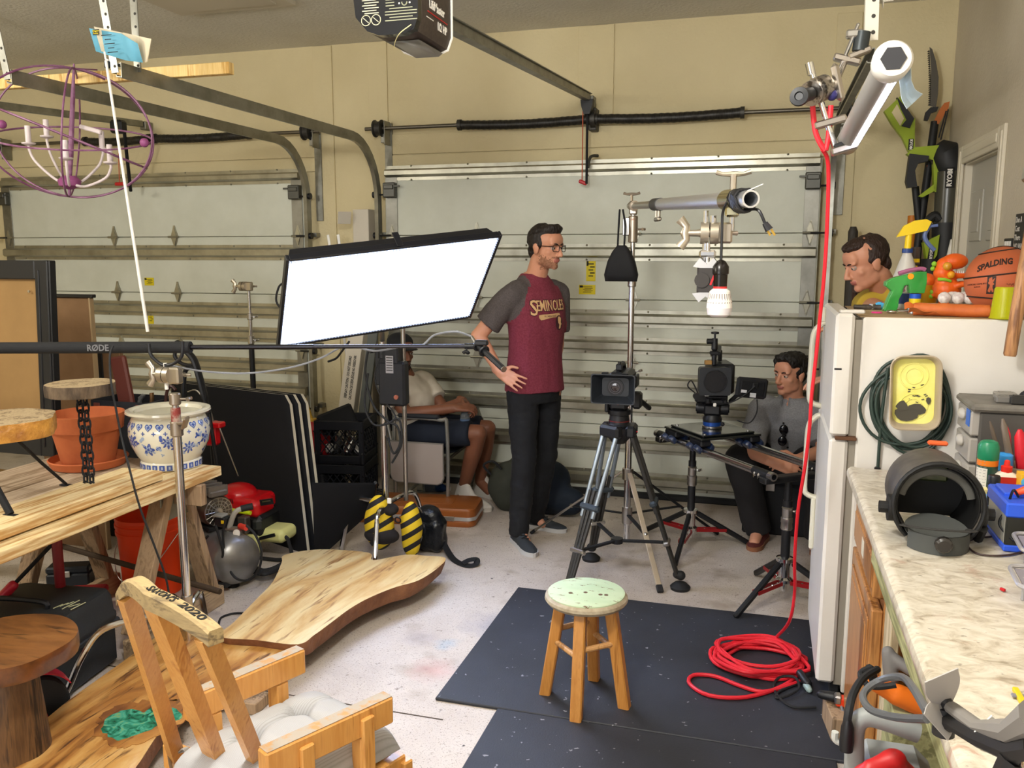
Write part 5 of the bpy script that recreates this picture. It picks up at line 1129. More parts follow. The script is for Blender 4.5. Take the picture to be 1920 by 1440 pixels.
flatpoly([(x*.013-.030,y*.030-.015)for x,y in((-1,-1),(0,-1),(1,-1),(1,-.5),(1,0),(1,.5),(1,1),(0,1),(-1,1),(-1,.5),(-1,0),(-1,-.5))]);part('league_badge',lg,sm_,bb)
lg=MB();flatpoly([(x*.013-.030,y*.030-.015)for x,y in((-.1,.9),(.15,.85),(.15,.6),(.4,.3),(.7,.1),(.35,0),(.35,-.3),(.6,-.75),(.3,-.8),(-.05,-.3),(-.5,-.75),(-.7,-.6),(-.3,-.1),(-.35,.3),(-.6,.1),(-.75,.25),(-.35,.55))]);
for v_ in range(len(lg.v)):lg.v[v_]=lg.v[v_].normalized()*(rb+.0012)
part('badge_figure',lg,bo_,bb)
m=MB().path([onball(.12+.040*i*.55,-.10+.035*math.sin(i*1.9)+.012*math.sin(i*4.1),.0008)for i in range(16)],.0007,5);part('signature_line',m,sm_,bb)
q=at(1884,602,Z=T0);q.y=3.165;q.x=at(1884,575,Y=3.165).x;cu_=thing('plastic_cup','translucent yellow green plastic cup turned upside down in front of the basketball','cup',V((q.x,q.y,T0)))
part('cup_body',MB().lathe([(.044,0),(.046,.003),(.042,.008),(.034,.098),(.030,.104),(.001,.105),(.001,.102),(.030,.1),(.041,.004)],30),mat('yellow_green_clear','#d3d422',.15,tr=.45),cu_)
q0,q1=at(1672,578,Y=3.34),at(1706,578,Y=3.33);m=MB().path([V((q0 .x+.013*math.cos(t),q0 .y+.013*math.sin(t),T0+.006))for t in[2*math.pi*i/18 for i in range(18)]],.005,8,closed=True);wr_=thing('ratchet_wrench','short silver ratchet wrench lying beside the green toy gun','wrench',V((q0 .x,q0 .y,T0)));part('ring_end',m,chrome,wr_,w=True);part('shank',MB().box(((q0 .x+q1 .x)/2+.015,q0 .y,T0+.008),(.05,.014,.009),.003),chrome,wr_,w=True);part('head',MB().tube((q1 .x+.01,q0 .y,T0+.001),(q1 .x+.01,q0 .y,T0+.02),.017,n=16),steel,wr_,w=True)
q=at(1625,575,Y=3.55);pl_=thing('pliers','dark pliers lying at the back left of the refrigerator top','pliers',V((q.x,q.y,T0)))
for s_ in(-1,1):part('handle',MB().path(catmull([V((q.x-.045,q.y+s_*.012,T0+.009)),V((q.x-.01,q.y+s_*.014,T0+.009)),V((q.x+.02,q.y+s_*.004,T0+.009)),V((q.x+.05,q.y+s_*.004,T0+.009))],5),[.008]*5+[.009]*11,8),mat('worn_grip','#3b3532',.5,n=(15,'#6b615a',.5,.65)),pl_,w=True)
part('pivot',MB().tube((q.x+.02,q.y,T0+.002),(q.x+.02,q.y,T0+.021),.012),steel,pl_,w=True)
q=f_at(1650,580);solo('toy_block','small light blue toy block beside the green toy gun','block',MB().box((q.x,q.y+.02,T0+.012),(.03,.03,.024),.003).tube((q.x,q.y+.02,T0+.024),(q.x,q.y+.02,T0+.027),.008),mat('sky_plastic','#52b4e8',.4));q=f_at(1644,587);solo('pink_disc','flat pink plastic disc lying in front of the light blue block','toy',MB().lathe([(.001,0),(.018,0),(.019,.003),(.016,.005),(.001,.004)],18,Mx.Translation((q.x,q.y,T0))),mat('pink_plastic','#e0468c',.4))
a,b=at(1893,668,Y=3.04),at(1926,470,Y=3.06);wh=thing('hanging_mallet','mallet with a worn wooden handle hanging in front of the refrigerator','mallet',a)
e=b+(b-a).normalized()*.25;part('shaft',MB().path([a,a.lerp(b,.02),a.lerp(b,.5),b,e],[.0165,.0195,.020,.018,.017],14),wood('handle_ash','#9b6b45','#b78659','#7a5031',2,1.4,.5),wh,w=True)
part('head',MB().box((0,0,0),(.05,.22,.055),.008,M=Mx.Translation(e)@frame(e-a)),steel,wh,w=True);part('hook',MB().tube(e+V((0,.06,.045)),V((RX,3.12,e.z+.045)),.006),steel,wh,w=True)
# == counter
def lammat():
 m,nt,b=newmat('granite_laminate');b.inputs['Roughness'].default_value=.3
 co=coords(nt,(.8,1.25,1));n1=node(nt,'TexNoise',Scale=20.0,Detail=8.0,Roughness=.62,Distortion=1.0);nt.links.new(co,n1 .inputs[0])
 c=ramp(nt,((.30,'#8f8472'),(.40,'#b2a896'),(.52,'#c6beae'),(.70,'#d4cec1')),n1 .outputs[0]).outputs[0]
 n2=node(nt,'TexNoise',Scale=6.0,Detail=8.0,Roughness=.7,Distortion=1.5);nt.links.new(co,n2 .inputs[0]);r=ramp(nt,((.58,(0,0,0,1)),(.70,(.75,.75,.75,1))),n2 .outputs[0]);c=mixc(nt,r.outputs[0],c,'#a3755f')
 n3=node(nt,'TexNoise',Scale=48.0,Detail=3.0);nt.links.new(co,n3 .inputs[0]);r=ramp(nt,((.66,(0,0,0,1)),(.72,(.7,.7,.7,1))),n3 .outputs[0]);c=mixc(nt,r.outputs[0],c,'#6f675a')
 nt.links.new(c,b.inputs['Base Color']);return m
CT=.90
prof=[(.975,CT-.038),(.975,CT),(.36,CT),(.33,CT+.001),(.312,CT+.004),(.300,CT+.003),(.291,CT-.004),(.288,CT-.014),(.289,CT-.028),(.296,CT-.038)]
m=MB();m.loft([[(x,y,z)for x,z in prof]for y in(.35,1.5,3.05)]);solo('countertop','speckled cream laminate countertop along the right wall','countertop',m,lammat())
gre=wood('green_lumber','#8f8f62','#a6a476','#77774f',1,1.2,.8)
solo('edge_lumber','greenish lumber rail under the front edge of the countertop','rail',MB().box((.312,1.35,CT-.062),(.034,2.0,.046),.003),gre)
oak=wood('oak_cabinet','#94602f','#b07a42','#7a4b22',2,1.1,.42,coat=.2)
cab=thing('base_cabinet','oak base cabinet with a drawer and a door under the countertop beside the refrigerator','cabinet',(.6,2.7,0))
part('carcass',MB().box((.655,2.71,.47),(.63,.66,.78),.003),oak,cab,w=True);part('toe_kick',MB().box((.68,2.71,.04),(.56,.66,.08)),blackm,cab,w=True)
dr=part('drawer',MB().box((.323,2.62,.768),(.034,.50,.125),.004),oak,cab,w=True);part('drawer_edge',MB().box((.308,2.62,.768),(.012,.46,.09),.005),oak,dr,w=True);part('white_scuff',MB().box((.3015,2.60,.77),(.0012,.05,.05)),mat('paint_scuff','#c9c2b2',.8),dr,w=True)
dd=part('door',MB().box((.325,2.66,.385),(.030,.54,.56),.004),oak,cab,w=True);part('door_panel',MB().box((.309,2.66,.385),(.012,.40,.42),.008),oak,dd,w=True);part('panel_bead',MB().box((.3085,2.66,.385),(.006,.45,.47),.003),oak,dd,w=True)
cab2=thing('counter_leg','plain wooden leg panel holding up the near part of the countertop','leg panel',(.6,.8,0));part('panel',MB().box((.66,.8,CT/2-.0195),(.6,.04,CT-.040),.003),oak,cab2,w=True)
sw_=thing('reciprocating_saw','orange and grey power saw with a thick black cord lying under the countertop','power saw',at(1670,1255,Y=2.12));og=mat('tool_orange','#e8741e',.45);gy_=mat('tool_grey','#6d6a68',.6)
S0=at(1655,1262,Y=2.12);sxv=V((.8,-.2,-.35)).normalized()
m=MB().cap(S0+V((.012,.02,.045)),S0+V((.02,.0,-.01)),.016,.018);part('grip',remesh(m.cap(S0+V((.012,.02,.04)),S0+V((.06,-.01,.02)),.015,.014),.004,4),gy_,sw_,w=True)
me=remesh(MB().cap(S0+V((-.015,-.02,-.02)),S0+V((.03,-.02,-.04)),.020,.024).cap(S0+V((.03,-.02,-.04)),S0+V((.14,-.01,-.08)),.026,.03),.004,4);part('housing',me,og,sw_,w=True)
part('cord',MB().path(catmull([S0+V((-.02,-.03,-.02)),at(1632,1255,Y=2.05),at(1614,1262,Y=2.03),at(1620,1278,Y=2.0),at(1640,1288,Y=2.0),at(1680,1284,Y=2.0)],6),[.011]*8+[.007]*23,8),rubber,sw_,w=True)
sh_=solo('shelf_block','stack of greenish lumber under the orange power saw','lumber',MB().box((.46,2.15,.27),(.26,.14,.54),.004),gre)
solo('post_lumber','upright pale board beside the greenish lumber under the countertop','board',MB().box((.345,2.27,.36),(.02,.12,.72),.002),wood('pale_board','#b9a98a','#cdbd9d','#a08f70',2,1.2,.7))
vc=thing('grey_canister','grey plastic canister with a loop handle under the near part of the counter','canister',at(1640,1440,Y=1.72));gp_=mat('canister_grey','#8f9290',.5)
def v_at(px,py,Y=1.72):return at(px,py,Y=Y)
hA,hB,hC,hD,hE=v_at(1601,1440),v_at(1603,1368),v_at(1622,1345),v_at(1660,1352),v_at(1722,1375)
part('loop_handle',MB().path(catmull([hA-V((0,0,.2)),hA,hB,hC,hD,hE],6),.019,12),gp_,vc,w=True)
b_=v_at(1665,1470);part('body',MB().box((b_.x+.01,1.76,.34),(.15,.14,.56),.03),gp_,vc,w=True);part('base',MB().box((b_.x+.01,1.76,.032),(.18,.18,.06),.02),black,vc,w=True)
hk=v_at(1566,1375);part('cord_hook',MB().path(catmull([v_at(1566,1372),v_at(1566,1386),v_at(1576,1392),v_at(1594,1390)],5),.007,8),mat('canister_light','#b9bab5',.5),vc,w=True)
pk=v_at(1589,1365,1.70);part('plug',MB().lathe([(.013,-.03),(.014,-.01),(.012,.02),(.007,.035),(.001,.036)],14,Mx.Translation(v_at(1588,1380,1.69))),black,vc,w=True)
part('cord',MB().path(catmull([v_at(1588,1356,1.69),v_at(1592,1330,1.7),v_at(1600,1300,1.75),v_at(1618,1272,1.85),v_at(1645,1255,1.95)],6),.008,8),rubber,vc,w=True)
cl=MB().path(catmull([at(1738,1335,Y=1.36),at(1712,1290,Y=1.5),at(1692,1270,Y=1.6),at(1660,1272,Y=1.65),at(1630,1288,Y=1.65),at(1618,1308,Y=1.62),at(1635,1332,Y=1.58),at(1680,1345,Y=1.5),at(1738,1348,Y=1.40)],7),.007,8)
solo('grey_cable','glossy grey cable looping under the counter edge towards the drone','cable',cl,mat('cable_dark_grey','#55575a',.35))
rc_=v_at(1660,1420,1.62);me=remesh(MB().cap(v_at(1632,1440,1.60),v_at(1676,1424,1.62),.014,.020).cap(v_at(1676,1424,1.62),v_at(1698,1452,1.64),.018,.022).cap(v_at(1640,1478,1.6),v_at(1700,1482,1.64),.045,.045),.006,4);noisy(me,.008,18,3);rd=solo('red_cover','shiny red fabric cover on the grey canister at the bottom edge','cover',me,mat('red_vinyl','#b51a1c',.45))
for k_,(x,y,z0,dd_)in enumerate(((.31,2.93,0,(.10,.16,.09)),)):
 solo('wood_block','short lumber block on the floor by the foot of the refrigerator','wood block',MB().box((x,y,dd_[2]/2+.001),dd_,.003,rot=(0,0,8)),pine_x)
ps=thing('cord_connector','orange and black outlet connector on the lumber block by the refrigerator','connector',(.30,2.95,.093));part('orange_body',MB().box((.03,-.02,.022),(.09,.035,.034),.006),mat('safety_orange','#d83a14',.4),ps);part('black_plug',MB().cap((-.06,.01,.02),(-.02,0,.022),.014,.018),black,ps);part('clip',MB().box((-.008,-.022,.03),(.022,.038,.03),.005),steel,ps);part('wire',MB().path(catmull([(0,-.03,.02),(.02,-.05,-.03),(.05,-.045,-.04),(.07,-.02,.0)],5),.005,6),mat('cable_grey','#7f828a'),ps)
# -- things on the counter
Z9=CT+.001
hm=thing('welding_helmet','grey and black welding helmet lying open side up on the counter','helmet',(.42,2.32,Z9));hsm=mat('helmet_shell','#3a3733',.5,n=(9,'#57524b',.42,.62));hin=mat('helmet_inside','#101010',.55)
HC=V((.431,2.40,Z9+.10))
def hs(u,v):
 a=R(-138+276*u);t=v;r_=.100*(1-.25*max(0,t-.72)/.28)
 y=-.13+.27*t;r_*=(1 if t<.72 else math.cos((t-.72)/.28*1.25)*1.0+.0)
 return HC+V((r_*math.sin(a),y,r_*1.05*math.cos(a)))
m=MB();m.sheet(hs,30,14,.003);part('shell',m.mesh('shell',50),hsm,hm,w=True)
def hs2(u,v):q=hs(u,.04+.94*v)-HC;return HC+V((q.x*.955,q.y-.002,q.z*.955))
m=MB();m.sheet(hs2,30,14,.003);part('inner_lining',m.mesh('lining',50),hin,hm,w=True)
part('face_plate',MB().prism([(.098*math.sin(a),.100*math.cos(a))for a in[R(-138+276*i/24)for i in range(25)]],.006,Mx.Translation(HC+V((0,.06,0)))@Mx.Rotation(R(90),4,'X')),hin,hm,w=True)
m=MB().path([HC+V((.103*math.sin(a),-.131,.108*math.cos(a)))for a in[R(-138+276*i/24)for i in range(25)]],.006,8);part('shell_rim',m,hin,hm,w=True)
part('lens',MB().box((HC.x,HC.y+.048,HC.z+.045),(.10,.012,.05),.004),mat('green_lens','#35431c',.1,coat=.6),hm,w=True)
part('brow_lining',MB().path([HC+V((.082*math.sin(a),-.09,.078*math.cos(a)))for a in[R(-80+160*i/18)for i in range(19)]],.010,8,flat=.5),mat('worn_grey_strap','#55544f',.6),hm,w=True)
band=[HC+V((.078*math.cos(t),-.13+.085*math.sin(t),-.055-.02*math.sin(t)))for t in[2*math.pi*i/36 for i in range(36)]]
part('headband',MB().path(band,.012,8,closed=True,flat=.22,up=(0,.2,1)),mat('headband_grey','#3b3a38',.5),hm,w=True)
m=MB()
def pad(u,v):a=R(200+140*u);r_=.074-.002;return HC+V((r_*math.cos(a),-.13+.082*math.sin(a),-.035+.03*v-.045*(1-v)))
part('sweat_pad',MB().sheet(lambda u,v:HC+V((.074*math.cos(R(200+140*u)),-.13+.081*math.sin(R(200+140*u)),-.10+.045*v)),14,3,.004),mat('pad_grey','#454745',.8),hm,w=True)
part('pad_dish',MB().lathe([(.001,-.014),(.04,-.010),(.074,0),(.074,.003),(.04,-.006),(.001,-.010)],30,Mx.Translation(HC+V((0,-.13,-.062)))@Mx.Rotation(R(14),4,'X')@Mx.Diagonal((1,1.05,1,1))),mat('pad_grey','#454745'),hm,w=True)
part('ratchet_knob',MB().lathe([(.018,0),(.02,.004),(.02,.016),(.015,.022),(.001,.022)],12,Mx.Translation(HC+V((0,-.212,-.068)))@frame((0,-1,-.1))),mat('clear_dark','#2d2a28',.25),hm,w=True)
for s_ in(-1,1):
 part('side_pivot',MB().tube(HC+V((s_*.096,-.10,-.02)),HC+V((s_*.112,-.10,-.02)),.034,n=20),hin,hm,w=True);part('side_knob',MB().tube(HC+V((s_*.112,-.10,-.02)),HC+V((s_*.132,-.10,-.02)),.015,n=10),hin,hm,w=True)
part('top_tab',MB().box((HC.x+.03,HC.y+.10,HC.z+.112),(.05,.02,.012),.004),mat('orange_tab','#d85a28',.5),hm,w=True)
part('chin_skirt',MB().path([HC+V((.105*s_,.02*k-.12,-.05-.02*k))for s_ in(1,)for k in range(3)],.012,8),hin,hm,w=True)
og_=thing('drawer_organizer','grey organizer with translucent drawers and clutter on its top','organizer',(.78,2.91,Z9));dark=mat('organizer_dark','#4a4744',.55)
part('frame',MB().box((.785,2.92,Z9+.125),(.31,.20,.25),.006),dark,og_,w=True);part('top',MB().box((.775,2.92,Z9+.262),(.345,.23,.024),.008),mat('organizer_top','#77736c',.6,n=(8,'#5f5b54',.4,.65)),og_,w=True)
for k in range(3):
 d=part('drawer',MB().box((.622,2.92,Z9+.045+.083*k),(.03,.185,.076),.005),mat('milky_drawer','#b9b4ad',.35,tr=.3),og_,w=True);part('pull_tab',MB().ball((.602,2.92,Z9+.06+.083*k),(.014,.03,.018),12,8),mat('milky_tab','#cdc8c0',.35,tr=.3),d,w=True)
part('blue_label',MB().box((.6055,2.86,Z9+.225),(.002,.045,.05)),mat('blue_label','#2f62b8',.5),og_,w=True)
ZT=Z9+.275
me=remesh(MB().ball((.87,2.92,ZT+.03),(.09,.07,.04)),.012,3);noisy(me,.02,14,4);[setattr(v.co,'z',max(v.co.z,ZT+.001))for v in me.vertices];solo('plastic_bag','crumpled clear plastic bag on top of the drawer organizer','bag',me,mat('clear_film','#d8d4d0',.2,tr=.6,ior=1.1))
for k,(x,y,d_,col,lb)in enumerate(((.70,2.86,(.05,.03,.02),'#6e6b66','small grey square fitting'),(.735,2.845,(.05,.035,.024),'#2b2a28','small black square fitting'),(.72,2.94,(.06,.04,.02),'#8b877f','flat grey fitting at the back'))):solo('metal_fitting',lb+' on the organizer top','fitting',MB().box((x,y,ZT+d_[2]/2),d_,.003).box((x,y,ZT+d_[2]),(d_[0]*.6,d_[1]*.6,.004)),mat('fit_%d'%k,col,.5))
for k in range(4):
 ang=.5*k;c_=V((.83+.025*k,2.845-.004*k,ZT+.012+.012*(k%2)));solo('strap_roll',('white and black ratchet strap ring at the left of the organizer clutter','black and white strap ring, second from the left on the organizer','pale strap ring standing on edge on the organizer','black strap ring at the right end of the organizer top')[k],'strap',MB().path(catmull([c_+V((.028*math.cos(t),.010*math.sin(t)*(1 if k%2 else-1),.012*math.sin(t+ang)))for t in[2*math.pi*i/8 for i in range(8)]],4,True),.008,6,closed=True,flat=.3),mat('strap_white','#d2cab8',.7)if k%2==0 else mat('strap_black','#33302d',.7),'straps on the organizer')
me=remesh(MB().cap((.76,2.875,ZT+.02),(.84,2.87,ZT+.025),.018,.02),.006,2);solo('dark_tool','dark rounded tool lying under the straps on the organizer','tool',me,rubber)
def bottle(name,label,cat,px,Y,prof,mt,parts=(),grp=None,n=22):
 q=at(px,900,Y=Y);t=thing(name,label,cat,(q.x,Y,Z9));part('body',MB().lathe(prof,n),mt,t)
 for nm,pf,m_ in parts:part(nm,MB().lathe(pf,n),m_,t)
 return t
zc2=lambda py,Y:at(1850,py,Y=Y).z-Z9
h1,h2,h3=zc2(862,2.62),zc2(850,2.62),zc2(826,2.62)
sc=bottle('insect_spray','tall spray can with a green cap, orange band and white label on the counter','spray can',1849,2.62,[(.001,0),(.026,0),(.0265,.004),(.0265,h1-.012),(.025,h1-.012)],mat('can_dark_green','#24463a',.4),(('orange_band',[(.0262,h1-.014),(.0268,h1-.014),(.0268,h1+.002),(.024,h1+.002)],mat('can_orange','#e07a1c',.4)),('cap',[(.0265,h1+.002),(.0275,h1+.006),(.0275,h3-.014),(.022,h3-.003),(.016,h3),(.001,h3-.004)],mat('cap_green','#1c7a54',.35)),('base_rim',[(.0268,0),(.0275,.003),(.0268,.006)],mat('can_green_rim','#2f7d5f',.4))))
m=MB()
for i in range(9):a0=R(178+9*i);m.add([(.0269*math.cos(a0),.0269*math.sin(a0),.012),(.0269*math.cos(a0+R(9)),.0269*math.sin(a0+R(9)),.012),(.0269*math.cos(a0+R(9)),.0269*math.sin(a0+R(9)),h1-.02),(.0269*math.cos(a0),.0269*math.sin(a0),h1-.02)],[(0,1,2,3)])
part('white_label',m,mat('label_white','#dcd8cf',.5),sc)
m=MB()
for k in range(16):
 for a0 in(190,215,237):m.add([(.0271*math.cos(R(a0+d)),.0271*math.sin(R(a0+d)),.02+.0085*k+e)for d,e in((0,0),(17-(k*7%9),0),(17-(k*7%9),.0014),(0,.0014))],[(0,1,2,3)])
part('label_print',m,mat('print_grey','#8f8f8c',.6),sc,kind='stuff')
gl=thing('glue_bottle','white glue bottle with a red cap and red label on the counter','glue bottle',(at(1884,920,Y=2.60).x,2.60,Z9))
zg=lambda py:at(1884,py,Y=2.60).z-Z9
part('body',MB().loft([[(x*s,y*s2,z)for x,y in rrect(.076,.044,.018,5)]for z,s,s2 in((0,.96,.96),(.004,1,1),(zg(905),1,1),(zg(892),.92,.95),(zg(886),.5,.7),(zg(884),.36,.6))]),mat('bottle_cream','#ddd6c6',.4),gl)
part('cap',MB().lathe([(.014,zg(886)),(.0145,zg(874)),(.008,zg(872)),(.007,zg(864)),(.004,zg(862)),(.001,zg(862))],18),mat('cap_red','#d02a20',.35),gl)
lb_=MB().box((.004,-.0224,(zg(893)+zg(935))/2),(.062,.001,zg(893)-zg(938)));part('label',lb_,mat('label_red','#b5281e',.5),gl)
text('bon',.026,TR((at(1884,0,Y=2.6).x+.003,2.5768,Z9+zg(903)),(90,0,0)),inkw,gl,bold=.001);text('GINAL',.017,TR((at(1884,0,Y=2.6).x+.006,2.5768,Z9+zg(925)),(90,0,0)),inkw,gl,bold=.0008)
mk=bottle('black_marker','thick black marker torch standing in front of the glue bottle','marker',1864,2.52,[(.001,0),(.014,0),(.015,.004),(.0145,.08),(.013,.082),(.013,.09),(.0155,.092),(.0155,.125),(.013,.129),(.001,.128)],black,(('ring',[(.0157,.104),(.0162,.106),(.0157,.108)],rubber),))
m=MB()
for k in range(4):m.box((0,-.0147,.018+.012*k),(.006,.001,.008))
part('white_print',m,mat('print_white','#c4c2bc',.6),mk,kind='stuff');part('red_dot',MB().ball((.001,-.0143,.075),(.003,.001,.003),8,6),redp,mk)
bottle('blue_cap_bottle','clear bottle with a light blue cap behind the red capped glue bottle','bottle',1880,2.72,[(.001,0),(.022,0),(.022,.09),(.018,.10),(.001,.1)],mat('clear_plastic','#d9d4c8'),(('cap',[(.022,.10),(.024,.102),(.022,.145),(.014,.15),(.001,.15)],mat('cap_blue','#3592dc',.35)),))
bottle('amber_vial','small amber bottle just left of the green capped spray can','bottle',1824,2.68,[(.001,0),(.008,0),(.008,.055),(.004,.06),(.004,.07),(.001,.07)],mat('amber_glass','#7a4a24',.2))
bottle('yellow_vial','pale yellow bottle behind the black marker torch','bottle',1852,2.58,[(.001,0),(.014,0),(.014,.075),(.001,.08)],mat('pale_yellow','#d9cc8a',.4))
tq=at(1910,900,Y=2.74);tb_=thing('plastic_tub','cloudy plastic tub holding pliers and files at the right edge of the photo','tub',(tq.x,2.74,Z9));part('tub',MB().lathe([(.001,0),(.045,0),(.055,.105),(.058,.107),(.058,.112),(.052,.112),(.043,.006),(.001,.005)],28),mat('cloudy_tub','#a89a8c',.35,tr=.4),tb_)
for k,(dx_,dy_,px,py,col,lb,r_)in enumerate(((-.02,-.01,1856,790,'#6b5f54','thin rusty file sticking up out of the plastic tub',.006),(-.005,-.02,1880,785,'#7a6e62','wide grey steel blade sticking up out of the plastic tub',.010),(-.01,.02,1888,800,'#d02a3c','slim red plier handle at the back of the plastic tub',.009),(.015,-.01,1912,805,'#c81f2e','fat red plier handle standing in the plastic tub',.017),(.03,.01,1925,835,'#d8b21c','yellow handle leaning in the plastic tub',.009))):
 e=at(px,py,Y=2.73);b_=V((tq.x+dx_,2.74+dy_,Z9+.02));solo('tub_tool',lb,'hand tool',MB().path([b_,b_.lerp(e,.6),b_.lerp(e,.9),e],[r_*.7,r_,r_*.9,r_*.3],10,flat=.5 if k<2 else.8),mat('tubtool_%d'%k,col,.4,.5 if k<2 else 0),'tools in the plastic tub')
q=at(1917,925,Y=2.55);bx_=thing('colour_box','colourful printed carton behind the blue battery at the right edge','carton',(q.x+.02,2.56,Z9));zb=at(1917,888,Y=2.55).z-Z9
part('carton',MB().box((0,0,zb/2),(.06,.05,zb),.001),mat('box_yellow','#e8b020',.5),bx_)
for k,(x,z,r_,col)in enumerate(((-.018,zb*.85,.012,'#58b4e0'),(-.02,zb*.6,.013,'#e0452a'),(-.012,zb*.4,.010,'#f0dc3c'),(-.022,zb*.25,.009,'#5aa83c'),(0,zb*.7,.012,'#e0742a'))):part('printed_spot',MB().tube((x,-.0255,z),(x,-.0252,z),r_,n=14),mat('spot_%d'%k,col,.5),bx_)
b0,b1=at(1880,1034,Z=Z9),at(1866,990,Z=Z9);bt=thing('sealed_battery','blue topped rectangular battery on the counter at the right edge','battery',(b0 .x+.07,b0 .y+.07,Z9));blu=mat('battery_blue','#2c56d0',.4)
zt_=at(1872,935,Y=b0 .y+.06).z-Z9;bw,bd=.15,.19;bx0=b0 .x;byy=b0 .y+bd/2
part('case',MB().box((bx0+bw/2,byy,zt_*.5),(bw-.008,bd-.008,zt_),.003),mat('battery_black','#23231f',.4),bt);bt_o=bt
for o in list(bt.children):o.location=(0,0,0)
bt.location=(0,0,Z9);RM[bt.name]=Mx.Translation((0,0,Z9))
part('base_band',MB().box((bx0+bw/2,byy,.008),(bw,bd,.016),.003),blu,bt);part('lid',MB().box((bx0+bw/2,byy,zt_-.012),(bw,bd,.036),.004).box((bx0+bw/2,byy+.02,zt_+.008),(bw-.02,bd*.5,.014),.003),blu,bt)
part('side_label',MB().box((bx0+.0035,byy,zt_*.46),(.002,bd-.03,zt_*.62)),mat('silver_label','#a9a79c',.35,.4),bt);part('white_strip',MB().box((bx0+bw*.75,byy-.05,zt_+.0072),(.06,.02,.002)),white,bt)
m=MB();
part('terminal_wire',MB().path(catmull([V((bx0+.035,byy-.05,zt_+.012)),V((bx0+.02,byy-.06,zt_+.03)),V((bx0+.012,byy-.05,zt_-.02)),V((bx0-.004,byy-.06,zt_*.5)),V((bx0+.02,byy-.098,.03))],6),.003,6),black,bt);part('orange_clip',MB().cap((bx0+.035,byy-.04,zt_+.02),(bx0+.075,byy-.05,zt_+.045),.008,.011),mat('clip_orange','#f0501e',.4),bt)
solo('thin_wire','thin dark wire curving across the counter in front of the welding helmet','wire',MB().path(catmull([at(1864,985,Z=Z9+.02),at(1862,1004,Z=Z9+.003),at(1840,1008,Z=Z9+.003),at(1818,1014,Z=Z9+.003),at(1815,1024,Z=Z9+.003),at(1830,1037,Z=Z9+.003),at(1860,1042,Z=Z9+.003),at(1895,1040,Z=Z9+.003),at(1918,1034,Z=Z9+.003)],6),.0025,6),mat('wire_dark','#3a2a28',.5))
q=at(1846,985,Z=Z9);me=remesh(MB().ball((q.x,q.y+.03,Z9+.02),(.045,.04,.028)).ball((q.x+.02,q.y+.05,Z9+.045),(.022,.02,.03)).cap((q.x-.02,q.y+.01,Z9+.01),(q.x-.04,q.y,Z9+.008),.010,.006),.004,2);noisy(me,.009,38,6);[setattr(v.co,'z',max(v.co.z,Z9+.0005))for v in me.vertices];solo('blue_glove','crumpled light blue disposable glove beside the battery','glove',me,mat('glove_blue','#86b4d8',.5))
q0,q1=at(1905,1060,Z=Z9+.04),at(1925,1000,Z=Z9+.06)
rk=thing('wire_rack','grey wire mesh tray at the right edge of the counter','tray',(.66,2.0,Z9));rm_=mat('rack_grey','#a9a7ab',.35,.5)
for k,(px,py,s_)in enumerate(((1908,1012,1),(1902,1076,1))):
 q=at(px,py,Z=Z9+.055-.0*k);c_=V((q.x+.10,q.y,Z9+.05));loop=[(x+c_.x,y*.8+c_.y,c_.z+.12*(y))for x,y in rrect(.2,.12,.02,4)]
 part('rim',MB().path([V(p)for p in loop],.005,8,closed=True),rm_,rk,w=True);part('mesh',MB().box((c_.x,c_.y,c_.z-.004),(.18,.085,.003),0,rot=(8,0,0)),mat('mesh_dark','#8c8790',.5,.3),rk,w=True)
 for sx_ in(-1,1):part('foot',MB().tube((c_.x+sx_*.08,c_.y,Z9),(c_.x+sx_*.08,c_.y,c_.z-.002),.004),rm_,rk,w=True)
for k,(px,py,L,col,lb,cat)in enumerate(((1903,1304,.09,'#77757f','small grey blade lying on the counter at the right edge','blade'),(1919,1328,.12,'#d8b41c','yellow pencil on the counter at the right edge','pencil'))):
 q=at(px,py,Z=Z9+.004);solo(('knife_blade','pencil')[k],lb,cat,MB().box((q.x+(.03 if k==0 else.004),q.y,Z9+.004),(.07,.010,.004)if k==0 else(.009,.13,.008),.001),mat('ctr_%d'%k,col,.4))
q=at(1880,1107,Z=Z9+.002);solo('red_crumb','tiny red plastic scrap on the counter','scrap',MB().box((q.x,q.y,Z9+.004),(.006,.012,.006),.001,rot=(0,0,30)),redp)
dr_=thing('drone','grey folding drone with a two bladed propeller at the bottom right corner','drone',at(1850,1400,Y=1.05));dg=mat('drone_grey','#77736f',.45);dk=mat('drone_dark','#1b1a1c',.5)
hub=at(1772,1330,Y=1.17);e1=at(1835,1382,Y=1.10);e2=at(1905,1410,Y=1.02);bd_=at(1990,1400,Y=.98)
part('arm',MB().path([hub+V((0,0,-.02)),hub.lerp(e1,.3)+V((0,0,-.008)),e1,e2,e2 .lerp(bd_,.5)],[.014,.013,.014,.016,.02],10,flat=.9),dk,dr_,w=True)
part('arm_cover',MB().path([hub.lerp(e1,.2)+V((0,.004,.008)),e1+V((0,.006,.010)),e2+V((0,.01,.018)),e2 .lerp(bd_,.6)+V((0,.01,.03))],[.010,.011,.02,.03],10,flat=.8),dg,dr_,w=True)
part('motor',MB().tube(hub+V((0,0,-.035)),hub+V((0,0,.004)),.014,n=16),dk,dr_,w=True)
part('hub_cap',MB().lathe([(.008,0),(.009,.008),(.006,.013),(.001,.014)],14,Mx.Translation(hub+V((0,0,.004)))),dk,dr_,w=True)
pg=mat('propeller_grey','#a39e9a',.5)
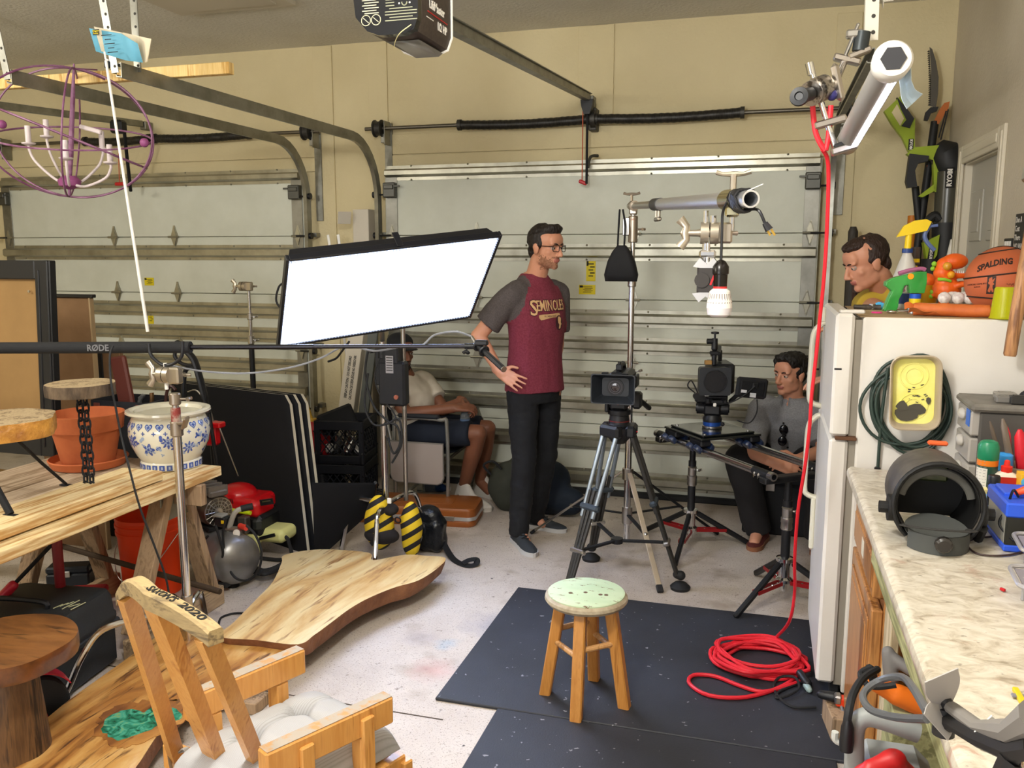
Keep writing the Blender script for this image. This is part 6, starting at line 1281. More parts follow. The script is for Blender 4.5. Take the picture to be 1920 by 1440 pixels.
for tip,wv in(((1765,1275),1),((1755,1372),1)):
 tp_=at(tip[0],tip[1],Y=1.14);d_=tp_-hub;side=d_.cross(_F).normalized()
 def blade(u,v):wd_=.010+.014*math.sin(min(u*1.15,1)*math.pi*.62);return hub+V((0,0,.006))+d_*u*1.0+side*(v-.5)*2*wd_
 part('propeller_blade',MB().sheet(blade,10,3,.0015),pg,dr_,w=True)
part('body',MB().box((bd_.x+.06,bd_.y+.02,bd_.z+.02),(.16,.10,.07),.02),dg,dr_,w=True)
part('landing_leg',MB().path([e2+V((-.004,0,-.01)),at(1885,1440,Y=1.02),at(1862,1480,Y=1.03)],[.014,.012,.009],8),dk,dr_,w=True)
part('white_stripe',MB().box((0,0,0),(.004,.003,.03),M=Mx.Translation(e1 .lerp(e2,.1)+V((0,-.004,.02)))@Mx.Rotation(R(35),4,'Y')),white,dr_,w=True)
l_=at(1900,1430,Y=1.0);part('camera_gimbal',MB().ball((l_.x+.02,l_.y,l_.z),.014,14,10).tube((l_.x+.02,l_.y,l_.z),(l_.x+.03,l_.y-.03,l_.z-.01),.01),chrome,dr_,w=True)
for k,(x,y)in enumerate(((bd_.x+.0,bd_.y+.02),(bd_.x+.12,bd_.y+.05))):part('landing_leg',MB().tube((x,y,Z9),(x,y,bd_.z),.008),dk,dr_,w=True)
# == centre: tall light stand with a pipe arm
X6,Y6=-.675,4.50;z6=lambda py:at(1181,py,Y=Y6).z
ts_=thing('combo_stand','tall chrome stand behind the camcorder with a pipe arm clamped on its top','stand',(X6,Y6,0))
column(ts_,X6,Y6,((.07,z6(700),.019),(z6(705),z6(530),.0155),(z6(535),z6(395),.0125)),chrome)
collar(ts_,X6,Y6,z6(708),.024,z6(690)-z6(708),steel,(1,-.1,.25));collar(ts_,X6,Y6,z6(538),.020,.07,steel,None);collar(ts_,X6,Y6,z6(455),.022,z6(405)-z6(455),worn,(1,-.2,0))
part('upper_plate',MB().box((X6-.035,Y6,z6(425)),(.035,.03,.09),.003),steel,ts_,w=True)
zk=z6(885);part('leg_collar',MB().tube((X6,Y6,zk-.04),(X6,Y6,zk+.02),.030,n=18),steel,ts_,w=True);part('lower_hub',MB().tube((X6,Y6,.17),(X6,Y6,.26),.028,n=18),steel,ts_,w=True)
for fx,fy_,mt_ in((-.43,3.985,mat('stand_leg_pale','#b7a78f',.45,.3)),(-1.25,4.66,steel),(-.22,4.95,blackm)):
 d=V((fx-X6,fy_-Y6,0));a=V((X6,Y6,zk))+d.normalized()*.03;b=V((fx,fy_,.012));T=Mx.Translation(a)@frame(b-a,(0,0,1))
 part('leg',MB().box((0,0,(b-a).length/2),(.026,.012,(b-a).length),.002,M=T),mt_,ts_,w=True)
 part('foot_cap',MB().box((0,0,(b-a).length-.01),(.030,.017,.04),.003,M=T),rubber,ts_,w=True)
 br=MB();h_=V((X6,Y6,.22))+d.normalized()*.03;e_=a.lerp(b,.55);br.box((0,0,(e_-h_).length/2),(.022,.006,(e_-h_).length),.001,M=Mx.Translation(h_)@frame(e_-h_,(0,0,1)));part('brace',br,blackm,ts_,w=True)
 part('brace_bolt',MB().ball(e_,.012,10,6),steel,ts_,w=True)
pa=V((X6-.04,Y6+.06,z6(386)));pj=at(1262,382,Y=3.95);pe=at(1408,373,Y=2.50);ptop=pa
dirp=(pe-V((X6,Y6,z6(386)))).normalized();p0_=V((X6,Y6,z6(386)))
pf=lambda Y:p0_+(pe-p0_)*((Y-p0_.y)/(pe.y-p0_.y))
arm=thing('boom_pipe','silver aluminium pipe arm reaching from the tall stand towards the viewer','pipe',pf(3.2));arm['label']='long silver aluminium pipe reaching from the tall stand towards the viewer'
part('inner_pipe',MB().tube(p0_-dirp*.12,pf(3.75),.0175,n=18),steel,arm,w=True);part('outer_pipe',MB().pipe(pf(3.85),pe,.0245,.0195,24),alu,arm,w=True);part('pipe_bore',MB().tube(pf(2.62),pf(2.66),.0193,n=20),blackm,arm,w=True)
part('coupler',MB().tube(pf(3.92),pf(3.78),.0275,n=20),mat('dark_coupler','#4b4b4c',.5,.5),arm,w=True)
q=pf(3.84);m=MB();
for s_ in(-.03,.03):m.tube(q+dirp*s_-V((0,0,.02)),q+dirp*s_-V((0,0,.055)),.007,n=8)
m.box((0,0,0),(.10,.018,.018),.005,M=Mx.Translation(q-V((0,0,.064)))@Mx.Rotation(math.atan2(dirp.y,dirp.x),4,'Z'));part('set_screws',m,steel,arm,w=True)
part('end_clamp',MB().tube(p0_-dirp*.035,p0_+dirp*.035,.026,n=18).box(tuple(p0_-V((0,0,.03))),(.04,.04,.03),.006),worn,arm,w=True);k=MB();knob(k,p0_+V((-.01,0,.024)),(0,0,1),.085,.009,.035);part('t_handle',k,worn,arm,w=True)
pz=pf(2.68);nick=mat('satin_nickel','#b8afa0',.32,.9)
cl_=thing('pipe_clamp','polished clamp gripping the near end of the silver pipe arm','clamp',pz);part('jaw',MB().tube(pf(2.74),pf(2.63),.032,n=20).box(tuple(pz-V((0,0,.035))),(.04,.06,.03),.006),mat('polished_clamp','#c6c09f',.2,1.0),cl_,w=True)
k=MB();knob(k,pz+V((0,0,.03)),(0,0,1),.10,.012,.045);part('t_handle',k,nick,cl_,w=True);part('stud',MB().tube(pz-V((0,0,.03)),pz-V((0,0,.09)),.008,n=10),chrome,cl_,w=True);part('stud',MB().tube(pz-V((.055,0,.045)),pz-V((.055,0,.10)),.010,n=10),chrome,cl_,w=True)
bcord=mat('bulb_cord_black','#151517',.4)
m=MB();pts=[]
for i in range(90):t=i/89;y_=2.615-.075*t;c_=pf(y_);a=2*math.pi*6*t;u_=V((1,0,0))-dirp*dirp.x;u_.normalize();v_=dirp.cross(u_);pts.append(c_+u_*(.031+.004*math.sin(5*a))*math.cos(a)+v_*(.031+.005*math.sin(3*a))*math.sin(a))
wcd=thing('bulb_cord','black bulb cord wound round the pipe end with its two pin plug hanging','cord',pf(2.58));part('winding',m.path(pts,.0048,6),bcord,wcd,w=True)
e=pe;dn=catmull([pf(2.54)+V((.015,0,-.028)),at(1423,395,Y=2.52),at(1434,418,Y=2.52)],5);part('tail',MB().path(dn,.0042,6),bcord,wcd,w=True)
a,b=at(1434,418,Y=2.52),at(1448,440,Y=2.52);part('plug',MB().tube(a,a.lerp(b,.6),.008,.012,n=10),black,wcd,w=True)
for s_ in(-.006,.006):part('prong',MB().box((0,0,0),(.002,.006,.020),M=Mx.Translation(a.lerp(b,.8)+V((s_,0,0)))@frame(b-a)),mat('brass','#c9a14a',.3,1.0),wcd,w=True)
part('zip_tie',MB().tube(pe+V((-.01,0,.022)),at(1431,345,Y=2.5),.0015),white,wcd,w=True)
gh=thing('gobo_clamp','satin grip clamp hanging under the pipe arm above the bulb','clamp',at(1340,437,Y=2.68));gc_=at(1330,437,Y=2.68);grip_head(gh,gc_,(1,.1,0),1.0,nick,'discs')
rd_=V((gc_.x-.012,gc_.y,0));part('rod',MB().tube((rd_.x,rd_.y,at(1333,490,Y=2.68).z),(rd_.x,rd_.y,at(1333,395,Y=2.68).z),.008,n=10),chrome,gh,w=True)
jc=at(1325,525,Y=2.66);cj=thing('jaw_clamp','silver and black jaw clamp hanging beside the white bulb','clamp',jc)
for zz_,s_ in((.052,1),(-.052,-1)):
 T=Mx.Translation(jc+V((0,0,zz_)))@Mx.Rotation(R(90),4,'X');part('jaw',MB().prism([(-.04,-.012*s_),(-.02,.014*s_),(.0,-.004*s_),(.02,.014*s_),(.04,-.012*s_),(.03,-.014*s_),(.0,-.018*s_),(-.03,-.014*s_)],.05,T@Mx.Translation((0,0,-.025))),steel,cj,w=True)
part('pad',MB().box(tuple(jc),(.055,.05,.085),.006).tube(jc+V((-.012,-.026,0)),jc+V((-.012,-.03,0)),.022,n=18),mat('clamp_dark','#2a2522',.5),cj,w=True);part('red_mark',MB().box((0,0,0),(.006,.002,.03),M=Mx.Translation(jc+V((.018,-.0265,0)))@Mx.Rotation(R(20),4,'Y')),redp,cj,w=True);part('screw',MB().tube(jc+V((.0,0,.05)),V((jc.x+.0,jc.y,gc_.z-.03)),.007).box(tuple(jc+V((0,0,.078))),(.05,.022,.022),.006),chrome,cj,w=True)
bz=lambda py:at(1350,py,Y=2.64).z;bx=at(1350,540,Y=2.64).x
bu_=thing('light_bulb','unlit white LED bulb with cooling slots hanging in a black socket','bulb',(bx,2.64,bz(595)))
Bz=lambda py:bz(py)-bz(595)
part('diffuser',MB().lathe([(.001,0),(.022,.001),(.034,.008),(.0375,Bz(577))],28),mat('bulb_diffuser','#d8d3d6',.4,sss=.2),bu_);part('heat_sink',MB().lathe([(.0375,Bz(577)),(.0365,Bz(565)),(.030,Bz(546)),(.021,Bz(541)),(.001,Bz(540))],28),mat('bulb_white','#e8e4dd',.4),bu_)
m=MB()
for k in range(13):
 a=R(190+13.5*k);z0,z1=Bz(568),Bz(550);r0,r1=.0371,.0318
 m.add([(r*math.cos(a+d),r*math.sin(a+d),z)for r,d,z in((r0,-.05,z0),(r0,.05,z0),(r1,.05,z1),(r1,-.05,z1))],[(0,1,2,3)])
part('cooling_slots',m,mat('slot_grey','#8f857d',.6),bu_,kind='stuff');part('red_ring',MB().tube((0,0,Bz(542)),(0,0,Bz(537)),.0205,n=22),mat('bulb_red','#c62f2f',.4),bu_)
part('socket',MB().lathe([(.001,Bz(538)),(.020,Bz(538)),(.021,Bz(515)),(.024,Bz(513)),(.024,Bz(500)),(.014,Bz(490)),(.006,Bz(487)),(.001,Bz(487))],22),mat('socket_black','#1a1613',.25,.3),bu_)
part('cord',MB().path(catmull([V((0,0,Bz(488))),V((0,0,Bz(440))),V((.0,-.0,Bz(400))),V((.012,-.02,Bz(380)))],5),.004,6),bcord,bu_)
q=at(1165,497,Y=4.44);bgk=thing('drawstring_bag','small black weight bag hanging by its strap from the tall stand head','bag',q)
me=MB().loft([[(q.x+x*s,q.y+y*s2,z)for x,y in rrect(.17,.09,.03,5)]for z,s,s2 in((at(1165,526,Y=4.44).z-.004,.96,.5),(at(1165,515,Y=4.44).z,1.02,.95),(at(1165,490,Y=4.44).z,.82,1.0),(at(1165,472,Y=4.44).z,.55,.8),(at(1165,460,Y=4.44).z,.25,.5))]);part('pouch',me,blackm,bgk,w=True,ang=60)
for px in(1158,1170):part('strap',MB().path(catmull([at(px,466,Y=4.44),at(px+2,425,Y=4.46),at(px+4-(px==1170)*6,393,Y=4.50)],5),.005,6),blackm,bgk,w=True)
# == camcorder on tripod
cc=V((-.655,4.05,0));tp3=thing('camera_tripod','black and grey two stage tripod carrying the camcorder with the square hood','tripod',cc);tube_g=mat('tripod_tube','#8f9aa3',.3,.7);tube_d=mat('carbon_tube','#2b2a28',.45)
zb_=at(1165,808,Y=4.05).z
part('bowl',MB().lathe([(.03,-.06),(.055,-.03),(.066,0),(.066,.02),(.001,.02)],24,Mx.Translation((cc.x,cc.y,zb_))),black,tp3,w=True)
feet3=[V((-.342,4.06,.02)),V((-.838,4.335,.02)),V((-.845,3.74,.02))]
for i,f in enumerate(feet3):
 d=V((f.x-cc.x,f.y-cc.y,0)).normalized();sd=V((-d.y,d.x,0));top=V((cc.x,cc.y,zb_+.005))+d*.06;mid=top.lerp(f,.46);mid2=top.lerp(f,.52);low=top.lerp(f,.93)
 part('shoulder',MB().box((0,0,0),(.12,.05,.06),.012,M=Mx.Translation(top)@Mx.Rotation(math.atan2(sd.y,sd.x),4,'Z')),black,tp3,w=True)
 if i==0:part('red_badge',MB().tube(top+d*.03+V((0,-.02,0)),top+d*.03+V((0,-.023,0)),.004),redp,tp3,w=True)
 for s_ in(-.042,.042):part('upper_tube',MB().tube(top+sd*s_,mid2+sd*s_*.8,.011,n=12),tube_g if i!=0 else tube_d,tp3,w=True)
 for s_ in(-.026,0,.026):part('lower_tube',MB().tube(top.lerp(f,.36)+sd*s_,low+sd*s_*.5,.0095,n=10),tube_d,tp3,w=True)
 part('leg_clamp',MB().box((0,0,0),(.115,.036,.032),.010,M=Mx.Translation(mid)@frame(f-top,d)),mat('clamp_blue_grey','#39424b',.4,.3),tp3,w=True);part('leg_clamp',MB().box((0,0,0),(.085,.032,.022),.006,M=Mx.Translation(top.lerp(f,.72))@frame(f-top,d)),steel,tp3,w=True)
 part('foot',MB().cap(low,f+V((0,0,.05)),.020,.024).lathe([(.001,-.02),(.046,-.02),(.05,-.006),(.03,.012),(.001,.02)],18,Mx.Translation(f)),rubber,tp3,w=True)
hubc=V((cc.x,cc.y,.22))
for f in feet3:top=V((cc.x,cc.y,zb_));e_=top.lerp(f,.72);part('spreader_arm',MB().box((0,0,(e_-hubc).length/2),(.02,.012,(e_-hubc).length),.002,M=Mx.Translation(hubc)@frame(e_-hubc,(0,0,1))),blackm,tp3,w=True)
part('spreader_hub',MB().tube(hubc-V((0,0,.012)),hubc+V((0,0,.012)),.03,n=14),black,tp3,w=True)
zh_=zb_+.02
part('fluid_head',MB().lathe([(.055,0),(.058,.012),(.05,.02),(.046,.06),(.055,.064),(.055,.085),(.04,.09),(.001,.09)],24,Mx.Translation((cc.x,cc.y,zh_))),black,tp3,w=True);part('red_ring',MB().tube((cc.x,cc.y,zh_+.030),(cc.x,cc.y,zh_+.034),.051,n=24),mat('ring_dark_red','#6b1f1d',.4),tp3,w=True)
part('tilt_body',MB().box((cc.x,cc.y,zh_+.125),(.085,.10,.075),.012).box((cc.x-.055,cc.y,zh_+.12),(.02,.09,.09),.006),black,tp3,w=True);part('red_light',MB().ball((cc.x+.002,cc.y-.053,zh_+.125),.009,12,8),mat('red_dot','#e0382c',.4),tp3,w=True);part('side_control',MB().box((cc.x+.085,cc.y,zh_+.135),(.045,.06,.08),.01),black,tp3,w=True);part('pan_bar',MB().cap((cc.x+.06,cc.y+.02,zh_+.16),(cc.x+.105,cc.y+.28,zh_+.05),.011,.014),black,tp3,w=True)
zc_=at(1149,730,Y=3.86).z;kx=at(1149,730,Y=3.86).x;cmc=thing('camcorder','black camcorder with a wide square lens hood facing the viewer on the tripod','camcorder',(kx,3.98,zc_-.07));cmb=mat('camcorder_grey','#22262c',.4)
def rr_ring(w,h,y,r=.012):return[V((kx+x,y,zc_+z))for x,z in rrect(w,h,r,3)]
part('lens_hood',MB().loft([rr_ring(.120,.085,3.985),rr_ring(.15,.10,3.94),rr_ring(.200,.134,3.862),rr_ring(.205,.139,3.855),rr_ring(.196,.130,3.855),rr_ring(.125,.085,3.93)],True),cmb,cmc,w=True)
part('lens_barrel',MB().tube((kx,3.925,zc_),(kx,4.0,zc_),.040,n=28),black,cmc,w=True)
part('front_glass',MB().ball((kx,3.935,zc_),(.038,.012,.038),28,14),mat('lens_glass','#241c22',.05,coat=1.0),cmc,w=True)
for r_ in(.020,.030):part('lens_ring',MB().path([V((kx+r_*math.cos(t),3.921+(r_-.02)*.3,zc_+r_*math.sin(t)))for t in[2*math.pi*i/30 for i in range(30)]],.0012,6,closed=True),mat('ring_grey','#77727a',.2,.6),cmc,w=True)
part('body',MB().box((kx+.005,4.09,zc_+.0),(.11,.22,.12),.02),black,cmc,w=True);part('grip',MB().box((kx-.07,4.08,zc_-.01),(.035,.15,.09),.014),black,cmc,w=True);part('top_handle',MB().path(catmull([(kx,4.02,zc_+.06),(kx,4.03,zc_+.085),(kx,4.14,zc_+.085),(kx,4.17,zc_+.06)],5),.013,8),black,cmc,w=True);part('hot_shoe',MB().box((kx+.005,4.0,zc_+.085),(.03,.02,.03),.004).tube((kx+.005,4.0,zc_+.09),(kx+.005,4.0,zc_+.112),.007),black,cmc,w=True);part('flip_screen',MB().box((kx+.075,4.09,zc_+.01),(.014,.1,.06),.005),black,cmc,w=True)
for s_ in(-.05,.045):part('hood_clip',MB().box((kx+s_,3.93,zc_+.064),(.03,.03,.008),.003),black,cmc,w=True)
part('quick_plate',MB().box((kx+.005,4.07,zc_-.066),(.06,.12,.014),.003),steel,cmc,w=True)
# == slider on two stands with the cinema camera
r1n,r1f,r2n=at(1438,890,Z=.64),at(1240,815,Z=.64),at(1512,870,Z=.64);rd1=(r1n-r1f).normalized();pr=V((-rd1 .y,rd1 .x,0));off=(r2n-r1n).dot(pr);r2f=r1f+pr*off;r2n=r1n+pr*off
sl=thing('camera_slider','two silver slider tubes running from the far stand to the near stand','slider',(r1n+r2f)/2);tubem=mat('slider_tube','#c4c4c8',.22,1.0)
for a,b in((r1f,r1n),(r2f,r2n)):
 part('rail_tube',MB().pipe(a,b,.0185,.016,20),tubem,sl,w=True)
 for e,s_ in((a,-1),(b,1)):
  part('end_sleeve',MB().tube(e-rd1*s_*.09,e+rd1*s_*.02,.0205,n=18),black,sl,w=True);part('end_cap',MB().pipe(e+rd1*s_*.02,e+rd1*s_*.05,.020,.013,18),tubem,sl,w=True)
  for d_ in(.03,.06):part('wing_nut',MB().ball(e-rd1*s_*d_-pr*.022+V((0,0,-.008)),(.007,.007,.011),8,6).box(tuple(e-rd1*s_*d_-pr*.027+V((0,0,-.014))),(.004,.012,.018),.002),chrome,sl,w=True)
for a,b in((r1f,r2f),(r1n,r2n)):
 c_=(a+b)/2;part('end_bar',MB().box((0,0,0),(.05,abs(off)+.05,.03),.005,M=Mx.Translation(c_-V((0,0,.026)))@Mx.Rotation(math.atan2(rd1 .y,rd1 .x),4,'Z')),black,sl,w=True)
def bstand(label,x,y,top,a0,leg=.34):
 t=thing('slider_stand',label,'stand',(x,y,0));hz=.20
 part('column',MB().tube((x,y,.10),(x,y,top-.10),.021,n=16).tube((x,y,top-.14),(x,y,top),.0165,n=16),black,t,w=True);part('lock_collar',MB().lathe([(.024,0),(.027,.005),(.025,.03),(.027,.034),(.027,.055),(.023,.06),(.023,.10),(.026,.104),(.02,.11)],20,Mx.Translation((x,y,top-.24))),steel,t,w=True)
 k=MB();knob(k,(x+.025,y-.006,top-.15),(1,-.3,.1),.035,.006,.015);part('lock_knob',k,steel,t,w=True)
 part('leg_hub',MB().lathe([(.03,0),(.038,.006),(.038,.02),(.026,.03),(.026,.10),(.04,.106),(.04,.122),(.025,.128)],20,Mx.Translation((x,y,hz-.10))).tube((x,y,hz-.14),(x,y,hz-.1),.015),chrome,t,w=True)
 for k in range(3):
  a=R(a0+120*k);d=V((math.cos(a),math.sin(a),0));b0=V((x,y,hz))+d*.035;b1=V((x,y,.014))+d*leg
  part('leg',MB().box((0,0,(b1-b0).length/2),(.024,.028,(b1-b0).length),.006,M=Mx.Translation(b0)@frame(b1-b0,(0,0,1))),black,t,w=True)
  r0=V((x,y,hz-.095))+d*.03;r1=b0 .lerp(b1,.55);L=(r1-r0).length
  for s_ in(-.017,.017):part('red_brace',MB().box((0,s_,L/2),(.018,.004,L),.001,M=Mx.Translation(r0)@frame(r1-r0,d.cross(V((0,0,1))))),mat('brace_red','#9c1a1f',.35,.4),t,w=True)
  for q_ in(.3,.7):part('brace_bolt',MB().ball(r0 .lerp(r1,q_),.007,8,6),chrome,t,w=True)
 return t
bstand('black stand with red braces under the far end of the slider',(r1f.x+r2f.x)/2+.05,(r1f.y+r2f.y)/2-.05,.597,262);bstand('black stand with red braces at the near end of the slider, beside the refrigerator',(r1n.x+r2n.x)/2-.02,(r1n.y+r2n.y)/2+.03,.597,232)
pc_=at(1335,808,Z=.70);along=(pc_-r1f).dot(rd1);pc_=r1f+rd1*along+pr*off/2;pc_.z=.70
do=thing('slider_dolly','black dolly plate with blue rollers riding on the slider tubes','dolly',pc_);ang_=math.atan2(rd1 .y,rd1 .x);RT_=Mx.Translation(pc_)@Mx.Rotation(ang_,4,'Z');wb_=mat('roller_blue','#1a2a4a',.35,coat=.3)
part('plate',MB().box((0,0,0),(.36,.36,.012),.004,M=RT_).box((0,0,.012),(.31,.31,.010),.003,M=RT_),mat('dolly_black','#15191a',.22,coat=.4),do,w=True)
for sy_ in(-1,1):
 for sx_ in(-1,1):
  part('wheel_bracket',MB().box((sx_*.12,sy_*off/2*1.0,-.022),(.11,.06,.03),.006,M=RT_),black,do,w=True)
  for q_ in(-1,1):
   for j in(-1,1):c_=RT_@V((sx_*.12+q_*.032,sy_*off/2+j*.034,-.050));ax_=(RT_.to_3x3()@V((0,.7*1,-.7*j))).normalized();part('roller',MB().lathe([(.010,-.012),(.024,-.012),(.026,-.008),(.026,.008),(.024,.012),(.010,.012)],18,Mx.Translation(c_)@frame(ax_)),wb_,do,w=True)
for sx_ in(-1,1):
 for sy_ in(-1,1):part('plate_bolt',MB().tube(RT_@V((sx_*.13,sy_*.13,.016)),RT_@V((sx_*.13,sy_*.13,.020)),.009,n=10),steel,do,w=True)
hx=thing('pan_tilt_mount','black pan and tilt mount with a blue bowl ring on the slider dolly','camera mount',(pc_.x,pc_.y,.717));z0=.718
HX,HY=at(1340,800,Z=.72).x,at(1340,800,Z=.72).y;HX,HY=pc_.x+.0,pc_.y+.0
zh=lambda py:at(1342,py,Y=HY).z
part('bowl',MB().lathe([(.05,0),(.052,.006),(.052,.012),(.046,.016)],24,Mx.Translation((HX,HY,z0))),steel,hx,w=True);part('blue_ring',MB().tube((HX,HY,z0+.012),(HX,HY,z0+.034),.048,n=24),mat('bowl_blue','#1f4a9a',.3,.4),hx,w=True);part('pan_base',MB().lathe([(.048,.034),(.05,.05),(.04,.07),(.001,.07)],24,Mx.Translation((HX,HY,z0))),black,hx,w=True)
zt2=zh(738);part('tilt_body',MB().box((HX,HY,z0+.10),(.10,.085,.07),.016).tube((HX-.08,HY,z0+.105),(HX+.08,HY,z0+.105),.034,n=20).tube((HX-.085,HY,z0+.105),(HX+.085,HY,z0+.105),.022,n=16),black,hx,w=True);part('cradle',MB().box((HX,HY,z0+.15),(.12,.13,.03),.008).tube((HX+.03,HY-.03,z0+.165),(HX+.075,HY-.03,z0+.165),.026),black,hx,w=True);part('knob',MB().ball((HX+.055,HY-.045,z0+.03),.011,10,8),rubber,hx,w=True)
CXm=Mx.Translation((HX,HY,z0+.17))@Mx.Rotation(R(14),4,'Z');zq=lambda py:at(1330,py,Y=HY-.1).z-(z0+.17)
ci=thing('cinema_camera','black cinema camera with a round matte box and side monitor on the slider','camera',M=CXm);cmk=mat('camera_black','#17191d',.4)
yb=-.06
part('base_plate',MB().box((0,0,.006),(.10,.20,.012),.003),black,ci);part('body',MB().box((.045,.08,.09),(.12,.20,.155),.010),cmk,ci)
mbx=-.02;mz=.095
part('matte_box',MB().loft([[V((mbx+x,y,mz+z))for x,z in rrect(w_,h_,.012,3)]for w_,h_,y in((.11,.11,-.03),(.145,.130,-.06),(.155,.138,-.145),(.158,.141,-.150))]),mat('matte_box','#23262b',.5),ci)
part('round_opening',MB().tube((mbx,-.1505,mz),(mbx,-.1512,mz),.055,n=32),mat('lens_black','#07070d',.12),ci);part('donut_ring',MB().path([V((mbx+.056*math.cos(t),-.151,mz+.056*math.sin(t)))for t in[2*math.pi*i/32 for i in range(32)]],.003,6,closed=True),black,ci)
part('lens',MB().tube((mbx,-.03,mz),(mbx+.02,.02,mz),.04,n=20),black,ci)
part('top_handle',MB().box((0,0,0),(.022,.15,.02),.005,M=TR((.03,.04,.232),(8,0,-12))).box((.045,.09,.20),(.02,.03,.06),.004),black,ci);part('yellow_tag',MB().box((-.035,-.02,.176),(.035,.03,.022),.003),mat('tan_tag','#9a7440',.6),ci)
m=MB().tube((-.005,-.02,.165),(-.005,-.02,.215),.013).box((-.005,-.02,.225),(.045,.03,.022),.005).ball((-.005,-.02,.25),.017).tube((-.005,-.02,.25),(-.005,-.02,.30),.017,.015).tube((-.045,-.02,.285),(.0,-.02,.285),.014).tube((-.005,-.02,.30),(-.005,-.02,.325),.005).lathe([(.006,.322),(.02,.324),(.02,.334),(.006,.336)],12,Mx.Translation((-.005,-.02,0)));part('ball_mount',m,black,ci)
mon=part('monitor',MB().box((0,0,0),(.165,.024,.105),.012,M=TR((.175,-.09,.055),(0,6,8))),mat('monitor_black','#1d1f24',.45),ci)
part('rear_panel',MB().box((0,-.014,0),(.125,.008,.075),.004,M=TR((.175,-.09,.055),(0,6,8))).box((.01,-.02,.015),(.03,.012,.03),.004,M=TR((.175,-.09,.055),(0,6,8))),cmk,mon);part('white_sticker',MB().box((.005,-.0185,-.034),(.032,.001,.022),M=TR((.175,-.09,.055),(0,6,8))),mat('sticker_white','#c9c9cc',.5),mon);part('white_sticker',MB().box((-.045,-.0185,-.018),(.03,.001,.015),M=TR((.175,-.09,.055),(0,6,8))),mat('sticker_white','#c9c9cc'),mon)
part('monitor_arm',MB().cap((.08,-.05,-.02),(.12,-.08,.03),.011),black,ci)
for k,pts in enumerate((((.185,-.12,.07),(.13,-.12,.02),(.06,-.11,-.02),(0,-.09,-.03)),((.20,-.11,.0),(.20,-.12,-.06),(.18,-.11,-.11),(.155,-.10,-.125),(.11,-.08,-.115)),((-.10,-.06,.02),(-.145,-.08,.06),(-.13,-.09,.09),(-.10,-.08,.04),(-.085,-.07,.0)))):part('cable',MB().path(catmull(pts,6),.0035,6),rubber,ci)
part('rods',MB().tube((-.03,-.16,-.006),(-.03,.2,-.006),.0075).tube((.03,-.16,-.006),(.03,.2,-.006),.0075),black,ci);part('follow_focus',MB().box((-.075,-.07,.0),(.06,.04,.05),.008).tube((-.10,-.075,.01),(-.10,-.10,.01),.018,n=16).box((-.045,-.095,-.012),(.02,.02,.03),.004),black,ci)
part('white_fitting',MB().box((-.02,-.155,-.022),(.016,.01,.018),.003).box((-.055,-.12,.02),(.02,.01,.008),.002),white,ci)
# == red cable, coil, black plug cables
rc0=[at(1542,280,Y=2.66),at(1553,310,Y=2.70),at(1551,420,Y=2.76),at(1545,520,Y=2.80),at(1537,600,Y=2.84),at(1531,660,Y=2.86),at(1522,740,Y=2.88),at(1518,800,Y=2.90),at(1510,870,Y=2.93),at(1496,960,Y=2.98),at(1490,1050,Y=3.05),at(1490,1110,Y=3.12),at(1480,1165,Y=3.18),at(1455,1195,Z=.05)]
rcb=thing('red_power_cable','long red cable hanging from the tube lamp to a loose coil on the black mat','cable',(0,3.3,.012));part('hanging_run',MB().path(catmull(rc0,5),.006,8),redc,rcb,w=True)
rr=random.Random(11);pts=[at(1455,1195,Z=.05)]
ctrc=at(1425,1243,Z=.02)
for i in range(9*8):
 a=2*math.pi*i/8+1.2;k=i//8;ra,rb_=.155+rr.uniform(-.03,.03),.135+rr.uniform(-.03,.03)
 pts.append(V((ctrc.x+.012*math.sin(k*2.3)+ra*math.cos(a),ctrc.y+.015*math.cos(k*1.7)+rb_*math.sin(a),.021+.0055*k+.006*math.sin(a*2+k))))
pts+=[at(1500,1255,Z=.03),at(1470,1285,Z=.021),at(1400,1307,Z=.021),at(1330,1304,Z=.021),at(1293,1282,Z=.021),at(1300,1266,Z=.021),at(1340,1268,Z=.021),at(1385,1285,Z=.021),at(1430,1297,Z=.021),at(1480,1285,Z=.021),at(1505,1275,Z=.021)]
part('coil',MB().path(catmull(pts,4),.0075,8),redc,rcb,w=True)
bcb=thing('black_extension_lead','black lead with a plug looping on the mat by the refrigerator foot','cable',at(1480,1300,Z=.013))
part('lead',MB().path(catmull([at(1520,1275,Z=.03),at(1495,1282,Z=.02),at(1462,1296,Z=.02),at(1455,1308,Z=.02),at(1475,1305,Z=.022),at(1498,1290,Z=.03),at(1490,1270,Z=.04),at(1462,1270,Z=.03),at(1450,1288,Z=.02),at(1465,1312,Z=.02),at(1490,1326,Z=.02),at(1530,1326,Z=.02)],6),.005,6),rubber,bcb,w=True);part('plug',MB().cap(at(1500,1262,Z=.05),at(1514,1282,Z=.035),.014,.016),black,bcb,w=True);part('clear_connector',MB().cap(at(1512,1285,Z=.03),at(1517,1293,Z=.026),.013,.012),mat('milky_plug','#a9bfbc',.3,tr=.3),bcb,w=True)
solo('thin_black_cable','short black cable end on the floor beside the sawhorse foot','cable',MB().path(catmull([at(410,1172,Z=.006),at(415,1158,Z=.006),at(440,1150,Z=.006),at(470,1150,Z=.02),at(478,1145,Z=.03)],5),.005,6),rubber)
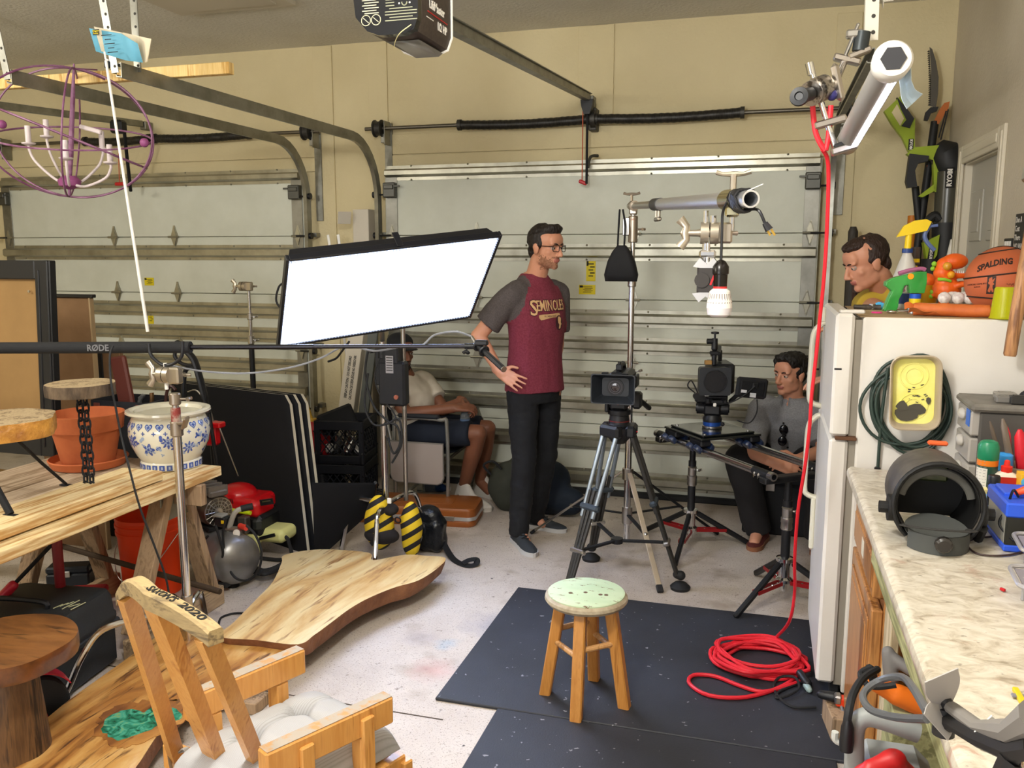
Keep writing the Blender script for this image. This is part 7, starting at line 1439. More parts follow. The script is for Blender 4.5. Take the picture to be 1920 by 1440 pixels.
# == ceiling: openers, chandelier, tube lamp
def tr(mb,pts,Y,th):return mb.prism([(p.x,p.z)for p in[at(x,y,Y=Y)for x,y in pts]][::-1],th,Mx(((1,0,0,0),(0,0,1,Y),(0,1,0,0),(0,0,0,1))))
def cut(name,pts,Y,th,mt,t,**k):return part(name,tr(MB(),pts,Y,th),mt,t,w=True,**k)
UY=2.66;Xr,Xl=at(784,40,Y=UY).x,at(672,30,Y=UY).x;Zb=at(740,64,Y=UY).z;Yf=at(847,60,X=Xr).y;Zt=Zb+.24
op=thing('door_opener','black garage door opener unit with printed labels hanging from the ceiling','door opener',((Xr+Xl)/2,(UY+Yf)/2,Zb))
oc_=[(Xl-.03,Zt),(Xl-.01,Zb+.06),(Xl+.03,Zb+.015),(Xl+.07,Zb),(Xr-.05,Zb),(Xr-.015,Zb+.012),(Xr,Zb+.05),(Xr,Zt)]
def xz(y):return Mx(((1,0,0,0),(0,0,1,y),(0,1,0,0),(0,0,0,1)))
part('near_panel',MB().prism(oc_[::-1],.03,xz(UY)),mat('opener_gloss','#101218',.2,coat=.5),op,w=True);part('housing',MB().prism([(x*1.0,z)for x,z in oc_][::-1],Yf-UY-.035,xz(UY+.032)),mat('opener_brown','#3d3430',.5,n=(60,'#4a403a',.4,.6)),op,w=True)
part('lamp_cover',MB().loft([[V((Xl+.06+d,UY+.08,Zb-.002)),V((Xr-.03-d,UY+.08,Zb-.002)),V((Xr-.03-d,Yf-.01,Zb-h)),V((Xl+.06+d,Yf-.01,Zb-h))]for d,h in((0,.0),(.015,.010))]),mat('lens_grey','#8d8c88',.4),op,w=True)
part('rim',MB().path([V((x,Yf-.004,z))for x,z in oc_],.006,6),white,op,w=True)
m=MB();m2=MB();ux=(Xr-Xl)
for k in range(8):m.box((Xl+.19*ux+.02*(k%2)*.4,UY-.0008,Zb+.125-.008*k),(.05,.001,.0028))
for x in(.13,.3):m.path([V((Xl+x*ux+.016*math.cos(t),UY-.001,Zb+.048+.016*math.sin(t)))for t in[2*math.pi*i/18 for i in range(18)]],.0014,5,closed=True);m.box((Xl+x*ux,UY-.001,Zb+.048),(.024,.001,.002),rot=(0,40,0))
for k in range(13):
 if not 4<k<8:m2 .box((Xl+.72*ux,UY-.0008,Zb+.15-.009*k),(.11-.03*(k%3==2),.001,.003))
 else:m2 .box((Xl+.54*ux,UY-.0008,Zb+.15-.009*k),(.03,.001,.003))
m2 .path([V((Xl+.78*ux+.009*math.cos(t),UY-.001,Zb+.095+.010*math.sin(t)))for t in[math.pi+math.pi*i/8 for i in range(9)]],.002,5)
part('printed_label',m,mat('label_gold','#c9c3a4',.6),op,w=True,kind='stuff');part('printed_label',m2,mat('label_olive','#8f9078',.6),op,w=True,kind='stuff')
for k in(-.018,.018):part('white_dot',MB().ball((Xl+.78*ux+k,UY-.001,Zb+.092),(.003,.001,.003),8,6),inkw,op,w=True)
Ms=lambda y,z:Mx(((0,0,1,Xr+.0012),(1,0,0,y),(0,1,0,z),(0,0,0,1)))
text('LiftMaster',.040,Ms(UY+.165,Zb+.112),inkw,op,squash=.85,bold=.001);text('1/2 HP',.036,Ms(UY+.21,Zb+.058),inkw,op,squash=.9,bold=.001)
part('red_line',MB().box((Xr+.001,UY+.17,Zb+.085),(.001,.18,.004)),redp,op,w=True);part('white_line',MB().box((Xr+.001,UY+.10,Zb+.066),(.001,.06,.003)),inkw,op,w=True)
rr=random.Random(2);part('wire_bundle',MB().path(catmull([V((Xl+.62*ux+rr.uniform(-.05,.06),UY-.015,Zb+.16+rr.uniform(-.01,.04)))for k in range(14)],4),.002,5),mat('wire_cream','#d8cf9a',.5),op,w=True);part('antenna_wire',MB().path(catmull([at(771,46,Y=UY-.01),at(750,62,Y=UY-.01),at(741,78,Y=UY+.05),at(739,92,Y=UY+.1)],5),.0015,5),mat('wire_cream','#d8cf9a'),op,w=True)
ra,rb2=at(847,50,X=Xr-.02),V((-1.13,5.58,at(1112,184,Y=5.6).z));ra.y=Yf
rl=thing('opener_rail','steel opener rail running from the black unit to the header wall','rail',(ra+rb2)/2);L=(rb2-ra).length;T=Mx.Translation(ra)@frame(rb2-ra,(0,0,1));T=Mx.Translation(ra)@Mx((V((0,0,1)).cross(rb2-ra).normalized(),(rb2-ra).cross(V((0,0,1)).cross(rb2-ra)).normalized(),(rb2-ra).normalized())).transposed().to_4x4()
part('channel',MB().box((0,.0,L/2),(.012,.045,L),.002,M=T).box((0,.024,L/2),(.034,.005,L),.001,M=T).box((0,-.022,L/2),(.040,.006,L),.001,M=T),galv,rl,w=True);part('header_bracket',MB().box((rb2 .x,5.63,rb2 .z-.02),(.05,.085,.07),.004),galv,rl,w=True)
ty_=rb2-(rb2-ra).normalized()*.07;part('trolley',MB().loft([[V((ty_.x+x,ty_.y+y,ty_.z-z))for x,y in((-w_,-.03),(w_,-.03),(w_,.03),(-w_,.03))]for z,w_ in((.02,.04),(.06,.035),(.11,.018))]),black,rl,w=True)
zt_=at(1102,345,Y=5.5).z;part('pull_arm',MB().tube((ty_.x,ty_.y,ty_.z-.1),(ty_.x+.006,5.48,zt_+.0),.008),blackm,rl,w=True);part('arm_bracket',MB().path(catmull([(ty_.x+.01,5.5,zt_+.10),(ty_.x+.02,5.53,zt_+.17),(ty_.x+.06,5.57,zt_+.18)],4),.010,8),mat('bracket_steel','#5a5a56'),rl,w=True);part('release_rope',MB().tube((ty_.x-.025,ty_.y-.02,ty_.z-.09),(ty_.x-.025,ty_.y-.02,zt_+.02),.0035,n=6),mat('rope_red','#b5563a',.7),rl,w=True);part('red_handle',MB().box((ty_.x-.02,ty_.y-.02,zt_+.01),(.055,.018,.024),.006,rot=(0,22,0)),redp,rl,w=True)
hanger((Xr-.03,Yf-.05,3.06),(Xr-.03,Yf-.05,Zt-.02),'perforated steel strip holding the black opener unit');hanger((Xl+.02,UY+.1,3.06),(Xl+.02,UY+.1,Zt-.02),'perforated steel strip at the left side of the black opener unit')
a,b=at(-60,190,X=-4.56),V((-4.53,5.58,2.575));rl2=thing('opener_rail','steel opener rail above the left garage door','rail',(a+b)/2);part('channel',MB().box((0,0,(b-a).length/2),(.03,.045,(b-a).length),.003,M=Mx.Translation(a)@frame(b-a)),galv,rl2,w=True);part('header_bracket',MB().box((b.x,5.63,b.z-.01),(.05,.085,.06),.004),galv,rl2,w=True);q=at(222,238,Y=5.2);part('trolley',MB().box((q.x,5.2,q.z-.0),(.10,.08,.09),.015),black,rl2,w=True);e=at(245,358,Y=5.45);part('pull_arm',MB().tube((q.x+.03,5.22,q.z-.04),e,.012),blackm,rl2,w=True);hq=at(224,345,Y=5.15);part('release_rope',MB().tube((hq.x+.0,5.15,hq.z),(hq.x,5.17,q.z-.04),.0035,n=6),mat('rope_red','#b5563a'),rl2,w=True);part('red_handle',MB().box((hq.x,5.15,hq.z),(.075,.018,.024),.006),redp,rl2,w=True)
part('hanger',MB().box((a.x,a.y+.1,(a.z+3.06)/2),(.03,.004,3.06-a.z)),galv,rl2,w=True)
a,b=at(434,128,Y=3.45),at(-60,168,Y=3.45);a.z=b.z=2.428;solo('lumber_stick','long yellow pine stick lying across the ceiling tracks above the ring chandelier','lumber',MB().box((0,0,0),(.04,.05,(b-a).length),.002,M=Mx.Translation((a+b)/2)@frame(b-a)),wood('yellow_pine','#d8b36a','#e6c887','#c0944a',2,1.2,.6))
cc_=at(134,250,Y=3.30);chd=thing('orb_chandelier','purple ring orb chandelier with five white candle lights hanging at the upper left','chandelier',cc_);pur=mat('purple_paint','#6b3a5c',.5,n=(12,'#8a607e',.4,.6));lav=mat('lavender_white','#cfc3c4',.5);rx_,rz_=.268,.245
rx_=(at(266,250,Y=3.3).x-at(0,250,Y=3.3).x)/2;rz_=(at(134,130,Y=3.3).z-at(134,372,Y=3.3).z)/2;RM_=Mx.Translation(cc_)@Mx.Rotation(R(8),4,'Y')
for k,a in enumerate((8,68,128)):part('ring',MB().path([RM_@V((rx_*math.cos(t)*math.cos(R(a)),rx_*math.cos(t)*math.sin(R(a)),rz_*math.sin(t)))for t in[2*math.pi*i/56 for i in range(56)]],.0045,6,closed=True),pur,chd,w=True)
for tx_,ty2 in((14,0),(-10,12)):part('ring',MB().path([RM_@(Euler((R(tx_),R(ty2),0)).to_matrix()@V((rx_*.92*math.cos(t),rx_*.75*math.sin(t),-.02)))for t in[2*math.pi*i/56 for i in range(56)]],.0045,6,closed=True),pur,chd,w=True)
part('stem',MB().path([RM_@V((0,0,-rz_)),RM_@V((0,0,-.1)),RM_@V((0,0,.15)),RM_@V((0,0,rz_+.02))],[.006,.012,.010,.004],10),pur,chd,w=True);hub_=RM_@V((0,0,-rz_*.78));part('hub',MB().lathe([(.01,-.03),(.045,-.015),(.05,.01),(.03,.03),(.001,.03)],18,Mx.Translation(hub_)),mat('magenta_paint','#8a4576',.5),chd,w=True)
for sx_ in(-1,1):part('boss',MB().ball(RM_@V((sx_*rx_,0,-.0)),.02,12,8),mat('magenta_paint','#a8528f'),chd,w=True)
for px,py,dy in((54,272,-.05),(88,259,.10),(124,300,-.12),(192,282,.12),(207,308,-.04)):
 e=at(px,py,Y=3.3+dy);am=part('arm',MB().path(catmull([hub_,hub_.lerp(e,.35)-V((0,0,.045)),hub_.lerp(e,.85)-V((0,0,.05)),e-V((0,0,.02)),e],5),.006,8),lav,chd,w=True);part('drip_cup',MB().lathe([(.006,-.004),(.028,.004),(.030,.010),(.001,.010)],16,Mx.Translation(e)),lav,am,w=True);part('candle_sleeve',MB().tube(e,e+V((0,0,.085)),.0125,n=14),lav,am,w=True)
part('hanging_wire',MB().tube(RM_@V((0,0,rz_)),V((cc_.x+.06,3.42,2.455)),.003),pur,chd,w=True);part('ceiling_plate',MB().box(tuple(RM_@V((.06,.05,.03))),(.12,.02,.02),.004,rot=(0,15,0)),lav,chd,w=True)
a,b=at(196,97,Y=2.98),at(277,622,Y=2.98);wd_=thing('white_rod','long thin white rod hanging straight down beside the ring chandelier','rod',(a+b)/2);part('rod',MB().tube(a.lerp(b,.03),b,.0052,.0068,n=10),white,wd_,w=True);part('hook',MB().path([a,a.lerp(b,.025),a.lerp(b,.03)+V((.012,0,0))],.004,6),white,wd_,w=True);part('clip',MB().box(tuple(at(201,121,Y=2.99)),(.022,.02,.03),.005),black,wd_,w=True)
bkl=thing('blue_booklet','folded blue instruction booklet tucked behind the ceiling strip','booklet',at(228,90,Y=3.06));bt_=lambda u:(167+62*u,53+11*u);bb_=lambda u:(181+58*u,95+20*u)
def bs(x0,y0,x1,y1,x2,y2,x3,y3,bow):return lambda u,v:at(x0+(x1-x0)*u+(x3-x0+(x2-x1-x3+x0)*u)*v,y0+(y1-y0)*u+(y3-y0+(y2-y1-y3+y0)*u)*v,Y=3.03+bow*math.sin(math.pi*u)+.03*v*v)
cv_=mat('booklet_blue','#5fa3bd',.6);cr_=mat('booklet_cream','#d9cdb2',.7);part('front_cover',MB().sheet(bs(167,53,228,63,236,113,180,96,.02),10,8,.0015),cv_,bkl,w=True);part('back_cover',MB().sheet(bs(228,63,258,82,268,117,236,113,-.015),8,8,.0015),cv_,bkl,w=True);part('page',MB().sheet(bs(176,50,284,73,277,116,190,96,.05),10,8,.002),cr_,bkl,w=True);part('page',MB().sheet(bs(230,61,284,73,275,117,240,108,.03),10,8,.0015),cr_,bkl,w=True)
q=at(180,60,Y=3.022);part('yellow_logo',MB().box((q.x,q.y,q.z),(.032,.001,.020)),ink,bkl,w=True);text('Wagner',.010,TR((q.x,q.y-.0012,q.z+.004),(90,0,0)),mat('logo_yellow','#e8d21a',.5),bkl);text('Power',.010,TR((q.x,q.y-.0012,q.z-.005),(90,0,0)),mat('logo_yellow','#e8d21a'),bkl)
m=MB()
for k in range(5):q=at(200+3*k,66+8*k,Y=3.03);m.box((q.x,q.y-.002,q.z),(.05-.02*(k%2),.001,.003))
part('print_lines',m,ink,bkl,w=True,kind='stuff')
tn,tf=at(1674,112,Y=1.95),at(1592,262,Y=2.66);td=(tf-tn).normalized();tu=thing('tube_lamp','lit tube lamp with a hexagonal end clamped under the right door track','tube lamp',(tn+tf)/2);sx_=V((0,0,1)).cross(td).normalized()*-1;sd_=(V((.35,-.25,-1))-td*V((.35,-.25,-1)).dot(td)).normalized()
tb=mat('tube_grey','#8b8884',.4);part('tube',MB().tube(tn+td*.02,tf,.031,n=28),tb,tu,w=True);part('light_strip',MB().path([tn+td*.03+sd_*.0235,tf-td*.03+sd_*.0235],.0115,12),mat('tube_glow','#fff2ff',em=TUBE_STRENGTH),tu,w=True)
part('end_cap',MB().lathe([(.030,.045),(.0375,.035),(.039,0),(.034,-.008),(.024,-.008)],28,Mx.Translation(tn)@frame(td)),mat('cap_milky','#c9c6bf',.4),tu,w=True);part('hex_socket',MB().lathe([(.025,-.0085),(.025,-.0005),(.001,-.0005)],6,Mx.Translation(tn-td*.0015)@frame(td)),mat('hex_dark','#2c2c30',.6),tu,w=True)
part('far_cap',MB().tube(tf-td*.01,tf+td*.05,.032,n=20),steel,tu,w=True)
pp_=[(1702,84),(1708,100),(1709,150),(1716,168),(1730,176)];pq_=[(1694,90),(1690,120),(1686,150),(1690,185),(1700,204)]
part('diffuser_scrap',MB().sheet(lambda u,v:(lambda P,Q:P.lerp(Q,v)+V((0,.02*math.sin(3*v),0)))(*[(lambda s,i,f:at(s[i][0]*(1-f)+s[i+1][0]*f,s[i][1]*(1-f)+s[i+1][1]*f,Y=1.97+.03*u))(s,min(int(u*4),3),u*4-min(int(u*4),3))for s in(pp_,pq_)]),14,5,.0012),mat('diffuser_film','#c3d4de',.5,tr=.3,ior=1.1),tu,w=True)
J=lambda px,py,Y=2.62:at(px,py,Y=Y)
lc=thing('long_jaw_clamp','chrome long jaw clamp holding the far end of the lit tube lamp','clamp',J(1540,200));nick2=mat('clamp_satin','#b3aaa0',.3,.95)
part('screw_rod',MB().tube(J(1517,118),J(1568,284),.0085,n=12).tube(J(1517,118),J(1522,140),.011,n=12),chrome,lc,w=True);part('upper_jaw',MB().box((0,0,0),(.085,.03,.020),.004,M=Mx.Translation(J(1557,229))@Euler((0,R(-14),0)).to_matrix().to_4x4()),nick2,lc,w=True);part('lower_jaw',MB().box((0,0,0),(.07,.05,.020),.004,M=Mx.Translation(J(1583,279))@Euler((0,R(-16),0)).to_matrix().to_4x4()),steel,lc,w=True);part('jaw_pad',MB().box((0,0,0),(.07,.045,.012),.003,M=Mx.Translation(J(1587,268))@Euler((0,R(-18),0)).to_matrix().to_4x4()),rubber,lc,w=True)
gh2=thing('gobo_clamp','worn chrome grip clamp beside the lit tube lamp at the upper right','clamp',J(1534,172));part('discs',MB().tube(J(1520,176,2.60),J(1527,172,2.62),.034,n=24).tube(J(1530,170,2.6),J(1546,164,2.63),.035,n=24),mat('scratched_chrome','#a59f98',.3,1.0,n=(60,'#5a5550',.5,.6)),gh2,w=True);part('black_knob',MB().tube(J(1520,176,2.59),J(1500,181,2.55),.018,.02).lathe([(.024,-.008),(.026,0),(.024,.008),(.012,.010),(.010,.004),(.001,.004)],20,Mx.Translation(J(1499,181,2.53))@frame((-.2,-1,0))),black,gh2,w=True);part('t_handle',MB().box((0,0,0),(.022,.025,.105),.009,M=Mx.Translation(J(1571,155))@Euler((0,R(-14),0)).to_matrix().to_4x4()).tube(J(1548,164),J(1570,156),.013),nick2,gh2,w=True);part('blue_joint',MB().ball(J(1560,178),.016,12,8),mat('joint_blue','#2d2a66',.4),gh2,w=True)
sc2=thing('track_clamp','silver clamp gripping the right door track above the tube lamp','clamp',J(1595,110,3.0));K=lambda px,py:at(px,py,Y=3.06)
part('frame',MB().box((0,0,0),(.012,.03,.16),.004,M=Mx.Translation(K(1590,92))@Euler((0,R(20),0)).to_matrix().to_4x4()).box(tuple(K(1602,64)),(.05,.035,.025),.005),steel,sc2,w=True);part('jaw',MB().box((0,0,0),(.085,.035,.022),.005,M=Mx.Translation(K(1588,112))@Euler((0,R(16),0)).to_matrix().to_4x4()).box((0,0,0),(.07,.04,.018),.004,M=Mx.Translation(K(1612,100))@Euler((0,R(-20),0)).to_matrix().to_4x4()),nick2,sc2,w=True);part('screw_rod',MB().tube(K(1584,118),J(1566,160,2.7),.008),chrome,sc2,w=True);part('grey_jaw',MB().tube(K(1618,60),K(1612,96),.024,n=14),mat('jaw_dark','#3b4043',.4,.5),sc2,w=True)
part('second_cable',MB().path(catmull([J(1523,190),J(1526,225),J(1530,250),J(1540,272),J(1548,282)],6),.0075,8),redc,rcb,w=True);part('third_cable',MB().path(catmull([J(1558,198),J(1556,225),J(1553,260),J(1548,282)],6),.0075,8),redc,rcb,w=True)
# == garden tools in the corner
YW=5.55;lime=mat('lime_tool','#93a81f',.45);ds=mat('tool_dark','#1d1e20',.55);smoke=mat('smoky_tube','#57554a',.25,tr=.35)
ps=thing('pole_saw','curved pruning saw on a black pole leaning in the corner','pruning saw',at(1740,600,Y=YW));cut('saw_blade',[(1743,88),(1748,92),(1755,115),(1760,145),(1759,175),(1755,202),(1742,198),(1745,165),(1746,130)],YW,.004,mat('blade_grey','#5b5852',.4,.7),ps)
m=MB()
for k in range(26):q=at(1742.5+2.5*math.sin(k/25*2.6),96+4*k,Y=YW+.002);m.lathe([(.007,0),(.001,.012)],4,Mx.Translation(q)@frame((-1,0,-.3)))
part('teeth',m,mat('blade_grey','#5b5852'),ps,w=True,kind='stuff');cut('hook',[(1733,225),(1736,210),(1745,201),(1760,200),(1757,208),(1746,212),(1740,226)],YW-.01,.03,ds,ps);cut('orange_lever',[(1750,230),(1762,205),(1771,193),(1781,190),(1778,205),(1767,222),(1760,233)],YW-.02,.02,mat('tool_amber','#b8662a',.5),ps)
part('pole',MB().tube(at(1753,228,Y=YW),at(1700,610,Y=YW-.1),.022,n=14),ds,ps,w=True);part('cord',MB().tube(at(1778,205,Y=YW-.02),at(1764,262,Y=YW-.02),.004).tube(at(1774,208,Y=YW-.02),at(1760,258,Y=YW-.02),.004),ds,ps,w=True);cut('orange_band',[(1738,310),(1744,305),(1742,318),(1737,318)],YW-.04,.04,orange,ps)
st2=thing('string_trimmer','lime green and black trimmer handle leaning on the wall left of the leaf blower','trimmer',at(1700,560,Y=YW));Yt=5.5
cut('lower_grip',[(1704,284),(1716,282),(1715,262),(1716,222),(1706,222),(1688,180),(1662,205),(1658,208),(1672,232),(1692,258)],Yt,.05,lime,st2);cut('loop_gap',[(1672,211),(1682,195),(1695,222),(1688,236)],Yt-.004,.004,m_wall,st2);cut('dark_grip',[(1682,182),(1702,205),(1714,222),(1706,240),(1690,236),(1700,224),(1690,205)],Yt-.012,.05,ds,st2);q=at(1708,271,Y=Yt-.002)
part('badge',MB().box((q.x,Yt-.002,q.z),(.026,.003,.062)),ink,st2,w=True);text('RYOBI',.020,Mx(((0,-1,0,q.x),(0,0,-1,Yt-.0045),(-1,0,0,q.z),(0,0,0,1)))if False else Mx(((0,1,0,q.x),(0,0,-1,Yt-.0045),(-1,0,0,q.z),(0,0,0,1))),inkw,st2,bold=.001);part('shaft',MB().tube(at(1716,350,Y=5.5),at(1725,440,Y=5.5),.02).tube(at(1725,440,Y=5.5),at(1712,610,Y=5.45),.016),ds,st2,w=True)
lb2=thing('leaf_blower','lime green leaf blower with a smoky tube leaning in the corner beside the door','leaf blower',at(1770,560,Y=5.5));Yb=5.42
cut('green_frame',[(1700,288),(1716,276),(1760,272),(1766,280),(1772,330),(1771,345),(1758,360),(1752,360),(1750,300),(1738,296),(1716,300)],Yb,.06,lime,lb2);cut('rear_handle',[(1706,288),(1742,292),(1740,302),(1722,306),(1716,320),(1720,350),(1702,352),(1699,340)],Yb-.02,.06,ds,lb2);cut('green_tab',[(1722,368),(1752,345),(1752,358),(1730,370)],Yb-.01,.03,lime,lb2)
part('motor_dome',MB().path([at(1760,268,Y=5.46),at(1772,285,Y=5.46),at(1784,310,Y=5.46),at(1786,330,Y=5.46)],[.03,.085,.09,.075],18),ds,lb2,w=True);part('smoky_tube',MB().tube(at(1781,322,Y=5.44),at(1774,425,Y=5.44),.070,n=22),smoke,lb2,w=True);part('black_nozzle',MB().tube(at(1774,420,Y=5.44),at(1768,560,Y=5.40),.075,.06,n=22),ds,lb2,w=True);q=at(1781,333,Y=5.36);part('badge',MB().box((q.x,5.365,q.z),(.045,.004,.11),.002,rot=(0,-4,0)),ink,lb2,w=True);text('RYOBI',.034,Mx(((0,-1,0,q.x),(0,0,-1,5.3615),(1,0,0,q.z),(0,0,0,1))),inkw,lb2,bold=.0015)
hc_=thing('hedge_trimmer','lime green tool with a dark loop handle low in the corner behind the spray bottle','power tool',at(1745,540,Y=5.45));cut('green_body',[(1732,455),(1762,440),(1757,478),(1748,492),(1738,488)],5.36,.08,lime,hc_);part('loop_handle',MB().path(catmull([at(1733,450,Y=5.4),at(1737,420,Y=5.4),at(1752,404,Y=5.4),at(1762,412,Y=5.4)],6),.024,10),ds,hc_,w=True);part('lower_body',MB().tube(at(1745,485,Y=5.4),at(1742,560,Y=5.4),.05),ds,hc_,w=True);q=at(1746,476,Y=5.355);part('badge',MB().box((q.x,5.356,q.z),(.03,.003,.06),rot=(0,6,0)),ink,hc_,w=True);text('RYOBI',.02,Mx(((0,-1,0,q.x),(0,0,-1,5.353),(1,0,0,q.z),(0,0,0,1))),inkw,hc_,bold=.001)
solo('garden_stick','orange wooden stick leaning behind the trimmer in the corner','stick',MB().tube(at(1711,405,Y=5.58),at(1700,600,Y=5.5),.026,.03),mat('amber_handle','#c8751c',.45))
for k,(a,b,r_,lb)in enumerate((((1600,425),(1592,560),.028,'dark tool handle rising behind the head of the man at the refrigerator'),((1606,520),(1596,575),.03,'brown tool head leaning behind the refrigerator'))):solo('leaning_tool',lb,'tool',MB().path(catmull([at(*a,Y=5.5),at(a[0]-3,(a[1]+b[1])/2,Y=5.5),at(*b,Y=5.5),V((at(*b,Y=5.5).x,5.4,.02))],5),[r_*.6]+[r_]*15,10),mat('lean_%d'%k,('#35302a','#3f2a22')[k],.6))
solo('white_stick','thin white stick leaning by the door casing behind the orange dinosaur','stick',MB().tube(at(1787,450,Y=5.3),at(1770,520,Y=5.25),.014).tube(at(1770,520,Y=5.25),V((.88,5.15,.01)),.014),white)
# == people
def skinm(n,c):return mat('skin_'+n,c,.5,sss=.12,n=(30,c,.4,.6))
def hairm(n,c):return mat('hair_'+n,c,.55,bp=(120,.8,.01),sc=(1,1,.3))
def Hm(c,f,up=(0,0,1)):
 f=V(f).normalized();x=f.cross(V(up)).normalized();u=x.cross(f);return Mx.Translation(V(c))@Mx((x,f,u)).transposed().to_4x4()
def add_head(m,H,nk,s=1.0):
 m.M=H@Mx.Scale(s,4);B=m.ball
 B((0,-.012,.035),(.074,.095,.083));B((0,.02,-.03),(.060,.068,.082));B((0,.030,-.075),(.050,.050,.040));B((0,.068,-.098),(.024,.020,.019));B((0,.062,.04),(.056,.03,.045))
 m.cap((0,.088,.006),(0,.108,-.034),.008,.0125);B((-.011,.098,-.040),.009);B((.011,.098,-.040),.009)
 for k in(-1,1):
  B((k*.030,.074,.020),(.027,.014,.009));B((k*.038,.052,-.026),(.022,.020,.020));B((k*.074,-.008,-.012),(.009,.020,.032));B((k*.078,-.014,.0),(.008,.017,.02));B((k*.042,.006,-.066),(.018,.036,.030))
 B((0,.084,-.061),(.025,.011,.0055));B((0,.083,-.070),(.021,.011,.007));m.M=None
 m.cap(H@V((0,-.03,-.07)),nk,.056*s,.062*s)
def add_hand(m,w,d,nrm,side,curl=.4,s=1.0,spread=.06):
 d=V(d).normalized();nrm=V(nrm);nrm=(nrm-d*nrm.dot(d)).normalized();x=d.cross(nrm)*side
 for k in range(4):m.cap(w+x*(-.028+.019*k)*.6*s,w+d*.085*s+x*(-.030+.020*k)*s,.015*s,.0115*s,10)
 m.cap(w-d*.03*s,w+d*.03*s,.025*s,.024*s)
 for k,L in enumerate((.060,.074,.080,.072)):
  p=w+d*.088*s+x*(-.030+.020*k)*s;a=0;dd=d+x*(k-1.5)*spread
  for j,q in enumerate((.45,.32,.27)):
   a+=curl*(.7 if j==0 else 1.0);e=p+(dd.normalized()*math.cos(a)-nrm*math.sin(a))*L*q*s;m.cap(p,e,.0088*s-.0008*j,.0082*s-.0008*j,8);p=e
 p=w+d*.022*s+x*.026*s;e=p+(d*.6+x*.75-nrm*.15).normalized()*.040*s;m.cap(p,e,.013*s,.0105*s,8);m.cap(e,e+(d*.85+x*.25-nrm*.35).normalized()*.034*s,.0100*s,.0085*s,8)
def torso(m,P,C,r,f,rows,n=26):
 rg=[]
 for t,w,dp,fo in rows:
  c=P.lerp(C,t)+f*fo;rg.append([c+r*(w*math.cos(a))+f*(dp*math.sin(a))for a in[2*math.pi*i/n for i in range(n)]])
 m.loft(rg)
SH_ROWS=((-.12,.186,.142,0),(.03,.178,.134,0),(.3,.17,.118,.008),(.58,.185,.122,.014),(.8,.192,.115,.008),(.93,.170,.100,-.004),(1.01,.132,.084,-.012),(1.07,.095,.076,-.014),(1.11,.074,.068,-.014))
BD_ROWS=((-.05,.15,.10,0),(.3,.145,.10,.005),(.6,.16,.105,.01),(.82,.165,.095,.005),(.96,.13,.078,-.008),(1.07,.075,.062,-.012),(1.12,.06,.056,-.012))
def face_mats(me,H,s,fn):
 I=(H@Mx.Scale(s,4)).inverted()
 for p in me.polygons:
  c=I@p.center
  if abs(c.x)<.12 and-.16<c.z<.16 and abs(c.y)<.16:p.material_index=fn(c)
def lips(c):return 1 if(c.y>.080 and abs(c.x)<.022 and-.077<c.z<-.056)else 0
def beard(c):
 if lips(c):return 1
 d=min(-.038-.55*max(0,c.y-.02)-c.z,c.z+.118,c.y-.002,.06 if c.y<.07 else-.055-c.z)
 mo=c.y>.07 and abs(c.x)<.034 and-.058<c.z<-.046
 return 2 if(d/.022+.35>random.random()and d>-.006)or(mo and random.random()<.8)else 0
def features(t,H,s,hm,eyec='#3a2a1c',brow=True):
 T=H@Mx.Scale(s,4)
 for k in(-1,1):
  e=part('eye',MB().ball((k*.030,.0722,.002),.0122,14,10,M=T),mat('eye_white','#b5aaa2',.25),t,w=True)
  part('iris',MB().ball((k*.030,.0818,.001),(.0055,.004,.0055),12,8,M=T),mat('iris'+eyec,eyec,.1),e,w=True)
  part('eyelid',MB().path([T@V((k*.030+.0135*math.cos(a),.083-.006*abs(math.cos(a)),.002+.0075*math.sin(a)))for a in[math.pi*i/8 for i in range(9)]],.0028*s,6),t.data.materials[0]if t.data else hm,t,w=True)
  if brow:part('eyebrow',MB().path([T@V((k*x,y,z))for x,y,z in((.014,.090,.020),(.028,.089,.0245),(.046,.078,.021))],[.0035*s,.004*s,.002*s],6),hm,t,w=True)
HAIR=[((0,-.030,.040),(.082,.090,.086)),((0,.020,.088),(.060,.060,.036)),((-.064,-.022,.022),(.018,.045,.045)),((.064,-.022,.022),(.018,.045,.045)),((0,-.070,-.022),(.058,.036,.055))]
def hair(t,H,s,mt,blobs=HAIR,extra=(),amp=.006,seed=1.0):
 m=MB();m.M=H@Mx.Scale(s,4)
 for c,r in list(blobs)+list(extra):m.ball(c,r)
 me=remesh(m,.0055,3);noisy(me,amp,42,seed);part('hair',me,mt,t,w=True)
def figure(label,m,mats,H,s,fn,vox=.0048):
 me=remesh(m,vox,9);face_mats(me,H,s,fn);return solo('person',label,'person',me,mats)
def cloth(name,m,mats,t,vox=.009,amp=.006,sc=7,seed=0.,fn=None,an=(1,1,1),label=None):
 me=remesh(m,vox,3);noisy(me,amp,sc,seed,an);noisy(me,amp*.5,sc*2.7,seed+3,an)
 if fn:
  for p in me.polygons:p.material_index=fn(p.center)
 return part(name,me,mats,t,w=True,label=label)
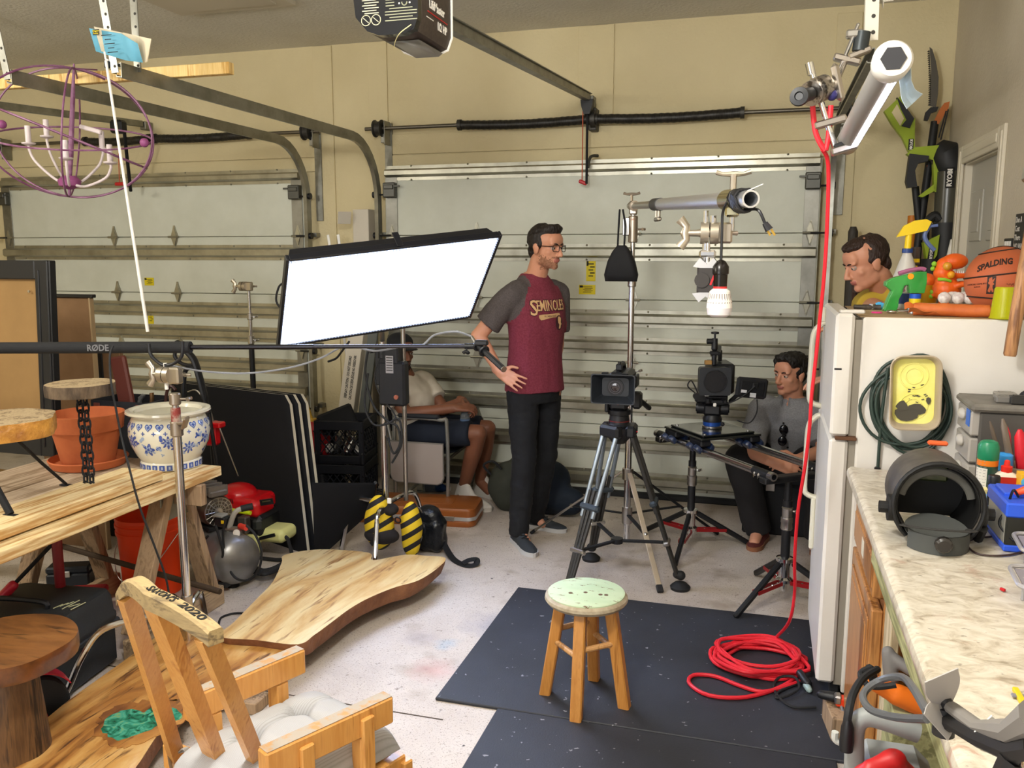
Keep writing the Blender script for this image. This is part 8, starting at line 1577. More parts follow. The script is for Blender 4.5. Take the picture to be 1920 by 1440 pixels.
def shoe(t,heel,toe,up,sole,L=None,lace=None,stripes=None,hgt=.10,ws=1.0):
 heel,toe=V(heel),V(toe);d=toe-heel;d.z=0;L=d.length;d.normalize();T=Mx.Translation(V((heel.x,heel.y,0.0)))@Mx((d,V((-d.y,d.x,0)),V((0,0,1)))).transposed().to_4x4()
 W=[(u,w*ws)for u,w in[(0,.022),(.06,.034),(.25,.036),(.5,.037),(.7,.046),(.85,.043),(.95,.028),(1,.008)]]
 out=[(u*L,w)for u,w in W]+[(u*L,-w*.95)for u,w in W[::-1]];s_=part('shoe',MB().loft([[(x-(.0 if z>.02 else.004)*(1 if x>L*.5 else-1),y,z)for x,y in out]for z in(.001,.012,.026)],M=T),sole,t,w=True)
 rg=[]
 for u,w,h in((.015,.020,.068),(.08,.031,hgt),(.25,.034,hgt+.01),(.38,.034,hgt),(.52,.036,.072),(.68,.041,.056),(.84,.038,.047),(.95,.022,.038),(.99,.006,.032)):
  w,h=w*ws,h*ws;rg.append([(u*L,w*math.cos(a)*(1 if math.sin(a)<.6 else.8),.024+(h-.024)*math.sin(a))for a in[math.pi*i/12 for i in range(13)]])
 part('upper',MB().loft(rg,M=T),up,s_,w=True,ang=60)
 if lace:part('laces',MB().path([T@V((u*L,y,z))for u,y,z in((.40,-.020,.084),(.44,.020,.080),(.48,-.020,.078),(.52,.020,.073),(.56,-.019,.069),(.60,.018,.065))],.0035,6),lace,s_,w=True)
 if stripes:
  for k in range(3):part('stripe',MB().sheet(lambda u,v:T@V((L*(.40+.07*k+.02*v+.05*(1-u)),-.0375+.012*u,.032+.032*u)),4,2,.001),stripes,s_,w=True)
sk1=skinm('fair','#c98f73');lip1=mat('lips_rose','#a9655a',.4)
# ---- standing man in the maroon shirt
f1=V((.84,-.54,0)).normalized();r1=V((f1 .y,-f1 .x,0));P1=V((-1.215,4.56,.93));C1=V((-1.205,4.54,1.455))
H1=Hm(at(1024,463,Y=4.50),(.90,-.42,-.10));s1_=.98;nk1=C1+V((0,0,.0))+f1*-.01
SR,SL=C1+r1*.172-V((0,0,.055)),C1-r1*.172-V((0,0,.055));ER,WRr=at(897,630,Y=4.36),at(937,697,Y=4.36);EL,WL=SL+V((-.02,.06,-.29)),SL+V((-.03,-.01,-.50))
hip=[P1+r1*.088-V((0,0,.06)),P1-r1*.088-V((0,0,.06))];ankR,ankL=V((-1.275,4.455,.09)),V((-1.265,4.765,.09));knR,knL=hip[0].lerp(ankR,.5)+f1*.03,hip[1].lerp(ankL,.5)+f1*.05
m=MB();add_head(m,H1,nk1,s1_);torso(m,P1,C1,r1,f1,BD_ROWS);m.cap(SR,ER,.048,.040);m.cap(ER,WRr,.042,.027);m.cap(SL,EL,.048,.040);m.cap(EL,WL,.042,.027)
hd=at(978,722,Y=4.30)-WRr;add_hand(m,WRr,hd,V((-.25,-.9,.35)),-1,.16,1.0,.10);add_hand(m,WL,(.2,-.1,-1),r1*-1,1,.3)
for h,k,a in((hip[0],knR,ankR),(hip[1],knL,ankL)):m.cap(h,k,.07,.05);m.cap(k,a,.05,.035);m.cap(a,a+f1*.07-V((0,0,.05)),.03,.022)
stub=mat('stubble','#82573f',.8,n=(90,'#9d7059',.4,.65));man1=figure('standing man in a maroon and grey shirt with glasses, hand on hip',m,[sk1,lip1,stub],H1,s1_,beard)
hm1=hairm('dark_brown','#1d1512');features(man1,H1,s1_,hm1);hair(man1,H1,s1_,hm1,extra=[((0,.045,.105),(.055,.040,.024))],amp=.005)
gm_=mat('glasses_brown','#2c1a15',.3);T=H1@Mx.Scale(s1_,4);gl_=part('glasses',MB().path([T@V((.012,.100,.006)),T@V((0,.104,.008)),T@V((-.012,.100,.006))],.0022,6),gm_,man1,w=True)
for k in(-1,1):
 part('rim',MB().path([T@V((k*.033+x,.101-9.0*max(0,abs(k*.033+x)-.02)**2,.001+z))for x,z in rrect(.042,.034,.009,3)],.0022,6,closed=True),gm_,gl_,w=True);part('temple',MB().tube(T@V((k*.054,.090,.010)),T@V((k*.079,-.005,.006)),.0022,n=6),gm_,gl_,w=True)
maroon=mat('maroon_jersey','#6f2536',.9,bp=(300,.3,.003),n=(120,'#7d3242',.4,.6));grey_=mat('heather_grey','#4a4444',.9,bp=(300,.3,.003),n=(150,'#585151',.4,.6))
m=MB();torso(m,P1,C1,r1,f1,SH_ROWS);
for S,E in((SR,ER),(SL,EL)):m.cap(S+(C1-S)*.3,S,.066,.064);m.tube(S,S.lerp(E,.72),.066,.074,20)
def rag(c):
 u=(c-C1).dot(r1);z=c.z-C1 .z;return 1 if abs(u)>.105+.10*max(0,(-z)/.25)and z>-.30 or(abs(u)>.195)or(z>-.01 and abs(u)>.085)else 0
shirt=cloth('shirt',m,[maroon,grey_],man1,.008,.006,6,2.0,rag,(1.6,1.6,.7));part('neckband',MB().path([C1+V((0,0,.050))+f1*-.008+r1*(.071*math.cos(a))+f1*(.066*math.sin(a))-V((0,0,.030*max(0,math.sin(a))))for a in[2*math.pi*i/28 for i in range(28)]],.007,8,closed=True),maroon,man1,w=True)
bpd=mat('black_denim','#0f1117',.85,bp=(90,.3,.004));m=MB();torso(m,P1-V((0,0,.12)),P1+V((0,0,.08)),r1,f1,((0,.168,.122,-.005),(.5,.170,.122,0),(1,.162,.112,0)))
for h,k,a in((hip[0],knR,ankR),(hip[1],knL,ankL)):m.cap(h,k,.092,.068);m.cap(k,k.lerp(a,.5),.068,.064);m.tube(k.lerp(a,.5),a-V((0,0,.035)),.066,.054,18)
cloth('trousers',m,bpd,man1,.009,.007,9,5.0,None,(1,1,1.8))
shg=mat('shoe_charcoal','#2b3036',.8,bp=(200,.3,.003));sol_=mat('sole_grey','#b9b9b9',.6);shoe(man1,V((-1.325,4.53,0)),V((-1.135,4.275,0)),shg,sol_,lace=blackm);shoe(man1,V((-1.335,4.79,0)),V((-1.06,4.735,0)),shg,sol_,lace=blackm)
def proj(t,host,f,r,org,me,off=.0012):
 bv=BVHTree.FromPolygons([host.matrix_world@v.co if False else RM[host.name]@v.co for v in host.data.vertices],[p.vertices[:]for p in host.data.polygons]);x_=-r
 for v in me.vertices:
  o=org+x_*v.co.x+V((0,0,v.co.y))+f*.3;h=bv.ray_cast(o,-f,.6);v.co=(h[0]if h[0]else o-f*.3)+f*(off+v.co.z)
 return me
fo=(f1*.9+r1*-.1).normalized();po=at(1023,578,Y=4.46);tanp=mat('tan_print','#cfa878',.8);dkp=mat('dark_print_brown','#3d1a22',.8)
def chest(me,mt,off,nm='lettering'):part(nm,proj(man1,shirt,f1,r1,po,me,off),mt,man1,w=True)
for mt_,bo_,off in((dkp,.0045,.0026),(tanp,.0008,.0046)):
 a=textmesh('S',.115,.0003,bold=bo_,squash=.8);a.transform(Mx.Translation((-.080,.000,0)));chest(a,mt_,off);b=textmesh('EMINOLES',.080,.0003,bold=bo_,squash=.56);b.transform(Mx.Translation((.036,.012,0)));chest(b,mt_,off)
def pgrid(poly):
 m=MB();k=len(poly);cx_,cy_=sum(p[0]for p in poly)/k,sum(p[1]for p in poly)/k;rg=[[(cx_+(p[0]-cx_)*s,cy_+(p[1]-cy_)*s,0)for p in catmull([(x,y,0)for x,y in poly],2,True)]for s in(1,.75,.5,.25,.02)];return m.loft(rg,False).mesh('p',0)
chest(pgrid([(-.055,-.035),(0,-.032),(.04,-.030),(.09,-.028),(.086,-.048),(.04,-.05),(0,-.054),(-.042,-.062)]),tanp,.003,'print_banner');a=textmesh('FLORIDA STATE',.014,.0002,squash=.8);a.transform(Mx.Translation((.02,-.043,0)));chest(a,dkp,.0044)
chest(pgrid([(.082+.028*math.cos(t),-.080+.040*math.sin(t))for t in[2*math.pi*i/22 for i in range(22)]]),dkp,.0034,'round_emblem');chest(pgrid([(.074,-.050),(.089,-.048),(.099,-.06),(.095,-.078),(.102,-.088),(.095,-.094),(.093,-.108),(.079,-.112),(.082,-.09),(.074,-.08)]),tanp,.0048,'emblem_face')
# ---- seated man with a cap
sk2=skinm('brown','#7d4f3a');f2=V((.96,-.28,0)).normalized();r2=V((f2 .y,-f2 .x,0));P2=V((-2.17,5.12,.47));C2=at(764,712,Y=5.12);C2 .z-=.0;H2=Hm(at(752,660,Y=5.10),(.80,-.58,-.06));s2=.98
m=MB();add_head(m,H2,C2,s2);torso(m,P2,C2,r2,f2,[(t,w*.95,d,o)for t,w,d,o in BD_ROWS]);SR2,SL2=C2+r2*.17-V((0,0,.04)),C2-r2*.17-V((0,0,.04));E2=at(762,776,Y=4.93);W2=at(852,765,Y=4.98);EL2=at(832,768,Y=5.2);WL2=at(868,752,Y=5.12)
m.cap(SR2,E2,.050,.043);m.cap(E2,W2,.044,.030);m.cap(SL2,EL2,.050,.043);m.cap(EL2,WL2,.043,.030);add_hand(m,W2,V((1,.25,.05)),(-.1,-.5,.85),-1,.55);add_hand(m,WL2,V((.75,-.4,-.3)),(.3,.5,.7),1,.6)
K2=[at(897,812,Y=5.02),at(914,803,Y=5.24)];A2=[V((-1.85,5.15,.10)),V((-1.80,5.34,.10))]
for i,sg_ in((0,1),(1,-1)):h=P2+r2*.09*sg_+V((.05,0,-.0));m.cap(h,K2[i],.080,.055);m.cap(K2[i],K2[i].lerp(A2[i],.35),.054,.056);m.cap(K2[i].lerp(A2[i],.35),A2[i],.056,.036);m.cap(A2[i],A2[i]+V((.08,-.05,-.05)),.036,.03)
bd2=mat('beard_black','#17100d',.8);man2=figure('seated man in a cap, white shirt and dark shorts holding a water bottle',m,[sk2,mat('lips_brown','#6d3f36',.4),bd2],H2,s2,beard);features(man2,H2,s2,hairm('black','#120d0b'));T=H2@Mx.Scale(s2,4)
capm=mat('cap_dark','#1b1d24',.8);part('cap',remesh(MB().ball((0,-.018,.062),(.084,.100,.066),24,14,M=T).ball((0,-.02,.03),(.082,.098,.03),24,8,M=T),.006,4),capm,man2,w=True);part('cap_brim',MB().sheet(lambda u,v:T@V((.075*math.sin(R(-85+170*u))*(1-.08*v),.045+.085*v*math.cos(R(-80+160*u))+.035*math.cos(R(-85+170*u)),.050-.012*v-.016*abs(2*u-1)**2)),12,4,.004),capm,man2,w=True)
wt=mat('white_cotton','#cfc6b8',.9);m=MB();torso(m,P2,C2,r2,f2,SH_ROWS)
for S,E in((SR2,E2),(SL2,EL2)):m.cap(S+(C2-S)*.2,S,.074,.075);m.tube(S,S.lerp(E,.62),.077,.075,20)
cloth('shirt',m,wt,man2,.009,.008,7,1.0);nv=mat('navy_shorts','#161d2c',.9);m=MB();torso(m,P2-V((0,0,.09)),P2+V((0,0,.04)),r2,f2,((0,.17,.13,0),(1,.165,.12,0)))
for i,sg_ in((0,1),(1,-1)):h=P2+r2*.09*sg_+V((.03,0,0));m.cap(h,h.lerp(K2[i],.3),.098,.096);m.tube(h.lerp(K2[i],.3),h.lerp(K2[i],.9),.096,.082,20)
cloth('shorts',m,nv,man2,.009,.006,8,6.0);wl=mat('white_leather','#cfcac2',.5);
shoe(man2,V((-1.90,5.15,0)),V((-1.61,5.0,0)),wl,wl,lace=wl,stripes=ink,hgt=.115,ws=1.2);shoe(man2,V((-1.86,5.385,0)),V((-1.57,5.25,0)),wl,wl,lace=wl,stripes=ink,hgt=.115,ws=1.2)
bq=at(872,785,Y=5.03);wbt=thing('water_bottle','clear water bottle held by the seated man in the cap','bottle',(bq.x,bq.y,bq.z-.10));pet=mat('clear_pet','#dfe6ea',.05,tr=.9,ior=1.2)
part('bottle',MB().lathe([(.001,0),(.028,0),(.031,.01),(.030,.04),(.032,.06),(.030,.09),(.031,.12),(.016,.16),(.013,.17),(.001,.17)],20),pet,wbt);part('cap',MB().tube((0,0,.168),(0,0,.185),.015,n=14),white,wbt);part('label',MB().tube((0,0,.06),(0,0,.10),.0325,n=20),mat('bottle_label','#5f7fae',.4,alpha=.5),wbt)
for k,(px,py,rz)in enumerate(((782,915,20),(800,912,-8))):
 q=at(px,py,Z=.03);b_=thing('water_bottle',('clear empty water bottle lying under the side table of the camp chair','blue tinted water bottle lying under the camp chair, the right one')[k],'bottle',M=Mx.Translation((q.x,q.y,.033))@Mx.Rotation(R(rz),4,'Z')@Mx.Rotation(R(90),4,'Y'),group='bottles under the chair');part('bottle',MB().lathe([(.001,0),(.028,0),(.031,.01),(.03,.12),(.015,.16),(.001,.17)],18),pet if k==0 else mat('blue_pet','#2f4f86',.1,tr=.6,ior=1.2),b_);part('cap',MB().tube((0,0,.166),(0,0,.185),.015,n=14),white,b_)
cch=thing('camp_chair','aluminium folding camp chair with a grey side table, under the seated man in the cap','chair',(-2.1,5.15,0));tb6=mat('chair_tube','#a9aaa6',.35,.8);pad_=mat('chair_pad','#20242d',.7)
xa,xb=at(741,880,Y=4.90).x,at(839,880,Y=4.90).x;zA=at(800,786,Y=4.90).z
for y in(4.90,5.38):
 part('side_frame',MB().path(catmull([V((xa,y,.012)),V((xa,y,zA-.04)),V((xa+.03,y,zA)),V((xb-.05,y,zA)),V((xb,y,zA-.05)),V((xb,y,.012))],6),.0125,10),tb6,cch,w=True);part('armrest',MB().box(((xa+xb)/2-.01,y,zA+.018),(xb-xa-.08,.05,.026),.010),pad_,cch,w=True);part('back_post',MB().tube((xa-.01,y,.38),(xa-.10,y,.80),.012),tb6,cch,w=True)
for a,b in(((xa,4.90,.05),(xb,5.38,.37)),((xa,5.38,.05),(xb,4.90,.37))):part('cross_leg',MB().tube(a,b,.011),tb6,cch,w=True)
part('seat',MB().sheet(lambda u,v:V((xa+.0+(xb-xa)*u,4.915+.45*v,.385-.02*math.sin(math.pi*v))),6,8,.006),pad_,cch,w=True);part('backrest',MB().sheet(lambda u,v:V((xa-.035-.065*u,4.915+.45*v,.5+.28*u)),4,8,.006),pad_,cch,w=True);part('floor_bar',MB().tube((xb,4.90,.06),(xb,5.38,.06),.011),tb6,cch,w=True)
t0,t1=at(734,826,Y=4.87),at(833,908,Y=4.87);w_,h_=t1 .x-t0 .x,t0 .z-t1 .z;tbm=mat('table_grey','#9a908c',.5)
def tp_(w,h,r=.04):return[(-w/2,h/2),(-w/2,-h/2+r),(-w/2+r*.3,-h/2+r*.3),(-w/2+r,-h/2),(w/2-r,-h/2),(w/2-r*.3,-h/2+r*.3),(w/2,-h/2+r),(w/2,h/2)]
Tt=Mx(((1,0,0,(t0 .x+t1 .x)/2),(0,0,-1,4.862),(0,1,0,(t0 .z+t1 .z)/2),(0,0,0,1)));st_=part('side_table',MB().prism(tp_(w_,h_),.012,Tt),tbm,cch,w=True);part('table_edge',MB().path([Tt@V((x,y,.006))for x,y in tp_(w_,h_)],.007,8,closed=True),mat('edge_dark','#6f6b68',.5),st_,w=True)
# ---- seated man in the grey shirt
f3=V((-.42,-.90,0)).normalized();r3=V((f3 .y,-f3 .x,0));P3=V((.14,5.14,.45));C3=at(1484,756,Y=4.98);H3=Hm(at(1481,700,Y=4.90),(-.62,-.76,-.10),(.08,0,1));s3=.96
m=MB();add_head(m,H3,C3+V((0,0,.03)),s3);torso(m,P3,C3,r3,f3,BD_ROWS);SR3,SL3=C3+r3*.175-V((0,0,.05)),C3-r3*.175-V((0,0,.05));ER3,WR3=at(1405,845,Y=4.80),at(1452,868,Y=4.62);EL3,WL3=at(1545,845,Y=4.8),at(1495,862,Y=4.66)
for S,E,W_ in((SR3,ER3,WR3),(SL3,EL3,WL3)):m.cap(S,E,.050,.042);m.cap(E,W_,.042,.028)
add_hand(m,WR3,V((.9,-.1,-.2)),(0,-.8,.5),-1,.5);add_hand(m,WL3,V((-.9,-.1,-.1)),(0,-.7,.6),1,.5)
K3=[V((-.10,4.80,.50)),V((.33,4.78,.50))];A3=[V((.015,4.86,.09)),V((.33,4.86,.09))]
for i,sg_ in((0,1),(1,-1)):m.cap(P3+r3*.09*sg_,K3[i],.078,.055);m.cap(K3[i],A3[i],.055,.036);m.cap(A3[i],A3[i]+V((-.02,-.1,-.05)),.036,.03)
man3=figure('seated dark haired man in a grey button shirt with sunglasses, beside the refrigerator',m,[sk1,lip1,stub],H3,s3,lips);hm3=hairm('black','#120d0b');features(man3,H3,s3,hm3);hair(man3,H3,s3,hm3,extra=[((0,.045,.095),(.062,.042,.030)),((-.05,.03,.075),(.03,.04,.03)),((.055,.02,.06),(.026,.045,.04))],amp=.011,seed=4.0)
gsh=mat('grey_linen','#77777a',.9,bp=(250,.4,.003),n=(160,'#868688',.4,.6));m=MB();torso(m,P3,C3,r3,f3,SH_ROWS)
for S,E in((SR3,ER3),(SL3,EL3)):m.cap(S+(C3-S)*.2,S,.075,.077);m.tube(S,S.lerp(E,.80),.079,.076,20)
sh3=cloth('shirt',m,gsh,man3,.008,.008,7,9.0);kc_=C3+V((0,0,.045))
for k in(-1,1):part('collar',MB().sheet(lambda u,v:kc_+r3*k*(.062-.045*u)+f3*(.02+.055*u+.012*v)+V((0,0,.012-.045*v-.015*u)),4,3,.003),gsh,man3,w=True)
part('open_neck',proj(man3,sh3,f3,r3,C3,MB().prism([(-.018,.035),(0,-.10),(.018,.035)],.0004).mesh('p',0),.003),sk1,man3,w=True)
for k in range(4):me=MB().prism([(.006*math.cos(a),-.10-.075*k+.006*math.sin(a))for a in[2*math.pi*i/10 for i in range(10)]],.002).mesh('p',0);part('button',proj(man3,sh3,f3,r3,C3,me,.002),ink,man3,w=True)
g_=at(1472,800,Y=4.80);sg3=thing('sunglasses','folded black sunglasses hooked on the grey shirt front','sunglasses',g_);gy=proj(man3,sh3,f3,r3,C3,MB().box((0,0,0),(.001,.001,.001)).mesh('p',0)).vertices[0].co.copy();gy=gy+f3*.018+V((0,0,-.165))
for z_ in(.03,-.035):part('lens',MB().ball(gy+V((.004*(z_>0),0,z_)),(.024,.008,.028),16,10),mat('lens_black','#07070d'),sg3,w=True)
part('bridge',MB().tube(gy+V((0,0,.01)),gy-V((0,0,.012)),.004).tube(gy+V((.01,.01,.06)),gy+V((.012,.016,-.06)),.003),black,sg3,w=True)
bt3=mat('dark_trousers','#191719',.9);m=MB();torso(m,P3-V((0,0,.10)),P3+V((0,0,.05)),r3,f3,((0,.17,.13,0),(1,.165,.12,0)))
for i,sg_ in((0,1),(1,-1)):h=P3+r3*.09*sg_;m.cap(h,K3[i],.095,.085);m.tube(K3[i],A3[i]-V((0,0,.025)),.088,.074,20)
cloth('trousers',m,bt3,man3,.009,.007,8,3.0);brs=mat('burgundy_suede','#56211d',.8);shoe(man3,V((.05,4.96,0)),V((-.02,4.70,0)),brs,mat('sole_brown','#8a5a3c',.7),lace=white);shoe(man3,V((.35,4.96,0)),V((.32,4.70,0)),brs,mat('sole_brown','#8a5a3c'),lace=white)
t=thing('equipment_case','black equipment case used as a seat by the man in the grey shirt','case',(.22,5.2,0));part('body',MB().box((0,0,.15),(.60,.34,.30),.012),blackm,t);part('lid',MB().box((0,0,.322),(.61,.35,.04),.01),blackm,t);part('latch',MB().box((-.15,-.178,.29),(.05,.012,.05),.003),steel,t)
# ---- man behind the refrigerator
f4=V((-.88,-.47,0)).normalized();r4=V((f4 .y,-f4 .x,0));P4=V((.74,4.66,.88));C4=at(1668,556,Y=4.38);H4=Hm(at(1624,492,Y=4.28),(-.86,-.32,-.36));s4=1.02
m=MB();add_head(m,H4,C4+V((-.02,0,.02)),s4);torso(m,P4,C4,r4,f4,BD_ROWS);SR4,SL4=C4+r4*.17-V((0,0,.05)),C4-r4*.17-V((0,0,.05));ER4,WR4=at(1650,585,Y=4.02),at(1590,598,Y=4.0);m.cap(SR4,ER4,.05,.046);m.cap(ER4,WR4,.044,.028);EL4=SL4+V((-.10,.05,-.26));WL4=EL4+V((-.2,-.1,-.05));m.cap(SL4,EL4,.05,.043);m.cap(EL4,WL4,.043,.028)
add_hand(m,WR4,(-1,0,-.3),(0,-.3,.9),-1,.3);add_hand(m,WL4,(-1,-.2,-.2),(0,0,1),1,.3)
for sg_ in(1,-1):h=P4+r4*.09*sg_;k=h*.5+V((.69,4.66-.09*sg_,.10))*.5;a=V((.69,4.66-.09*sg_,.09));m.cap(h,k,.075,.055);m.cap(k,a,.055,.036);m.cap(a,a+V((-.09,-.04,-.045)),.036,.03)
man4=figure('brown haired man in a yellow shirt looking down behind the refrigerator',m,[sk1,lip1,stub],H4,s4,lips);hm4=hairm('brown','#2c1a12');features(man4,H4,s4,hm4);hair(man4,H4,s4,hm4,blobs=[(c,tuple(x*.95 for x in r))for c,r in HAIR],extra=[((0,.050,.088),(.050,.034,.024))],amp=.005,seed=7.0)
ysh=mat('mustard_cotton','#b59a35',.9);m=MB();torso(m,P4,C4,r4,f4,SH_ROWS)
for S,E in((SR4,ER4),(SL4,EL4)):m.cap(S+(C4-S)*.2,S,.073,.074);m.tube(S,S.lerp(E,.45),.075,.074,20)
cloth('shirt',m,ysh,man4,.009,.006,7,4.0);m=MB();torso(m,P4-V((0,0,.12)),P4+V((0,0,.06)),r4,f4,((0,.165,.12,0),(1,.16,.11,0)))
for sg_ in(1,-1):h=P4+r4*.09*sg_;m.tube(h,V((.69,4.66-.09*sg_,.10)),.09,.06,18)
cloth('trousers',m,bt3,man4,.01,.006,8,8.0)
for sg_ in(1,-1):shoe(man4,V((.74,4.68-.09*sg_,0)),V((.50,4.57-.09*sg_,0)),shg,sol_)
# ---- backpack behind the standing man
bq=at(990,955,Z=0);bp_=thing('backpack','olive and navy backpack slumped on the floor behind the standing man','backpack',(-1.42,5.12,0));olive=mat('olive_canvas','#2e3028',.85);me=remesh(MB().ball((-1.52,5.10,.15),(.14,.13,.16)).ball((-1.42,5.12,.21),(.12,.12,.17)),.012,4);noisy(me,.015,9,2);[setattr(v.co,'z',max(v.co.z,.002))for v in me.vertices];part('main_pouch',me,olive,bp_,w=True);me=remesh(MB().ball((-1.27,5.08,.17),(.16,.13,.18)).cap((-1.25,5.05,.12),(-1.10,5.05,.10),.11,.09),.012,4);noisy(me,.015,9,5);[setattr(v.co,'z',max(v.co.z,.002))for v in me.vertices];part('navy_pouch',me,mat('navy_canvas','#0d1a2a',.8),bp_,w=True);part('handle',MB().path(catmull([(-1.62,5.02,.24),(-1.66,5.0,.30),(-1.60,5.0,.33),(-1.55,5.02,.28)],5),.008,8),blackm,bp_,w=True);part('strap',MB().path(catmull([(-1.44,4.98,.36),(-1.40,4.95,.25),(-1.44,4.97,.1)],6),.018,8,flat=.3),mat('tan_strap','#4c443a',.8),bp_,w=True)
# == compressor, engine, pressure washer gun
CA,CB=at(352,1012,Y=3.70),at(446,1050,Z=.15);tkm=mat('tank_grey','#8f9092',.35,.6,n=(5,'#7d7a76',.4,.7));cp_=thing('air_compressor','silver tank air compressor on the floor behind the sawhorse','compressor',(CA+CB)/2);ax=(CB-CA).normalized();ax.z=0;ax.normalize();CB.z=CA.z=.15;rT=.122;CA=CB-ax*.36
def tk(r_,z_):return(r_,z_)
part('tank',MB().lathe([(.001,-.05),(.05,-.042),(.10,-.022),(rT-.004,0),(rT,.01),(rT,.35),(rT-.004,.36),(.10,.385),(.05,.405),(.001,.412)],32,Mx.Translation(CA)@frame(ax)),tkm,cp_,w=True)
for t in(.07,.30):
 c=CA+ax*t;part('foot',MB().tube((c.x,c.y,0),(c.x,c.y,.03),.03).box((c.x,c.y,.04),(.05,.18,.03),.004),rubber,cp_,w=True)
sdv=V((-ax.y,ax.x,0));mtr=mat('motor_bronze','#6b625a',.4,.6,n=(15,'#57504a',.4,.65));MC=CA+ax*.07+V((0,0,.205));part('saddle',MB().box((0,0,0),(.16,.13,.02),.004,M=Mx.Translation(CA+ax*.13+V((0,0,.128)))@Mx.Rotation(math.atan2(ax.y,ax.x),4,'Z')),blackm,cp_,w=True);part('motor',MB().lathe([(.06,-.10),(.078,-.09),(.08,0),(.08,.10),(.074,.115)],26,Mx.Translation(MC)@frame(ax)),mtr,cp_,w=True)
g=MB();gc=MC+ax*.118
for k in range(4):g.path([gc+sdv*(r_*math.cos(t))+V((0,0,r_*math.sin(t)))for r_ in[.02+.017*k]for t in[2*math.pi*i/24 for i in range(24)]],.0028,5,closed=True)
for k in range(16):a=2*math.pi*k/16;u=sdv*math.cos(a)+V((0,0,math.sin(a)));g.tube(gc+u*.016,gc+u*.073,.0025,n=5)
g.tube(gc-ax*.004,gc+ax*.004,.018);part('fan_grille',g,steel,cp_,w=True,kind='stuff')
f=MB()
for k in range(9):f.box((0,0,0),(.006,.10,.05-.01*(k%2)),.001,M=Mx.Translation(MC+ax*(-.10+.028*k)+V((0,0,.108)))@Mx.Rotation(math.atan2(ax.y,ax.x),4,'Z'))
f.box((0,0,0),(.25,.09,.03),.006,M=Mx.Translation(MC+ax*.01+V((0,0,.095)))@Mx.Rotation(math.atan2(ax.y,ax.x),4,'Z'));part('pump_head',f,mat('cast_alu','#7b756e',.5,.7),cp_,w=True)
m=MB()
for k in range(5):m.box((0,0,0),(.008,.003,.03),M=Mx.Translation(MC+ax*(-.03+.018*k)-sdv*.0795+V((0,0,.015)))@Mx.Rotation(math.atan2(ax.y,ax.x),4,'Z'))
part('vent_slots',m,blackm,cp_,w=True,kind='stuff')
Yc=3.5;part('pressure_switch',MB().box(tuple(at(417,977,Y=Yc)),(.06,.05,.05),.006),black,cp_,w=True);part('switch_top',MB().box(tuple(at(413,966,Y=Yc)),(.055,.05,.012),.003),mat('switch_grey','#9a9a98',.5),cp_,w=True);part('yellow_label',MB().box(tuple(at(417,979,Y=Yc-.026)),(.016,.002,.016)),yellow,cp_,w=True)
hp=catmull([at(421,1030,Y=Yc),at(430,990,Y=Yc),at(440,962,Y=Yc),at(452,954,Y=Yc+.02)],6);part('handle',MB().path(hp,.013,10),mat('handle_grey','#a8a59c',.5),cp_,w=True);part('handle_grip',MB().tube(at(452,954,Y=Yc+.02),at(474,949,Y=Yc+.05),.017),rubber,cp_,w=True)
q=at(447,998,Y=Yc-.02);part('gauge',MB().tube(q,q+V((.1,-.9,.1)).normalized()*.018,.021,n=18),steel,cp_,w=True);part('gauge_face',MB().tube(q+V((.1,-.9,.1)).normalized()*.0182,q+V((.1,-.9,.1)).normalized()*.0195,.018,n=18),inkw,cp_,w=True);part('regulator_knob',MB().tube(at(450,986,Y=Yc),at(462,990,Y=Yc-.02),.014),mat('reg_red','#d23a2a',.4),cp_,w=True);part('manifold',MB().tube(at(425,992,Y=Yc),at(450,992,Y=Yc),.014),steel,cp_,w=True);part('brass_valve',MB().tube(at(397,1003,Y=Yc-.02),at(385,1024,Y=Yc-.03),.008),mat('brass','#c9a14a'),cp_,w=True)
for k,pts in enumerate((((404,985),(412,1010),(418,1040),(405,1070),(380,1080),(365,1060),(370,1030),(390,1005)),((425,972),(418,1000),(424,1050),(440,1082),(465,1088),(485,1068),(490,1035),(480,1005),(462,985)))):part('hose',MB().path(catmull([at(x,y,Y=3.36+.02*k)for x,y in pts],6),.006,8),rubber,cp_,w=True)
part('side_handle',MB().tube(at(380,1052,Y=3.44),at(402,1060,Y=3.42),.010),steel,cp_,w=True)
en=thing('pressure_washer','red topped engine pressure washer with a yellow tank behind the compressor','pressure washer',(-2.62,4.02,0));rdm=mat('engine_red','#c01018',.3,coat=.3);Ye=3.88;O=at(458,940,Y=Ye)
me=remesh(MB().box((O.x+.0,Ye,O.z+.0),(.27,.22,.09),.02).ball((O.x-.035,Ye,O.z+.045),(.10,.10,.055)).box((O.x+.10,Ye-.02,O.z-.01),(.10,.18,.09),.02),.007,3);part('engine_cover',me,rdm,en,w=True)
m=MB()
for k in range(9):m.box((O.x-.09+.012*k,Ye-.112,O.z+.03),(.005,.004,.035),rot=(20,0,0))
part('cover_vents',m,mat('vent_dark','#5a0a0e',.5),en,w=True,kind='stuff');q=at(500,942,Y=Ye-.12);part('badge',MB().box((q.x-.005,Ye-.113,q.z),(.08,.003,.032),.001,rot=(0,-12,0)),black,en,w=True);part('badge_stripe',MB().box((q.x-.005,Ye-.1148,q.z+.004),(.05,.001,.006),rot=(0,-12,0)),steel,en,w=True)
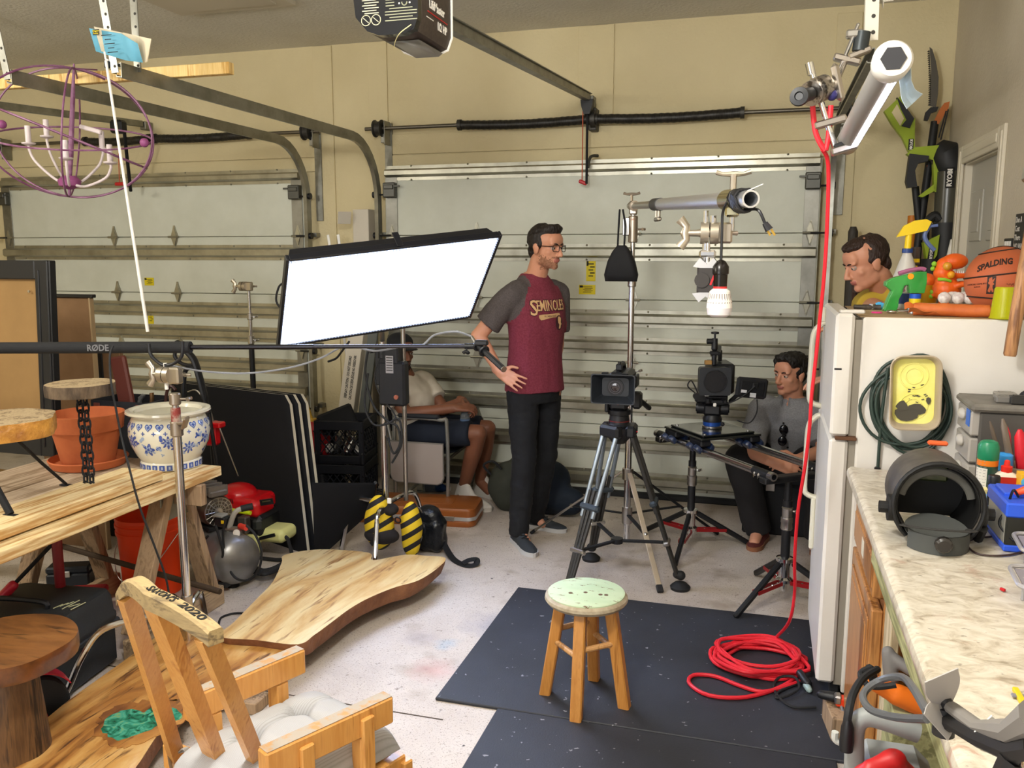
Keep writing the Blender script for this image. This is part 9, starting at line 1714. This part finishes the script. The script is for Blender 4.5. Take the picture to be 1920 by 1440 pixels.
part('engine_block',MB().box((O.x+.04,Ye,O.z-.10),(.24,.2,.12),.02).box((O.x-.06,Ye-.02,O.z-.18),(.16,.16,.2),.02),black,en,w=True);part('pump_fins',MB().box((O.x+.075,Ye-.12,O.z-.085),(.05,.05,.09),.006),mat('cast_alu','#7b756e'),en,w=True);part('muffler',MB().box((O.x+.13,Ye-.04,O.z-.09),(.06,.14,.08),.02),mat('muffler_dark','#2b2e2c',.5),en,w=True);q=at(515,1000,Y=Ye-.02)
ylm=mat('pale_lime','#d5d48e',.5);part('yellow_tank',remesh(MB().box((q.x,Ye,q.z),(.17,.16,.075),.02).box((q.x-.10,Ye-.08,q.z-.045),(.09,.05,.13),.015),.008,3),ylm,en,w=True);part('tank_strap',MB().box((q.x-.01,Ye-.083,q.z+.0),(.11,.006,.018),.002,rot=(0,-18,0)),black,en,w=True);part('yellow_tube',MB().tube(at(402,952,Y=Ye-.2),at(470,962,Y=Ye-.2),.011),mat('lime_tube','#c3d41c',.4),en,w=True);part('lower_frame',MB().path(catmull([(q.x+.08,Ye-.05,q.z),(q.x+.10,Ye-.05,.12),(q.x+.08,Ye-.05,.02),(q.x-.3,Ye-.05,.02)],5),.010,8),rubber,en,w=True)
for dy in(-.10,.12):part('wheel',MB().tube((O.x-.12,Ye+dy-.02,.11),(O.x-.12,Ye+dy+.02,.11),.11,n=24),rubber,en,w=True)
m=MB()
for k in range(4):m.path(catmull([at(470,1060+3*k,Z=.02+.012*k),at(495,1070+2*k,Z=.02+.012*k),at(525,1060+2*k,Z=.02+.012*k),at(540,1045+3*k,Z=.02+.012*k)],6),.012,8)
solo('black_hose','bundle of black hose lying on the floor between the compressor and the pale slab','hose',m,rubber,kind='stuff')
pg_=thing('spray_gun','black pressure washer gun standing up behind the blue and white planter','spray gun',at(380,760,Y=3.7));G=lambda x,y:at(x,y,Y=3.70)
part('grip',MB().path(catmull([G(330,642),G(342,652),G(362,672),G(372,700),G(384,745),G(392,775)],5),[.022,.024,.026,.026,.026]+[.022]*16+[.016]*5,10,flat=.7),black,pg_,w=True);part('trigger_loop',MB().path(catmull([G(330,655),G(328,668),G(338,680),G(352,685),G(366,684)],5),.010,8),black,pg_,w=True);part('hose_stub',MB().path(catmull([G(365,690),G(350,692),G(345,712),G(344,760)],5),.012,8),black,pg_,w=True);part('wand',MB().tube(G(392,775),V((G(400,800).x,3.72,.5)),.010),black,pg_,w=True)
rk_=thing('red_bracket','red bracket with a thin silver rod behind the planter','bracket',at(400,815,Y=3.75));part('bracket',MB().box(tuple(at(398,812,Y=3.8)),(.07,.06,.13),.012).box(tuple(at(402,796,Y=3.78)),(.10,.06,.03),.006),mat('engine_red','#c01018'),rk_,w=True);part('silver_rod',MB().tube(at(411,800,Y=3.76),at(447,892,Y=3.86),.004),chrome,rk_,w=True);part('post',MB().tube(at(398,830,Y=3.82),V((at(398,830,Y=3.82).x,3.84,.0)),.012),black,rk_,w=True);part('bent_rod',MB().path(catmull([at(352,735,Y=3.75),at(370,733,Y=3.75),at(392,765,Y=3.75),at(400,790,Y=3.76)],5),.004,6),steel,rk_,w=True)
